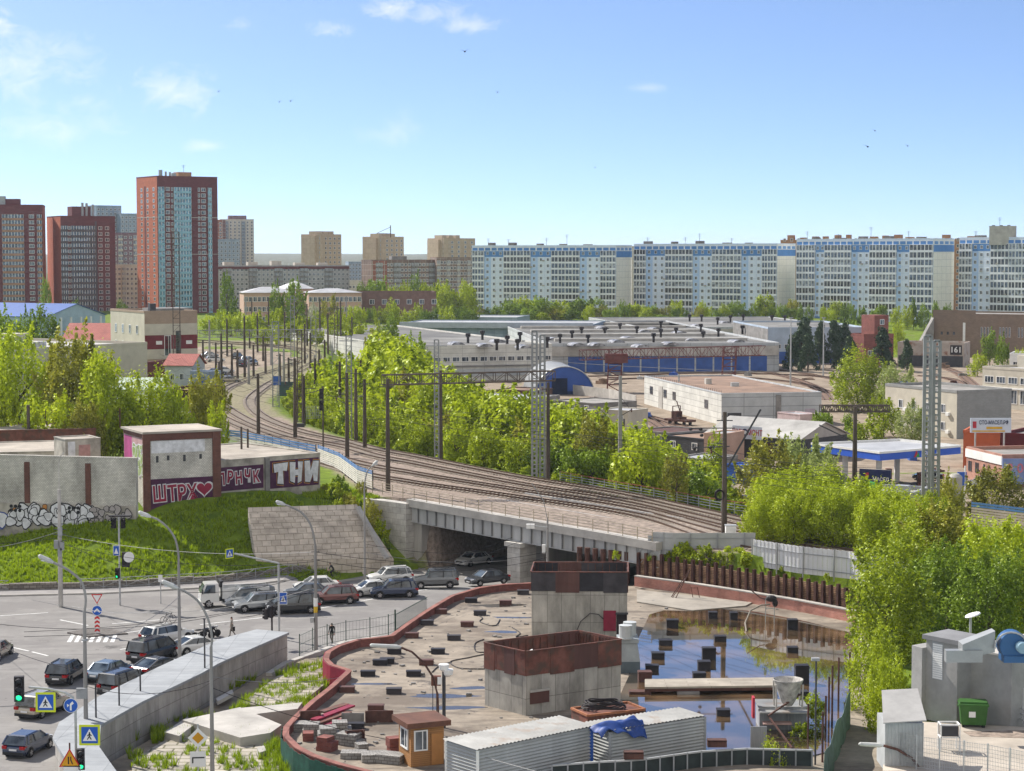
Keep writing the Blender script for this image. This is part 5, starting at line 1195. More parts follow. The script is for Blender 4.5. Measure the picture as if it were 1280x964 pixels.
b=Bld('depot_hall','long grey-blue hall with a flat eave behind the green belt',P2(500,700,5),P2(742,690,5),40,1,8.6,bluegrey,roof=tin,cat='depot hall',parapet=.3)
b.panel('F',.2,b.L-.2,-1,2.6,dark_pt,'dark_bays',.05);b.panel('F',.1,b.L-.1,6.4,8.4,M('grey_eave',(.33,.37,.42),.7,.1),'eave',1.5);b.panel('F',.1,b.L-.1,2.7,3.2,white_pt,'white_ledge',.4)
for i in range(9):b.panel('F',4+i*7,4.4+i*7,-1,2.65,white_pt,'column',.3)
b.done()
b=Bld('depot_hall','upper grey hall with a row of blue-grey panes behind the long eave',P2(470,790,5),P2(646,780,5),30,2,8.2,M('grey_blue_sheet',(.26,.32,.38),.7,.12),roof=tin,cat='depot hall',parapet=.3)
b.panel('F',1,8,2,5,blue_pt,'blue_gate',.1);b.grid('F',fr_range(9,b.L-2,4),[3.2],3.2,1.6);b.done()
cr=thing('gantry_crane','rust red lattice crane truss on two towers before the blue doors','crane',W(773,492,0));red_st=M('red_oxide_lattice',(.12,.035,.03),.7,.25,.8)
def truss(t,a,b,h,w_,n,mat,th=.16):
 a,b=Vector(a),Vector(b);u=(b-a).normalized();k=u.cross(Vector((0,0,1))).normalized()*w_ if abs(u.z)<.9 else Vector((w_,0,0));up=Vector((0,0,h))if abs(u.z)<.9 else Vector((0,h,0));m=MB()
 for c in(Vector(),k,up,k+up):m.bar(a+c,b+c,th)
 for i in range(n):
  p,q=a.lerp(b,i/n),a.lerp(b,(i+1)/n)
  for(c1,c2)in((Vector(),up),(k,k+up),(Vector(),k),(up,k+up)):
   m.bar(p+c1,p+c2,th*.7);m.bar(p+(c1 if i%2 else c2),q+(c2 if i%2 else c1),th*.6)
 return m.build('truss',mat,t)
g0=W(773,496,0);g1=W(912,472,0)
truss(cr,V(724,450,478),V(952,444,500),2.4,1.8,26,red_st)
for g in(g0,Vector((V(912,450,497).x,497,0))):
 D_=479 if g is g0 else 497
 p=Vector((g.x,D_,0));truss(cr,p+Vector((-1.8,0,0)),p+Vector((-1.4,0,10.2)),2.4,3.2,6,red_st,.2);
m=MB();m.box(g0.x-2.4,477.5,7.0,g0.x+3,481,9.2);m.build('crab',red_st,cr)
ah=thing('arched_hangar','round roofed hangar with a blue end wall and silver roof','hangar',W(706,494,0));c=W(706,493.5,0);dirb=Vector((-.10,.995,0));side=Vector((.995,.10,0));rr=7.0;hh=6.6;m=MB();mf=MB();n=20
arc=[(math.cos(math.pi*i/n)*rr,math.sin(math.pi*i/n)*hh)for i in range(n+1)]
for i in range(n):
 p0=c+side*arc[i][0]+Vector((0,0,arc[i][1]));p1=c+side*arc[i+1][0]+Vector((0,0,arc[i+1][1]));m.face([p0,p0+dirb*26,p1+dirb*26,p1])
m.build('roof',M('silver_sheet',(.21,.22,.23),.6,.12,.5),ah)
mf.face([c+side*a+Vector((0,0,z))-dirb*.05 for a,z in arc][::-1]);mf.build('end_wall',M('blue_sheet',(.025,.075,.30),.5,.12,.4),ah)
def dpanel(t,u0,u1,z0,z1,mat,nm,out=.12):
 m=MB();p,q=c+side*u0-dirb*out,c+side*u1-dirb*out;m.face([(p.x,p.y,z0),(q.x,q.y,z0),(q.x,q.y,z1),(p.x,p.y,z1)]);m.face([(q.x,q.y,z0),(p.x,p.y,z0),(p.x,p.y,z1),(q.x,q.y,z1)]);m.build(nm,mat,t)
dpanel(ah,-3.1,.6,.0,3.9,M('dark_blue_door',(.012,.025,.08),.6),'door');dpanel(ah,3.2,4.6,1.2,2.2,red_st,'red_notice');dpanel(ah,-6.5,6.5,0.0,.8,M('blue_base',(.02,.05,.16),.6),'plinth',.09)
m=MB();q=[c+side*a*1.0+Vector((0,0,z+.05))-dirb*.25 for a,z in arc];m.tube(q,.14,5);m.build('rim',steel,ah)
b=Bld('depot_shed','white panelled shed with a flat brown roof in the yard',P2(902,385,6),P2(1027,389,6),57,0,6.0,grey_wall,side=white_wall,roof=roof_br,cat='shed',parapet=.25)  # front greyer than the white side: its shade is put into the colour
for u in(6,17,24,47):b.win('L',u,2.6,2.4,1.7,'dark')
b.panel('L',12,15,0,4.8,conc_lt,'doorway',.12);b.panel('F',1.2,4.0,1.0,2.4,dark_pt,'vent_opening',.06);b.panel('F',11,12.0,0,5.8,conc_dk,'pipe_duct',.25);b.panel('F',17,19,.0,3.0,M('lilac_panel',(.42,.36,.42),.8),'lilac_door',.1)
for i in range(40):
 p,_=b.at('L',.7+i*1.42,-.2);m=MB()if i==0 else m;m.bar((p.x,p.y,6.0),(p.x,p.y,6.75),.07)
m.build('roof_posts',dark_pt,b.root);b.roofbox(6,30,1.2,1.2,1.2,conc_lt);b.roofbox(9,22,1.6,.8,.8,steel);b.stack(3,40,.2,1.6,steel);b.done()
for(px,yt,yb,D,lab)in[(1029,398,470,None,'slim pale lamp mast in the yard, before the spruces'),(988,398,482,None,'slim pale lamp mast behind the white shed roof')]:
 p=W(px,yb,0);t=thing('lamp_mast',lab,'lamp mast',p);h=zat(yt,p.y);m=MB();m.tube([(p.x,p.y,-.3),(p.x,p.y,h)],.22,8,r1=.14);m.build('pole',steel,t);m=MB();m.box(p.x-.5,p.y-.3,h,p.x+.5,p.y+.3,h+.25);m.build('lamp_head',grey_pt,t)
for i,pp in enumerate([[(735,471),(880,467),(1010,470),(1075,478)],[(760,475),(890,471),(990,478),(1040,492)],[(905,462),(960,466),(1015,482),(1035,500)],[(925,460),(990,465),(1050,476),(1100,490)],[(800,469),(930,475),(985,486)],[(1110,455),(1180,460),(1215,480),(1222,500)],[(1150,470),(1195,476),(1212,496)],[(700,488),(760,500),(800,518),(835,540)],[(780,514),(822,524),(868,540),(900,556)]]):
 pl=smooth([tuple(W(x,y,0).xy)for x,y in pp],40);t=thing('yard_track','rusty yard track '+['below the blue doors','next below the blue doors','fanning out before the spruces','farthest out in the fan before the spruces','along the back of the white shed roof','curving out past the brown factory','short, inside the factory curve','between hangar fence and trolley','carrying the trolley along the white shed'][i],'railway track',(pl[0][0],pl[0][1],0))
 for s in(-.76,.76):
  q=offset_line(pl,s);m=MB()
  for a,c_ in zip(q,q[1:]):m.bar((a[0],a[1],.16),(c_[0],c_[1],.16),.12,.18)
  m.build('rail',railm,t)
 m=MB();e0,e1=offset_line(pl,-1.6),offset_line(pl,1.6)
 for k in range(len(pl)-1):m.prism([e0[k],e0[k+1],e1[k+1],e1[k]],-.1,.06)
 m.build('track_bed',M('rusty_bed',(.16,.10,.07),.95,.35,.8,.3),t)
p=W(850,531,0);t=thing('track_trolley','rusty track trolley with a crane frame beside the white shed','track trolley',p)
m=MB();m.box(-3.2,-1.2,.7,3.2,1.2,1.1);m.xf(Matrix.Translation(p)@Matrix.Rotation(-.9,4,'Z'));m.build('flatbed',rustm,t)
m=MB();m.box(-1.2,-1,1.1,.8,1,1.5);m.bar((-1,-1,1.1),(-1,-1,3.6),.14);m.bar((-1,1,1.1),(-1,1,3.6),.14);m.bar((.7,0,1.1),(-1,0,4.6),.14);m.bar((-1,-1,3.6),(-1,1,3.6),.14);m.box(-1.6,-.8,1.2,-.2,.8,2.6);m.xf(Matrix.Translation(p)@Matrix.Rotation(-.9,4,'Z'));m.build('crane_frame',rustm,t)
for s in(-1,1):
 for u in(-2,2):m=MB();m.lathe([(.42,-.08),(.42,.08)],(u,s*.8,.42),12,axis='y');m.xf(Matrix.Translation(p)@Matrix.Rotation(-.9,4,'Z'));m.build('wheel',dark_pt,t)
def shed(name,lab,pxa,Da,pxb,Db,dep,z1,wall,roof,gab=0,z0=0,win=0,cat='shed'):
 b=Bld(name,lab,P2(pxa,Da,z1),P2(pxb,Db,z1),dep,z0,z1,wall,roof=roof,cat=cat,parapet=0 if gab else .2)
 if gab:gable(b,gab,roof)
 for i in range(win):b.win('F',b.L*(i+.5)/win,(z1-z0)*.4,1.3,1.2)
 b.panel('F',b.L*.72,b.L*.72+1.2,0,2.0,dark_pt,'door',.05)
 return b.done()
shed('yard_shed','long low grey shed in the yard below the hangar',560,418,660,410,16,3,conc_dk,tin,win=6);shed('yard_shed','flat grey shed with dark skirting left of the twin lattice pylon'.replace(' left of',' behind'),600,385,700,372,14,3.2,conc_dk,tar,win=5)
shed('yard_shed','small white hut with two windows in front of the hangar fence',748,380,785,376,7,3.4,cream_p,tin,win=2);shed('yard_shed','brown roofed shed between the white hut and the trolley track',790,345,838,338,10,2.6,conc_dk,rustm,win=2)
shed('yard_shed','dark long shed under the brown mast, next to the tyre shop',828,330,882,322,9,3.0,dark_pt,roof_br,win=2);shed('yard_shed','low grey shed just above the end of the green belt',842,300,885,296,8,2.4,conc_dk,tin,win=2);shed('yard_shed','pinkish brick shed wall beside the tyre shop',880,318,905,316,7,4.4,pink,tin,win=1)
shed('yard_shed','low reddish sheds roof in the middle of the yard',620,450,668,446,10,2.4,rustm,roof_br);shed('yard_shed','grey flat store close to the arched hangar',690,415,742,405,12,2.6,conc_dk,tar,win=3)
shed('lilac_hut','small lilac hut by the corner of the white shed',1000,372,1022,374,7,3.0,M('lilac_plaster',(.46,.36,.36),.9),tin)
shed('blue_booth','bright blue booth under the brown mast with the coil',908,288,926,286,3,2.6,blue_pt,blue_pt,cat='booth')
shed('blue_booth','low blue box behind the red topped railing',900,258,928,256,2,1.6,blue_pt,blue_pt,cat='booth')
fpts=[tuple(W(x,y,0).xy)for x,y in[(688,489),(720,494),(760,499),(795,508)]]
t=thing('panel_fence','pale concrete panel fence running round the hangar forecourt','fence',(*fpts[0],0));q=resample(fpts,18)
for a,c_ in zip(q,q[1:]):m=MB();m.bar((a[0],a[1],1.2),(c_[0],c_[1],1.2),.15,2.3);m.build('panel',conc_lt,t)
for i,(px,py)in enumerate([(612,492),(640,500),(668,505),(715,508),(742,515),(765,520),(790,525),(812,545),(828,552),(862,552),(700,520),(655,490),(680,496),(775,500),(808,522),(836,505),(760,470),(752,480),(800,474),(842,470),(890,462),(935,470),(1010,475),(1110,470),(1130,480),(1190,482),(1205,470),(1180,460),(1160,545),(1140,575),(1170,590),(930,590),(880,600)]):
 p=W(px,py,0);r=random.Random(i);w_,d_,h_=r.uniform(1,4),r.uniform(.8,2),r.uniform(.4,1.4);m=MB();m.box(-w_/2,-d_/2,0,w_/2,d_/2,h_*.6);m.box(-w_/2+.1,-d_/2+.1,h_*.6,w_*r.uniform(0,.4),d_/2-.1,h_);m.bar((-w_/2,0,h_),(w_/2,.2,h_+.3),.12);o=m.build('scrap_heap',(rustm,conc_dk,woodm,steel,blue_pt)[i%5]);o.location=p;o.rotation_euler=(0,0,r.uniform(0,3));tag(o,('rusty','grey concrete','timber','pale metal','blue painted')[i%5]+' scrap heap lying about the depot yards','scrap heap',('rusty','concrete','timber','metal','blue')[i%5]+' scrap in the depot yards')
b=Bld('tyre_shop','tyre shop with a shallow grey gable roof and a white sign',P2(884,330,3),P2(1000,318,3),14,0,3.4,dark_pt,roof=tin,cat='shop',parapet=0);gable(b,2.4,M('old_grey_tin',(.36,.35,.33),.7,.2,.3),wallmat=conc_lt)
b.panel('F',1,4,0,3,pink,'brick_pier',.2);b.panel('F',9,13,0,2.6,rustm,'roller_door',.1);b.panel('F',14,15,1,2.6,conc_lt,'notice',.1)
p0,rz=b.at('F',5.4,.5);p1,_=b.at('F',11.2,.5);m=MB();m.prism([tuple(p0),tuple(p1),tuple(p1+b.k*.1),tuple(p0+b.k*.1)],3.0,5.1);sg=m.build('sign',M('sign_white',(.62,.66,.72),.6,.05),b.root)
mid=(p0+p1)/2;sr=M('sign_red',(.42,.03,.05),.6);sd=M('sign_dark',(.03,.04,.09),.6)
for s,du,mt in(('ШИН',-1.78,sr),('МОНТ',1.55,sr)):
 q=mid+b.d*du+b.n*.03;lettering(sg,s,1.25,mt,(q.x,q.y,4.05),rz,offset=.02,sx=.78)
q=mid+b.d*-.42+b.n*.04;m=MB();m.lathe([(.62,0),(.62,.05)],(0,0,0),20,axis='y');m.xf(Matrix.Translation((q.x,q.y,4.05))@Matrix.Rotation(rz,4,'Z'));m.build('emblem',sd,sg)
q=mid+b.d*-.42+b.n*.06;m=MB();m.lathe([(.3,0),(.3,.05)],(.1,0,.02),16,axis='y');m.xf(Matrix.Translation((q.x,q.y,4.05))@Matrix.Rotation(rz,4,'Z'));m.build('emblem_ring',white_pt,sg);b.done()
gs=thing('petrol_station','petrol station with a wide blue edged flat canopy','petrol station',W(1100,590,0));cpt=[W(1100,567.5,5.6),W(1201,559,5.6),W(1124,551,5.6),W(1014,556,5.6)];cc=[tuple(p.xy)for p in cpt]
cb=M('canopy_blue',(.03,.10,.50),.45,.06);m=MB();m.prism(cc,4.65,5.6,0,1);m.build('canopy',[cb,tin],gs)
ctr=Vector((sum(p[0]for p in cc)/4,sum(p[1]for p in cc)/4));q=[tuple(ctr+(Vector(p)-ctr)*.98)for p in cc];m=MB()
for i in range(4):
 a,c_=Vector(cc[i]),Vector(cc[(i+1)%4]);m.bar((a.x,a.y,5.75),(c_.x,c_.y,5.75),.15,.3)
m.build('canopy_edge',white_pt,gs)
for(u,v)in((.2,.25),(.8,.25),(.2,.75),(.8,.75)):
 a=Vector(cc[0]).lerp(Vector(cc[1]),u);c_=Vector(cc[3]).lerp(Vector(cc[2]),u);p=a.lerp(c_,v);m=MB();m.box(p.x-.35,p.y-.35,-.2,p.x+.35,p.y+.35,4.65);m.build('column',white_pt,gs)
 m=MB();m.box(p.x-1.6,p.y-.4,0,p.x-.8,p.y+.4,1.9);m.build('fuel_pump',rust_red,gs)
a,c_=Vector(cc[0]),Vector(cc[1]);dd_=(c_-a).normalized();nn=Vector((dd_.y,-dd_.x));rz=math.atan2(dd_.y,dd_.x)
q=a+dd_*((c_-a).length*.44)+nn*.04;lettering(gs,'ПР',.8,white_pt,(q.x+dd_.x*1.6,q.y+dd_.y*1.6,5.1),rz,offset=.02)
for k,(mt,dx,ww)in enumerate(((sr,0,.55),(M('sign_green',(.03,.30,.06),.6),.35,.5))):
 m=MB();o_=q+dd_*dx;m.face([(o_.x-dd_.x*ww,o_.y-dd_.y*ww,4.7),(o_.x+dd_.x*ww*.6,o_.y+dd_.y*ww*.6,4.75),(o_.x+dd_.x*.1,o_.y+dd_.y*.1,5.9-.5*k)]);m.xf(Matrix.Translation((nn.x*.02*k,nn.y*.02*k,0)));m.build('flame_emblem',mt,gs)
hb=Bld('station_hoarding','dark blue board with white writing under the canopy',P2(1074,268,3),P2(1113,266,3),.3,1.2,4.2,M('hoarding_navy',(.012,.02,.08),.5),cat='hoarding',parapet=0);p,rz=hb.at('F',3.0,.04)
lettering(hb.root,'МАСЕЛ',.62,white_pt,(*hb.at('F',3.0,.04)[0],2.9),rz,offset=.01);lettering(hb.root,'РОССИИ',.3,white_pt,(*hb.at('F',1.4,.04)[0],2.0),rz)
m=MB();p,rz=hb.at('F',1.2,.06);m.lathe([(.35,0),(.35,.05)],(p.x,p.y,3.4),14,axis='y');m.build('round_emblem',sr,hb.root)
kb=Bld('car_wash','low dark service block with red lettered strips before the petrol station',P2(1078,250,3),P2(1142,247,3),7,0,3.0,grey_pt,roof=tar,cat='service block')
kb.panel('F',.3,2.4,1.7,2.8,white_pt,'white_band',.1);kb.panel('F',2.6,4.6,1.6,2.4,sr,'red_strip',.12);kb.panel('F',4.8,6.2,1.2,2.0,sr,'red_strip',.12);kb.panel('F',3.2,4.4,.1,1.4,dark_pt,'door',.06)
m=MB();p=kb.A+kb.d*1.2;m.ball((p.x,p.y+1,3.6),1.0,1.0,.9,14,8);m.build('green_dome',M('dome_green',(.05,.32,.05),.5),kb.root)
kb.roofbox(3.6,2,1.6,1.4,1.0,steel);kb.done()
bb=Bld('station_barrier_board','dark blue sheet hoarding with an hourglass mark beside the car wash',P2(1142,252,2),P2(1196,250,2),.3,0,2.3,M('slate_blue_sheet',(.06,.10,.20),.6),cat='hoarding',parapet=0)
p,rz=bb.at('F',3.6,.05);m=MB();m.face([(p.x-.6,p.y,2.1),(p.x+.6,p.y,2.1),(p.x,p.y,1.2)][::-1]);m.face([(p.x-.6,p.y,.3),(p.x+.6,p.y,.3),(p.x,p.y,1.2)]);m.build('hourglass_mark',M('mark_blue',(.3,.4,.55),.6),bb.root);bb.panel('F',.6,1.4,.8,1.8,sr,'red_notice',.06)
t=thing('price_sign','slim blue roadside price sign on a pale post','sign',(xat(1206,262,2),262,0));x=xat(1206,262,2);m=MB();m.tube([(x,262,0),(x,262,5.2)],.12,8);m.build('post',white_pt,t);m=MB();m.box(x-1.0,261.9,2.6,x+.2,262.1,4.4);m.build('panel',blue_pt,t)
t=thing('storage_tank','upright pale cylindrical tank beside the sign','tank',(xat(1194,258,2),258,0));m=MB();m.lathe([(.9,0),(.9,4.2),(.5,4.6)],(xat(1194,258,2),258,0),16);m.build('shell',conc_lt,t);m=MB();m.lathe([(.95,2),(.95,2.1)],(xat(1194,258,2),258,0),16);m.build('hoop',steel,t)
b=Bld('office_block','office block with a shade-grey front, pale sun-toned end wall and small windows',P2(1196,357,4),P2(1264,362,4),22,0,8.2,MBR('shaded_grey_brick',(.26,.26,.25),(.30,.30,.29),(.2,.2,.2),.5,.15,.02,var=.1),side=cream_p,roof=tar,cat='office')  # shade of the front and sun on the end wall put into their colours
for z in(1.2,4.4):
 for u in(5,9,13,18):b.win('L',u,z,1.3,1.6);b.panel('L',u+1.2,u+2.1,z-.4,z+.2,white_pt,'air_conditioner',.45)
b.done()
b=Bld('office_block','cream two storey works office with long window bands',P2(1228,432,6),P2(1345,410,6),26,0,8.4,cream_p,roof=tin,cat='office')
for z,hh_ in((5.4,1.5),(1.2,3.0)):
 for i in range(6):b.win('F',2+i*3.4,z,2.6,hh_)
b.roofbox(.5,10,20,12,2.6,cream_p);b.panel('F',0,b.L,4.3,4.6,white_pt,'ledge',.3);b.done()
t=thing('billboard','pale billboard with dark lettering on posts over the red garage','billboard',(xat(1237,300,6),300,0));x0,x1=xat(1213,300,7),xat(1264,300,7)
for x in(x0+.8,x1-1):m=MB();m.bar((x,300.2,0),(x,300.2,6.4),.22);m.build('post',steel,t)
m=MB();m.box(x0,300,6.2,x1,300.2,8.4);m.build('board',M('board_pale',(.50,.56,.64),.6,.05),t);lettering(t,'СТО-МАСЕЛ.РФ',.8,sd,((x0+x1)/2+.45,299.96,7.72),0,offset=.015,sx=.72)
m=MB();m.box(x0+2.4,299.95,6.75,x0+4.8,299.98,7.1);m.build('yellow_strip',M('sign_yellow',(.6,.36,.03),.6),t);m=MB();m.box(x0+.35,299.95,6.9,x0+.9,299.98,7.9);m.build('crest',sr,t)
m=MB();m.box(x0+.3,299.95,6.35,x0+5.2,299.98,6.55);m.build('yellow_line',MATS['sign_yellow'],t)
b=Bld('red_garage','orange red service garage under the billboard',P2(1204,308,3),P2(1250,306,3),12,0,5.4,M('orange_red_plaster',(.42,.10,.04),.8,.1),roof=tar,cat='garage');b.grid('F',[1.5,4.2],[2],1.2,1.4);b.panel('L',1,6,0,4,conc_lt,'pale_door',.06);b.done()
b=Bld('maroon_garage','dark maroon shed next to the orange red garage',P2(1251,306,3),P2(1310,302,3),12,0,5.2,M('maroon_sheet',(.10,.012,.015),.7,.15),roof=tar,cat='garage');b.panel('F',1,4,0,3,rustm,'gate',.06);b.done()
b=Bld('brick_pavilion','pinkish brick pavilion with a broad white fascia',P2(1208,294,3),P2(1253,282,3),18,0,4.2,MBR('pink_brick',(.40,.20,.15),(.46,.24,.18),(.34,.24,.2),.3,.1,.01),roof=tar,cat='pavilion')
b.panel('F',-.1,b.L,3.2,4.4,white_pt,'fascia',.15);
for u in(1.0,1.7,3.4,4.1,6.2):b.win('F',u,1.2,.45,1.5,'dark')
b.panel('F',5.0,6.0,-.2,1.0,white_pt,'white_door',.06);b.done()
t=thing('advert_hoarding','big blue advertising hoarding with a green corner sign','hoarding',(xat(1262,281,2),281,0));x0,x1=xat(1253,281,2),xat(1300,281,2);m=MB();m.box(x0,281,.6,x1,281.2,4.2);m.build('board',M('advert_blue',(.16,.22,.42),.6,.15,.5),t)
lettering(t,'9 000',1.9,M('advert_pink',(.5,.16,.22),.6),(x0+2.7,280.96,2.8),0,offset=.03);m=MB();m.box(x0+.05,280.94,.7,x0+1.5,280.97,2.4);m.build('green_sign',MATS['sign_green'],t)
b=Bld('brick_factory','long brown brick factory with groups of narrow windows',P2(1166,650,8),P2(1330,630,8),30,0,13.4,MBR('brown_brick',(.20,.145,.105),(.24,.17,.125),(.17,.13,.10),.8,.25,.03,var=.12),roof=tar,cat='factory')
for g in(16,22,28,34,40):
 for k in range(4):b.win('F',g+k*1.0,6.5,.55,3.2)
for g in(3,5,7):b.win('F',g,7,.7,1.0,'dark');b.win('F',g,4,.7,1.0,'dark')
b.panel('F',0,14,13.4,15.0,b.wall,'parapet_step',.02);b.panel('F',9.9,10.7,1,11,white_pt,'light_strip',.05)
b.done()
b=Bld('rusty_shed','long rust streaked shed with an open dark bay below',P2(1122,592,4),P2(1205,585,4),12,0,6.6,M('rust_streaked_sheet',(.40,.34,.29),.8,.15,.4,rust=((.22,.09,.05),.35,.5)),roof=tin,cat='shed');b.panel('F',.3,b.L-.3,0,3.2,dark_pt,'open_bay',.1);b.panel('F',15.4,18.8,3.6,6.4,black_st,'number_board',.12)
p,rz=b.at('F',17.1,.28);lettering(b.root,'161',2.3,white_pt,(p.x,p.y,5.0),rz,offset=.05);b.done()
b=Bld('white_annex','low white annex below the brown factory',P2(1262,545,4),P2(1330,540,4),12,0,5.6,white_pt,roof=tin,cat='annex');b.grid('F',fr_range(1.5,14,2.2),[1.6],1.2,2.2);b.done()
t=thing('retaining_ramp','dark triangular concrete ramp wall beside the brown factory','ramp wall',(xat(1150,655,4),655,0));m=MB();xa,xb=xat(1146,648,4),xat(1167,648,4);
m.v+=[(xa,648,0),(xb,648,0),(xb,648,12.5),(xa,652,0),(xb,652,0),(xb,652,12.5),(xa,648,2),(xa,652,2)];m.f+=[(0,1,2,6),(3,7,5,4),(6,2,5,7),(1,4,5,2),(0,6,7,3)];m.m+=[0]*5;m.build('wall',conc_dk,t)
# left middle distance
b=Bld('blue_roof_hall','pale hall with a bright blue tin roof and white gable columns',P2(-40,600,12),P2(58,585,12),26,6.2,14.6,M('pale_blue_sheet',(.34,.44,.52),.7,.12,.4),cat='hall',parapet=0);gable(b,3.6,gable_m)
for i in range(6):b.panel('R',1.5+i*4.4,2.1+i*4.4,-1,8.2,white_pt,'column',.3)
b.panel('F',12,24,0,4,white_pt,'gate',.1);b.done()
b=Bld('tiled_hall','long low hall with a pinkish red tiled roof',P2(78,500,10),P2(165,500,10),20,6.2,11.0,cream_p,cat='hall',parapet=0);gable(b,4.4,tile_r);b.done()
b=Bld('striped_office','three storey office with cream, red and brown brick stripes',P2(181,442,12),P2(247,448,12),24,6.2,20.0,MBR('buff_brick',(.34,.25,.19),(.38,.28,.21),(.28,.21,.16),.6,.2,.02,var=.1),side=cream_p,roof=tar,cat='office')
b.panel('F',.05,b.L-.05,8.9,11.4,cream_p,'cream_band',.03);b.panel('F',.05,b.L-.05,5.8,8.85,M('maroon_band',(.16,.025,.03),.8),'red_band',.04);b.panel('F',.05,b.L-.05,3.6,5.75,cream_p,'cream_band',.03)
for u in(2.6,9.6):b.panel('F',u,u+1.4,6.8,7.6,white_pt,'white_panel',.07)
b.win('F',5.3,4.2,1.6,4.6);b.win('F',7.8,4.2,1.2,5.6,'dark');b.win('F',5.0,.8,1.5,1.6)
for u in(4,9,14,19):
 for z in(1.5,5.2,9):b.win('L',u,z,1.4,2.0)
b.roofbox(3,5,1.4,1.4,2.0,dark_pt,'roof_cupola');b.roofbox(5,8,9,8,.8,conc_dk);b.done()
p_=V(221,440,436);lattice(221,290,440,'dark latticed floodlight mast before the striped office',1.5,D=436,mat=lat_d)
b=Bld('flat_cream_building','flat roofed cream building with metal roof vents behind the lime trees',P2(12,366,14),P2(184,396,14),34,6.2,15.2,cream_p,roof=M('grey_felt',(.40,.39,.37),.9,.1,.1),cat='building')
for u in(19,20.9,22.8,24.4):b.win('F',u,5.0,1.0,2.0)
for u in(3,6,9,12):b.win('F',u,4.4,1.4,1.4)
b.roofbox(11.5,12,4.4,4,2.6,cream_p)
for i,(u,v)in enumerate([(5,24),(6,20),(6.7,20),(7.6,28),(8.4,28),(9,28),(12,8),(13,7),(15.2,8),(16,8)]):b.roofbox(u,v,.7,.7,1.1,steel,'roof_vent')
b.done()
b=Bld('green_roof_shed','white shed with a pale green tin roof in front of the cream building',P2(128,330,10),P2(200,330,10),12,6.2,10.6,white_pt,cat='shed',parapet=0);gable(b,1.6,M('pale_green_tin',(.38,.45,.37),.7,.12,.5));b.done()
b=Bld('pink_roof_shed','low shed with a pink tin roof beside the green roofed shed',P2(198,340,9),P2(238,338,9),12,6.2,9.6,rustm,roof=M('pink_tin',(.40,.21,.18),.7,.12,.5),cat='shed');b.done()
b=Bld('gabled_house','small grey gabled house at the foot of the floodlight mast',P2(206,405,9),P2(240,404,9),8,6.2,10.4,M('pale_grey_siding',(.42,.45,.47),.8,.08),cat='house',parapet=0);gable(b,2.2,tile_r);b.grid('F',[1.6,3.6],[1.4],.9,1.3);b.done()
b=Bld('low_annex','maroon fronted annex under the striped office',P2(184,430,8),P2(228,428,8),8,6.2,9.4,M('maroon_front',(.12,.03,.04),.8),roof=tar,cat='annex');b.done()
b=Bld('blue_kiosk','blue and white kiosk at the car park edge',P2(238,400,8),P2(262,398,8),4,6.2,9.2,M('kiosk_grey_blue',(.22,.28,.38),.7,.1),roof=tin,cat='kiosk');b.panel('F',2.6,3.6,0,2.4,blue_pt,'blue_end',.06);b.done()
b=Bld('dark_canopy','dark open canopy shed behind the feathery lime tree',P2(168,300,9),P2(236,296,9),8,6.2,9.0,dark_pt,roof=conc_lt,cat='canopy');b.panel('F',1,4,.2,2.3,black_st,'open_bay',.05);b.done()
# garages on the bank
wht_brick=MBR('whitewashed_brick',(.52,.50,.45),(.64,.62,.56),(.27,.25,.22),.27,.14,.018,var=.35,sc=.35,streak=.5);pil_m=MBR('brown_brick_pilaster',(.13,.055,.04),(.17,.07,.05),(.10,.06,.05),.25,.08,.01);ren=M('old_render',(.40,.37,.32),.95,.35,.5,.2);roof_f=M('garage_roof_felt',(.36,.32,.27),.95,.25,.25)
gr_w=M('graffiti_white',(.62,.62,.64),.8,.2,1.5);gr_k=M('graffiti_black',(.02,.02,.022),.8,.1);gr_r=M('graffiti_red',(.26,.02,.05),.8,.15);gr_p=M('graffiti_purple',(.07,.02,.055),.8,.3,1.2);gr_pk=M('graffiti_pink',(.38,.06,.20),.8,.25,.8);gr_g=M('graffiti_green',(.27,.36,.13),.8,.25,1.5);gr_o=M('graffiti_orange',(.45,.20,.05),.8,.2)
ZB=14.0
bxA,bxB=Vector((-38.9,211.0)),Vector((-31.6,214.8))
bx_=Bld('brick_garage','tallest whitewashed brick garage with red lettering graffiti along its foot',bxA,bxB,7.6,4.4,ZB,wht_brick,roof=roof_f,cat='garage',parapet=0,side=wht_brick)
g_=bx_;L_=g_.L;g_.panel('F',-.25,.55,-1,ZB-4.4,pil_m,'pilaster',.18);g_.panel('F',L_-.75,L_+.15,-1,ZB-4.4,pil_m,'pilaster',.18);g_.panel('F',.55,L_-.75,ZB-4.4-.75,ZB-4.4,pil_m,'brick_band',.1);g_.panel('L',.1,g_.depth,ZB-4.9,ZB-4.4,pil_m,'brick_band',.1);
m=MB();c_=[Vector((p.x,p.y))for p in g_.corners];cc_=sum(c_,Vector((0,0)))/4;m.prism([tuple(cc_+(p-cc_)*1.07)for p in c_],ZB,ZB+.22);m.build('roof_slab',roof_f,g_.root)
g_.panel('F',.7,L_-1.6,7.5,8.8,gr_w,'white_overpaint',.015)
g_.panel('F',.56,L_-.76,.6,4.75,gr_p,'purple_ground',.02);
for i,u in enumerate((1.2,2.4,4.2,6.0,7.8)):g_.panel('F',u,u+.28,6.5+.2*(i%2),7.2,dark_pt,'vent_hole',.03)
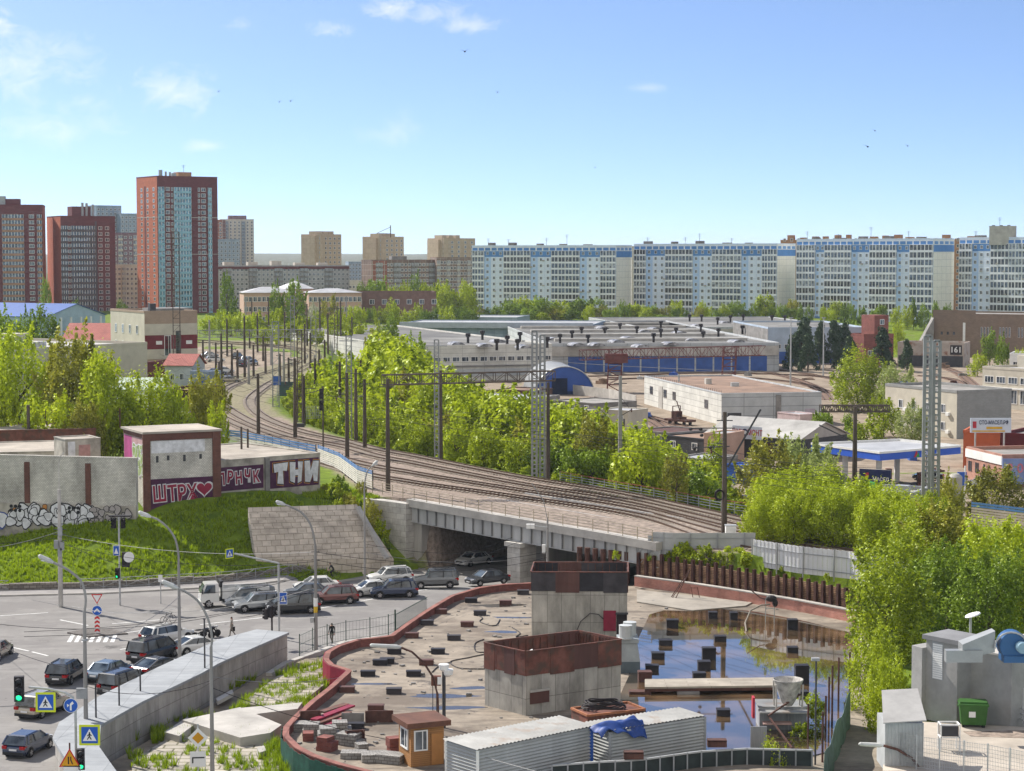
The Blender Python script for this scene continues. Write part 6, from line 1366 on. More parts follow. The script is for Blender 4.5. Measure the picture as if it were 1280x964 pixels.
def tagtext(b,f,u,z,s,size,sx,bold_=.05,red=gr_r,white=gr_w,step=.86):
 n=len(s)
 for i,ch in enumerate(s):
  p,rz=b.at(f,u+i*size*step*sx,.06);zz=b.z0+z+(.12 if i%2 else-.06)
  lettering(b.root,ch,size,white,(p.x,p.y,zz),rz,offset=.16,sx=sx,tilt=.06*(1 if i%2 else-1),name='graffiti_outline')
  p,rz=b.at(f,u+i*size*step*sx,.085);lettering(b.root,ch,size,red,(p.x,p.y,zz),rz,offset=.05,sx=sx,tilt=.06*(1 if i%2 else-1),name='graffiti_letter')
for ch,u in zip('ШТРХ',(1.55,2.95,4.0,5.15)):tagtext(g_,'F',u,3.1,ch,2.3,.74)
hm=MB();hp=[(.0,-1.25)]+[(1.15*math.sin(t)**3,1.05*(.8125*math.cos(t)-.3125*math.cos(2*t)-.125*math.cos(3*t)-.0625*math.cos(4*t))+.1)for t in np.linspace(2.9,-2.9,26)]
p,rz=g_.at('F',L_-1.72,.06);X=Matrix.Translation((p.x,p.y,g_.z0+3.4))@Matrix.Rotation(rz,4,'Z')
for(sc_,mt,o_,nm)in((.92,gr_w,0,'graffiti_outline'),(.74,gr_r,-.03,'graffiti_letter')):
 hm=MB();hm.face([tuple(X@Vector((x*sc_,o_,z*sc_)))for x,z in hp]);hm.build(nm,mt,g_.root)
g_.panel('L',.1,3.0,3.3,9.0,gr_pk,'pink_paint',.02);g_.panel('L',3.0,7.7,4.9,9.0,M('graffiti_rose',(.40,.25,.25),.8,.2,.8),'rose_paint',.02)
rq=random.Random(5)
def blobs(b,f,u0,u1,z0,z1,n,rmin,rmax,fill,line,nm):
 m1,m2=MB(),MB();o,e,nn_=b.frame(f)
 for i in range(n):
  u,z,rr_=rq.uniform(u0,u1),rq.uniform(z0,z1),rq.uniform(rmin,rmax);ax,az=rr_*rq.uniform(.7,1.2),rr_*rq.uniform(.7,1.3);off=(.04 if nm=='green_scrawl' else .17)+i*.0022
  for(mm,k,o2)in((m2,1.2,0),(m1,1.0,.001)):
   pts=[]
   for a in range(12):
    t=2*math.pi*a/12;w_=1+.15*math.sin(3*t+i);uu,zz=u+math.cos(t)*ax*k*w_,z+math.sin(t)*az*k*w_;q=o+e*uu+nn_*(off+o2);pts.append((q.x,q.y,b.z0+zz))
   mm.face(pts)
 m2.build(nm+'_outline',line,b.root);m1.build(nm,fill,b.root)
blobs(g_,'L',3.3,7.2,5.3,8.5,22,.3,.7,gr_g,gr_w,'green_scrawl')
g_.done()
g1A,g1B=Vector((xat(0,213,7),213)),Vector((-39.6,209.6));e_=(g1B-g1A).normalized()
g1=Bld('garage_wall','long whitewashed garage wall with two brick piers and a painted concrete base',g1A-e_*9,g1B,.5,3.2,11.5,wht_brick,roof=conc_lt,cat='garage wall',parapet=.12);L1=g1.L
for u in(11.9,18.9):g1.panel('F',u,u+.6,3.2,7.7,pil_m,'brick_pier',.12)
g1.panel('F',0,L1,-1,3.3,ren,'concrete_base',.14)
blobs(g1,'F',10.3,19.5,1.1,2.7,50,.35,.75,gr_w,gr_k,'bubble_graffiti');blobs(g1,'F',19.5,L1-.6,1.2,3.0,30,.2,.5,M('graffiti_grey',(.34,.31,.30),.8,.2),gr_k,'grey_graffiti');blobs(g1,'F',3,9.6,0.3,1.9,16,.4,.8,gr_w,M('graffiti_blue',(.05,.08,.25),.8),'blue_graffiti');blobs(g1,'F',10,18,2.1,2.9,8,.2,.4,gr_o,gr_k,'orange_graffiti')
for u in(10.4,10.9,11.4,17.1,17.6,18.1):
 for z in(2.5,2.95):
  p,rz=g1.at('F',u,.26);m=MB();m.lathe([(.19,0),(.19,.03)],(0,0,0),12,axis='y');m.xf(Matrix.Translation((p.x,p.y,g1.z0+z))@Matrix.Rotation(rz,4,'Z'));m.build('round_hole',gr_k,g1.root)
g1.done()
g2A,g2B=W(271,577,10.6).xy,W(400,567,10.6).xy
g2=Bld('low_garages','low flat garages with red lettering and white block graffiti beside the bridge',g2A,g2B,16,6.0,10.6,ren,roof=roof_f,cat='garage',parapet=.12);L2=g2.L
g2.panel('F',0,L2*.44,1.3,3.9,gr_p,'purple_ground',.03);g2.panel('F',L2*.5,L2-.2,1.1,4.2,gr_p,'purple_ground',.03);g2.panel('F',L2*.45,L2*.49,0,4.6,conc_dk,'concrete_pier',.3)
tagtext(g2,'F',.5,2.6,'ЛРНЧК',1.75,.74,.05)
o_,e_2,n_2=g2.frame('F')
for k,(mt,gr,of)in enumerate(((gr_o,.16,.05),(gr_k,.08,.07),(gr_w,-.04,.09))):
 for i,pts_ in enumerate([[(0,2.4),(1.75,2.5),(1.6,1.5),(1.15,1.6),(1.2,0),(.45,.15),(.55,1.5),(.1,1.4)],[(1.9,2.5),(2.6,2.45),(2.55,1.6),(2.95,1.6),(2.9,2.5),(3.5,2.45),(3.3,.2),(2.85,0),(2.9,.9),(2.55,.9),(2.5,.05),(1.95,.3)],[(3.65,2.5),(4.3,2.5),(4.35,1.3),(4.7,2.45),(5.4,2.4),(5.2,0),(4.75,.1),(4.7,1.0),(4.3,0),(3.7,.1)]]):
  cx_2,cz_2=sum(p[0]for p in pts_)/len(pts_),sum(p[1]for p in pts_)/len(pts_);m=MB();q=[]
  for(u,z)in pts_:
   d_2=math.hypot(u-cx_2,z-cz_2);f_2=1+gr/d_2;uu=L2*.51+.3+(cx_2+(u-cx_2)*f_2)*(L2*.47/5.6);zz=1.45+cz_2+(z-cz_2)*f_2;w_=o_+e_2*uu+n_2*of;q.append((w_.x,w_.y,g2.z0+zz))
  m.face(q[::-1]);m.build(('graffiti_outline','graffiti_shadow','graffiti_letter')[k],mt,g2.root)
g2.stack(1.6,7,.08,1.4,steel);g2.stack(9.5,10,.12,2.6,mast_m);g2.stack(11,11,.12,2.2,mast_m);g2.done()
b=Bld('old_store','flat roofed old store behind the whitewashed garage wall',P2(-40,221,10),P2(88,224,10),13,5,10.9,ren,roof=roof_f,cat='store',parapet=.1);b.panel('R',1,5,3,5.5,conc_lt,'pale_patch');b.done()
b=Bld('old_store','farther old store with a rusty roof edge and a short flue',P2(-60,240,10),P2(120,244,10),10,5,11.6,rust_red,roof=roof_f,cat='store',parapet=.15);b.stack(20,2,.1,2.4,rustm);b.stack(9,2,.2,3.0,mast_m);b.done()
b=Bld('pink_wall_store','small lean-to with pale and pink doors beside the tall brick garage',P2(82,217,10),P2(126,219,10),4,5,12.8,ren,roof=roof_f,cat='store',parapet=.1);b.panel('F',.3,1.1,1,7.6,gr_w,'pale_door');b.panel('F',1.5,2.8,1,7.2,M('rose_door',(.42,.24,.22),.8,.25,1.),'rose_door');b.done()
# vehicles
tyre=M('tyre_rubber',(.015,.015,.016),.9,.1);rimm=M('alloy_rim',(.45,.45,.46),.3,.05,metal=.8);cglass=MG('car_glass',(.03,.04,.05),.05,.8);lamp_w=M('headlamp',(.6,.62,.65),.15,.05);lamp_r=M('tail_lamp',(.35,.01,.012),.25,.05);plate_m=M('plate_white',(.65,.65,.65),.5,.02);trim_b=M('black_trim',(.018,.018,.02),.6,.1)
def paint(name,col,metal=.25):
 m=M('car_'+name,col,.25,.03,1.0,metal=metal,spec=.6);m.node_tree.nodes['Principled BSDF'].inputs['Coat Weight'].default_value=.7;m.node_tree.nodes['Principled BSDF'].inputs['Coat Roughness'].default_value=.05;return m
PAINTS=dict(black=paint('black',(.012,.013,.016)),navy=paint('navy',(.02,.035,.08)),white=paint('white',(.62,.62,.60),0),silver=paint('silver',(.34,.36,.38),.6),grey=paint('grey',(.13,.14,.15),.5),beige=paint('beige',(.36,.32,.25),.4),maroon=paint('maroon',(.16,.055,.05),.3),greyblue=paint('greyblue',(.10,.14,.19),.4),darkgrey=paint('darkgrey',(.04,.043,.05),.3))
CT={'suv':(4.6,1.88,1.68,1.02,1.0,.02,.09,.60,.74,1.02),'hatch':(4.1,1.76,1.48,.94,.88,.02,.13,.58,.76,.94),'sedan':(4.6,1.8,1.45,.92,.86,.14,.27,.60,.76,.93),'coupe':(4.7,1.86,1.36,.88,.82,.08,.32,.58,.74,.90),'van':(4.9,1.95,1.85,1.05,1.05,.01,.05,.70,.88,1.05),'wagon':(4.8,1.84,1.52,.94,.90,.02,.10,.60,.76,.94),'jeep':(4.7,1.92,1.86,1.12,1.10,.01,.04,.60,.67,1.12)}
def wheel_mesh(r_,w_):
 k=('wh',r_,w_)
 if k in WC:return WC[k]
 m=MB();m.lathe([(r_*.55,-w_/2),(r_*.94,-w_/2),(r_,-w_*.3),(r_,w_*.3),(r_*.94,w_/2),(r_*.62,w_/2)],n=18,axis='y',mi=0)
 m.lathe([(.02,w_*.44),(r_*.60,w_*.52)],n=18,axis='y',mi=1);m.lathe([(.02,-w_*.44),(r_*.60,-w_*.52)],n=18,axis='y',mi=1)
 for s in(-1,1):
  for a in range(5):
   t=2*math.pi*a/5+.3;c1,c2=math.cos(t),math.sin(t);y=s*w_*.535
   m.face([(c1*r_*.2-c2*.05,y,c2*r_*.2+c1*.05),(c1*r_*.55-c2*.09,y,c2*r_*.55+c1*.09),(c1*r_*.55+c2*-.2,y,c2*r_*.55+c1*.2),(c1*r_*.2-c2*.12,y,c2*r_*.2+c1*.12)],2)
 WC[k]=m.mesh('wheel',[tyre,rimm,trim_b]);return WC[k]
def car(px,py,head,typ,col,label,z=None,group=None,detail=True,loc=None,rack=False):
 if loc is None:
  p=W(px,py,0);z_=dipz(p.x,p.y)if z is None else z;p=W(px,py,z_)
 else:p=Vector(loc)
 L,Wd,Hh,zb,zh,r0,r1,f1,f0,zt_=CT[typ];P=PAINTS[col];hw=Wd/2
 t=thing('parked_car' if group else 'car',label,'car',p,R(head),group)
 wr=.345 if typ in('suv','jeep','van')else .32;X0=-L/2
 xs=[(0,.62,.86),(.015,zt_*.82,.93),(.05,zt_*.96,.98),(max(.08,r0+.02),zt_,1.0),(.5,zb,1.0),(f0,zb,1.0),(f0+.03,zh+.02,.995),(.92,zh-.08,.96),(.975,zh-.2,.88),(1.0,.60,.78)]
 m=MB();ring=[]
 for(f,zt1,k)in xs:
  x=X0+f*L;h_=hw*k;zb0=.24+(.08 if f in(0,1.0)else 0)
  ring.append([(x,-h_*.90,zb0),(x,-h_,.46),(x,-h_*1.0,zt1*.80),(x,-h_*.93,zt1),(x,h_*.93,zt1),(x,h_,zt1*.80),(x,h_,.46),(x,h_*.90,zb0)])
 i0=0
 for q in ring:m.v+=q
 for i in range(len(ring)-1):
  for j in range(8):
   a=i*8+j;b_=i*8+(j+1)%8;m.f.append((a,a+8,b_+8,b_)if True else 0);m.m.append(1 if j in(7,)or(j in(0,6)and typ in('suv','jeep'))else 0)
 m.f.append(tuple(range(7,-1,-1)));m.m.append(0);e=(len(ring)-1)*8;m.f.append(tuple(range(e,e+8)));m.m.append(0)
 xw=(X0+L*.19,X0+L*.81)
 for x in xw:
  for s in(-1,1):m.lathe([(wr*1.17,-.015),(wr*1.17,.015)],(x,s*(hw-.005),wr+.03),20,mi=1,axis='y')
 bo=m.build('body',[P,trim_b]);bo.parent=t
 def kid(mb,nm,mats):o=mb.build(nm,mats);o.parent=t;return o
 b0,b1=hw*.92,hw*.76;zb_=zb-.03;zr_=Hh-.06
 xr0,xr1,xf1,xf0=X0+r0*L,X0+r1*L,X0+f1*L,X0+f0*L
 lo=[(xr0,-b0,zb_),(xf0,-b0,zb_),(xf0,b0,zb_),(xr0,b0,zb_)];hi=[(xr1,-b1,zr_),(xf1,-b1,zr_),(xf1,b1,zr_),(xr1,b1,zr_)]
 m=MB();m.face([lo[1],lo[2],hi[2],hi[1]]);kid(m,'windscreen',cglass);m=MB();m.face([lo[3],lo[0],hi[0],hi[3]]);kid(m,'rear_window',cglass)
 for s,(a,b_,c_,d_)in((0,(lo[0],lo[1],hi[1],hi[0])),(1,(lo[2],lo[3],hi[3],hi[2]))):m=MB();m.face([a,b_,c_,d_]);kid(m,'side_window',cglass)
 m=MB();m.v+=hi+[(xr1+.12,-b1*.86,Hh),(xf1-.25,-b1*.86,Hh),(xf1-.25,b1*.86,Hh),(xr1+.12,b1*.86,Hh)]
 for k in range(4):m.f.append((k,(k+1)%4,4+(k+1)%4,4+k));m.m.append(0)
 m.f.append((4,5,6,7));m.m.append(0)
 for(a,b_)in((lo[0],hi[0]),(lo[1],hi[1]),(lo[2],hi[2]),(lo[3],hi[3])):m.bar(a,b_,.11,.10,0)
 for s in(-1,1):
  for fx_ in((.34,.36),(.56 if typ!='coupe' else .99,.0)):
   pass
  xm=(xr0*.52+xf0*.48);xn=(xr1*.5+xf1*.5);m.bar((xm,s*(b0+.01),zb_),(xn,s*(b1+.012),zr_),.09,.05,1)
  xm=xr0*.84+xf0*.16;xn=xr1*.84+xf1*.16
  if typ!='coupe':m.bar((xm,s*(b0+.008),zb_),(xn,s*(b1+.01),zr_),.16,.05,0)
 if typ in('suv','wagon','van','jeep'):
  for s in(-1,1):m.bar((xr1+.25,s*b1*.84,Hh+.05),(xf1-.4,s*b1*.84,Hh+.05),.05,.05,1)
 if rack:
  pass
 kid(m,'roof',[P,trim_b])
 wm_=wheel_mesh(wr,.23)
 for x in xw:
  for s in(-1,1):o=bpy.data.objects.new('wheel',wm_);COL.objects.link(o);o.parent=t;o.location=(x,s*(hw-.07),wr)
 for s in(-1,1):
  m=MB();zz=zh*.74;m.prism([(L/2-.42,s*hw*.93),(L/2-.02,s*hw*.74),(L/2+.012,s*hw*.5),(L/2-.16,s*hw*.5)],zz-.08,zz+.09);kid(m,'headlight',lamp_w)
  m=MB();m.prism([(-L/2+.34,s*hw*.985),(-L/2-.015,s*hw*.92),(-L/2-.015,s*hw*.55),(-L/2+.1,s*hw*.55)],zt_*.70,zt_*.90);kid(m,'tail_light',lamp_r)
  m=MB();m.box(xf0-.35,s*(hw+.02)-.1,zb+.02,xf0-.2,s*(hw+.02)+.1,zb+.17);kid(m,'mirror',P)
 m=MB();m.box(-L/2-.03,-.27,.55,-L/2+.1,.27,.67);kid(m,'number_plate',plate_m);m=MB();m.box(L/2-.1,-.27,.38,L/2+.03,.27,.49);kid(m,'number_plate',plate_m)
 m=MB();m.box(L/2-.12,-hw*.55,.50,L/2+.012,hw*.55,zh*.74);kid(m,'grille',trim_b);m=MB();m.box(-L/2-.025,-hw*.86,.26,-L/2+.3,hw*.86,.46);kid(m,'bumper',trim_b)
 return t
cars=[(83,851,82,'suv','black','dark SUV seen from behind, alone in its lane left of the blue-grey sedan'.replace(' left of',' beside')),(137,848,68,'sedan','greyblue','blue-grey sedan seen from behind between two dark SUVs'),(157,866,63,'jeep','black','boxy black SUV half hidden by the tin capped wall'),(192,824,62,'van','black','black people carrier behind the white estate car'),(199,842,55,'coupe','darkgrey','dark grey low saloon tight against the tin capped wall'),(209,802,48,'wagon','white','white estate car with a bicycle on its roof'),(247,815,36,'coupe','white','white low fastback next to the motorcycles'),(36,940,74,'hatch','navy','dark navy hatchback lowest in the view, on the near lane'),(54,892,68,'suv','beige','beige crossover under the hanging yellow crossing sign'),(-6,822,84,'sedan','beige','pale beige saloon cut off at the road edge'.replace('cut off at the road edge','farthest out on the junction')),(311,757,203,'van','silver','silver people carrier beside the tipper truck'),(322,763,200,'suv','silver','silver crossover next to the silver people carrier, in the nearer lane'),(366,766,196,'van','black','black people carrier in front of the lamp post with a yellow band'),(417,754,194,'suv','maroon','maroon SUV in the queue'),(396,739,196,'sedan','white','white saloon behind the maroon SUV, in the far lane'),(385,747,196,'sedan','greyblue','blue-grey saloon squeezed between maroon SUV and black people carrier'),(464,744,202,'sedan','white','white saloon behind the dark estate car'),(487,729,200,'suv','white','white SUV nearest the bridge abutment'.replace('nearest','beside')),(492,746,190,'suv','navy','dark navy estate SUV shown broadside in the queue'),(543,734,188,'jeep','grey','boxy grey off-roader in front of the underpass'),(609,730,214,'sedan','darkgrey','dark saloon coming out of the underpass by the pier'),(592,706,228,'sedan','white','white car deep in the shade of the underpass')]
for c in cars:car(*c)
lotc=[(262,446,30,'sedan','silver','silver saloon at the top end of the car park'),(269,452,20,'wagon','white','white estate by the dirt mound in the car park'),(297,449,80,'suv','black','black SUV standing alone in mid car park'),(302,458,85,'suv','navy','dark SUV just behind the black one'),(309,452,70,'sedan','silver','silver car between the dark SUV and the mast'),(316,456,80,'hatch','silver','silver hatchback beside the tall dark mast'),(263,472,35,'wagon','white','white estate in the parked group behind the shrub'),(271,468,30,'sedan','silver','silver saloon in the parked group behind the shrub'),(280,466,25,'sedan','white','white saloon at the end of the parked group'),(252,478,35,'hatch','greyblue','blue-grey hatchback first in the parked group'),(287,478,15,'sedan','beige','pale car by the verge of the curving track')]
for c in lotc:q=WR(c[0],c[1]);car(c[0],c[1],*c[2:],loc=(q.x,q.y,gz(q.x,q.y)+.02))
for c in[(1000,598,20,'sedan','white'),(1045,606,10,'suv','silver'),(1160,600,170,'sedan','black'),(1225,610,160,'suv','white'),(870,545,60,'hatch','white'),(1008,545,30,'van','white')]:
 q=W(c[0],c[1],0);lab={1000:'white saloon below the lilac hut',1045:'silver SUV in the petrol station yard',1160:'black saloon at the petrol station exit',1225:'white SUV before the brick pavilion',870:'white hatchback in the shed yard',1008:'white van on the tyre shop forecourt'}[c[0]];car(c[0],c[1],*c[2:],lab,loc=(q.x,q.y,.02))
p=W(291,757,0);t=thing('tipper_truck','white tipper truck heading the queue at the crossing','truck',p,R(196));WP=PAINTS['white']
def kid(mb,nm,mats,tt=None):o=mb.build(nm,mats);o.parent=tt or t;return o
m=MB();m.prism([(1.4,-1.0),(3.1,-.98),(3.1,.98),(1.4,1.0)],.55,1.35);m.v+=[(1.4,-1.0,1.35),(3.1,-.98,1.35),(3.1,.98,1.35),(1.4,1.0,1.35),(1.45,-.93,2.3),(2.65,-.9,2.3),(2.65,.9,2.3),(1.45,.93,2.3)];i=len(m.v)-8
for k in range(4):m.f.append((i+k,i+(k+1)%4,i+4+(k+1)%4,i+4+k));m.m.append(0)
m.f.append((i+4,i+5,i+6,i+7));m.m.append(0);kid(m,'cab',WP)
m=MB();m.face([(3.06,-.86,1.42),(3.06,.86,1.42),(2.72,.80,2.2),(2.72,-.80,2.2)]);m.xf(Matrix.Translation((.03,0,.02)));kid(m,'windscreen',cglass)
for s in(-1,1):
 m=MB();q=[(2.85,s*1.0,1.42),(1.75,s*1.015,1.42),(1.75,s*.945,2.18),(2.55,s*.925,2.18)];m.face(q if s>0 else q[::-1]);kid(m,'side_window',cglass);m=MB();m.box(2.9,s*1.1-.1,1.4,3.0,s*1.1+.1,1.85);kid(m,'mirror',trim_b);m=MB();m.box(3.08,s*.72-.18,.75,3.13,s*.72+.18,.98);kid(m,'headlight',lamp_w)
m=MB();m.box(3.05,-.98,.40,3.2,.98,.68);kid(m,'bumper',WP);m=MB();m.box(-3.2,-.45,.55,1.4,.45,.85);kid(m,'chassis',trim_b)
m=MB();
for(x0,y0,x1,y1)in((-3.3,-1.08,1.1,-1.0),(-3.3,1.0,1.1,1.08),(-3.3,-1.0,-3.22,1.0),(1.0,-1.0,1.1,1.0)):m.box(x0,y0,.95,x1,y1,1.85)
m.box(-3.3,-1.08,.86,1.1,1.08,.95);m.box(1.0,-1.0,1.85,1.1,1.0,2.35)
for x in(-2.2,-1.1,0):
 for s in(-1,1):m.box(x-.04,s*1.1-.03,.9,x+.04,s*1.1+.03,1.85)
kid(m,'tipper_body',M('truck_bed_white',(.55,.55,.54),.6,.12,1.));m=MB();m.box(1.02,-1.02,1.9,1.3,.9,2.5);kid(m,'headboard',trim_b)
for x in(2.35,-2.0):
 for s in(-1,1):o=bpy.data.objects.new('wheel',wheel_mesh(.42,.3));COL.objects.link(o);o.parent=t;o.location=(x,s*.84,.42)
def motorcycle(px,py,head,lab):
 p=W(px,py,0);t=thing('motorcycle',lab,'motorcycle',p,R(head))
 for x in(-.72,.72):m=MB();m.lathe([(.14,-.05),(.30,-.06),(.32,0),(.30,.06),(.14,.05)],(x,0,.32),16,axis='y');kid(m,'wheel',tyre,t)
 m=MB();m.tube([(-.72,0,.34),(-.2,0,.62),(.35,0,.72),(.72,0,.34)],.07,6);m.ball((.1,0,.45),.26,.16,.22);kid(m,'frame',trim_b,t);m=MB();m.ball((.2,0,.82),.3,.15,.14);kid(m,'fuel_tank',PAINTS['black'],t)
 m=MB();m.ball((-.4,0,.82),.36,.15,.08);kid(m,'seat',trim_b,t);m=MB();m.tube([(.45,-.36,1.02),(.5,0,.98),(.45,.36,1.02)],.025,5);m.bar((.5,0,.98),(.72,0,.34),.06);kid(m,'handlebar',steel,t);m=MB();m.ball((.66,0,.9),.1,.1,.1);kid(m,'headlight',lamp_w,t)
motorcycle(254,799,20,'dark motorcycle standing behind the white fastback');motorcycle(263,797,40,'dark motorcycle on the far side of its twin')
def bicycle(loc,head,lab):
 t=thing('bicycle',lab,'bicycle',loc,R(head))
 for x in(-.52,.52):m=MB();m.tube([(x+.34*math.cos(a),0,.34+.34*math.sin(a))for a in np.linspace(0,6.2832,18)],.022,5,cap=False);kid(m,'wheel',tyre,t)
 m=MB();
 for a,b_ in(((-.52,.34),(-.15,.85)),((-.52,.34),(-.08,.33)),((-.08,.33),(-.15,.85)),((-.15,.82),(.36,.84)),((-.08,.33),(.36,.84)),((.36,.9),(.52,.34))):m.bar((a[0],0,a[1]),(b_[0],0,b_[1]),.035)
 kid(m,'frame',PAINTS['black'],t);m=MB();m.ball((-.17,0,.93),.13,.07,.04);kid(m,'saddle',trim_b,t);m=MB();m.tube([(.33,-.26,.98),(.36,0,.95),(.33,.26,.98)],.018,5);kid(m,'handlebar',trim_b,t);return t
p=W(209,802,0);bicycle((p.x+.1,p.y,1.54),48,'bicycle carried on the roof of the white estate car')
# people
skin_m=M('skin',(.42,.24,.17),.6,.08,3.)
def person(loc,rz,lab,joints,clothes,hair=(.03,.02,.015),h=1.74,parts=None):
 """one skinned body; joints: dict of local positions (x forward, y left, z up), metres for a 1.74 m figure"""
 J=dict(pelvis=(0,0,.95),waist=(0,0,1.10),chest=(.01,0,1.32),neck=(0,0,1.48),head=(.02,0,1.56),top=(.02,0,1.70),hl=(0,.1,.92),hr=(0,-.1,.92),kl=(.03,.11,.5),kr=(.0,-.11,.5),al=(-.02,.11,.08),ar=(-.02,-.11,.08),tl=(.15,.12,.03),tr=(.15,-.12,.03),sl=(0,.19,1.42),sr=(0,-.19,1.42),el=(-.02,.25,1.13),er=(-.02,-.25,1.13),wl=(.06,.26,.88),wr=(.06,-.26,.88));J.update(joints)
 for s in 'lr':
  w_=Vector(J['w'+s]);e_=Vector(J['e'+s]);d=(w_-e_).normalized();J['p'+s]=tuple(w_+d*.09);sd_=Vector((0,1,0))if abs(d.y)<.8 else Vector((0,0,1))
  for i in range(4):J['f%d%s'%(i,s)]=tuple(w_+d*(.15+(.02,.035,.03,.01)[i])+sd_*(i-1.5)*.022+Vector((.02,0,0)))
  J['th'+s]=tuple(w_+d*.08+Vector((.055,0,0)))
 order=list(J);E=[('pelvis','waist'),('waist','chest'),('chest','neck'),('neck','head'),('head','top')]
 for s in 'lr':E+=[('pelvis','h'+s),('h'+s,'k'+s),('k'+s,'a'+s),('a'+s,'t'+s),('chest','s'+s),('s'+s,'e'+s),('e'+s,'w'+s),('w'+s,'p'+s),('p'+s,'th'+s)]+[('p'+s,'f%d%s'%(i,s))for i in range(4)]
 rad=dict(pelvis=.14,waist=.125,chest=.15,neck=.06,head=.085,top=.085,h=.10,k=.062,a=.045,t=.04,s=.075,e=.05,w=.032,p=.034,th=.011,f=.010)
 me=bpy.data.meshes.new('person');me.from_pydata([J[k]for k in order],[(order.index(a),order.index(b_))for a,b_ in E],[]);o=bpy.data.objects.new('person',me);COL.objects.link(o)
 md=o.modifiers.new('skin','SKIN');sv=me.skin_vertices[0].data
 for i,k in enumerate(order):
  r_=rad.get(k)or rad.get(k[:-1])or rad.get(k[0]);sv[i].radius=(r_,r_*(.8 if k in('chest','waist','pelvis')else 1));sv[i].use_root=k=='pelvis'
 o.modifiers.new('sub','SUBSURF').levels=1
 dg=bpy.context.evaluated_depsgraph_get();nm=bpy.data.meshes.new_from_object(o.evaluated_get(dg));bpy.data.objects.remove(o)
 top_c,leg_c,shoe=clothes;nm.materials.clear()
 for mt in(top_c,leg_c,shoe,skin_m,M('hair_%d'%int(hair[0]*1000),hair,.8,.2)):nm.materials.append(mt)
 wl,wr_=Vector(J['wl']),Vector(J['wr']);hd=Vector(J['head']);pv=Vector(J['pelvis'])
 for f in nm.polygons:
  c=f.center;mi=0
  if min((c-wl).length,(c-wr_).length)<.13 and((c-wl).dot((wl-Vector(J['el'])).normalized())>0 or(c-wr_).dot((wr_-Vector(J['er'])).normalized())>0):mi=3
  elif(c-Vector(J['top'])).length<.13 or((c-hd).length<.14 and c.x<hd.x-.02 and c.z>hd.z-.03):mi=4
  elif(c-hd).length<.15:mi=3
  elif min((c-Vector(J['tl'])).length,(c-Vector(J['tr'])).length,(c-Vector(J['al'])).length,(c-Vector(J['ar'])).length)<.10:mi=2
  elif c.z<pv.z-.02 and min((c-wl).length,(c-wr_).length)>.16:mi=1
  f.material_index=mi;f.use_smooth=True
 po=bpy.data.objects.new('person',nm);COL.objects.link(po);po.location=loc;po.rotation_euler=(0,0,rz);po.scale=(h/1.74,)*3;tag(po,lab,'person')
 m=MB();hx,hz=hd.x,hd.z;m.ball((hx+.095,0,hz+.02),.022,.016,.03,6,4);
 for s in(-1,1):m.ball((hx+.0,s*.09,hz+.03),.02,.012,.032,6,4)
 f_=m.build('nose_and_ears',skin_m);f_.parent=po
 m=MB();
 for s in(-1,1):m.ball((hx+.085,s*.035,hz+.05),.01,.012,.008,6,4)
 m.box(hx+.084,-.022,hz-.032,hx+.094,.022,hz-.024);f_=m.build('eyes_and_mouth',trim_b);f_.parent=po
 return po
cl_g=M('grey_cloth',(.17,.15,.13),.9,.2,3.);cl_k=M('black_cloth',(.02,.02,.022),.9,.2,3.);cl_b=M('dark_trousers',(.045,.045,.05),.9,.2,3.)
p=W(290,796,0);person(p,R(200),'grey clad person walking past the junction with one arm stretched out, bag in hand',dict(kl=(.16,.1,.52),al=(.2,.1,.09),tl=(.36,.1,.05),kr=(-.06,-.1,.5),ar=(-.3,-.1,.14),tr=(-.2,-.1,.02),er=(.02,-.24,1.15),wr=(.06,-.28,.9),el=(.05,.45,1.32),wl=(.1,.68,1.22)),(cl_g,cl_g,cl_k),h=1.8)
b_=thing('shoulder_bag','dark shopping bag in the hand of the grey clad walker','bag',p+Vector((.05,.25,.45)));m=MB();m.prism([(-.18,-.08),(.18,-.08),(.18,.08),(-.18,.08)],0,.36);o=m.build('bag',cl_k);o.parent=b_;m=MB();m.tube([(-.12,0,.36),(-.06,0,.52),(.06,0,.52),(.12,0,.36)],.012,5);o=m.build('handles',cl_k);o.parent=b_
p=W(415,804.5,.3);person(p,R(250),'person in a dark jacket walking behind the mesh fence',dict(kl=(.12,.1,.52),al=(.1,.1,.09),tl=(.27,.1,.05),ar=(-.22,-.1,.12),tr=(-.1,-.1,.02)),(cl_k,cl_g,cl_k),h=1.8)
p=W(415,724,.14);bicycle(p,186,'bicycle under the black clad rider on the pavement');person(p,R(186),'black clad cyclist riding along the pavement before the grass bank',dict(pelvis=(-.17,0,1.0),waist=(-.1,0,1.14),chest=(.06,0,1.34),neck=(.14,0,1.47),head=(.19,0,1.55),top=(.2,0,1.69),hl=(-.17,.1,.98),hr=(-.17,-.1,.98),kl=(.2,.12,.78),al=(.0,.11,.42),tl=(.14,.11,.36),kr=(.1,-.12,.6),ar=(-.08,-.11,.2),tr=(.06,-.11,.14),sl=(.1,.19,1.4),sr=(.1,-.19,1.4),el=(.24,.26,1.18),er=(.24,-.26,1.18),wl=(.33,.25,1.0),wr=(.33,-.25,1.0)),(cl_k,cl_k,cl_k))
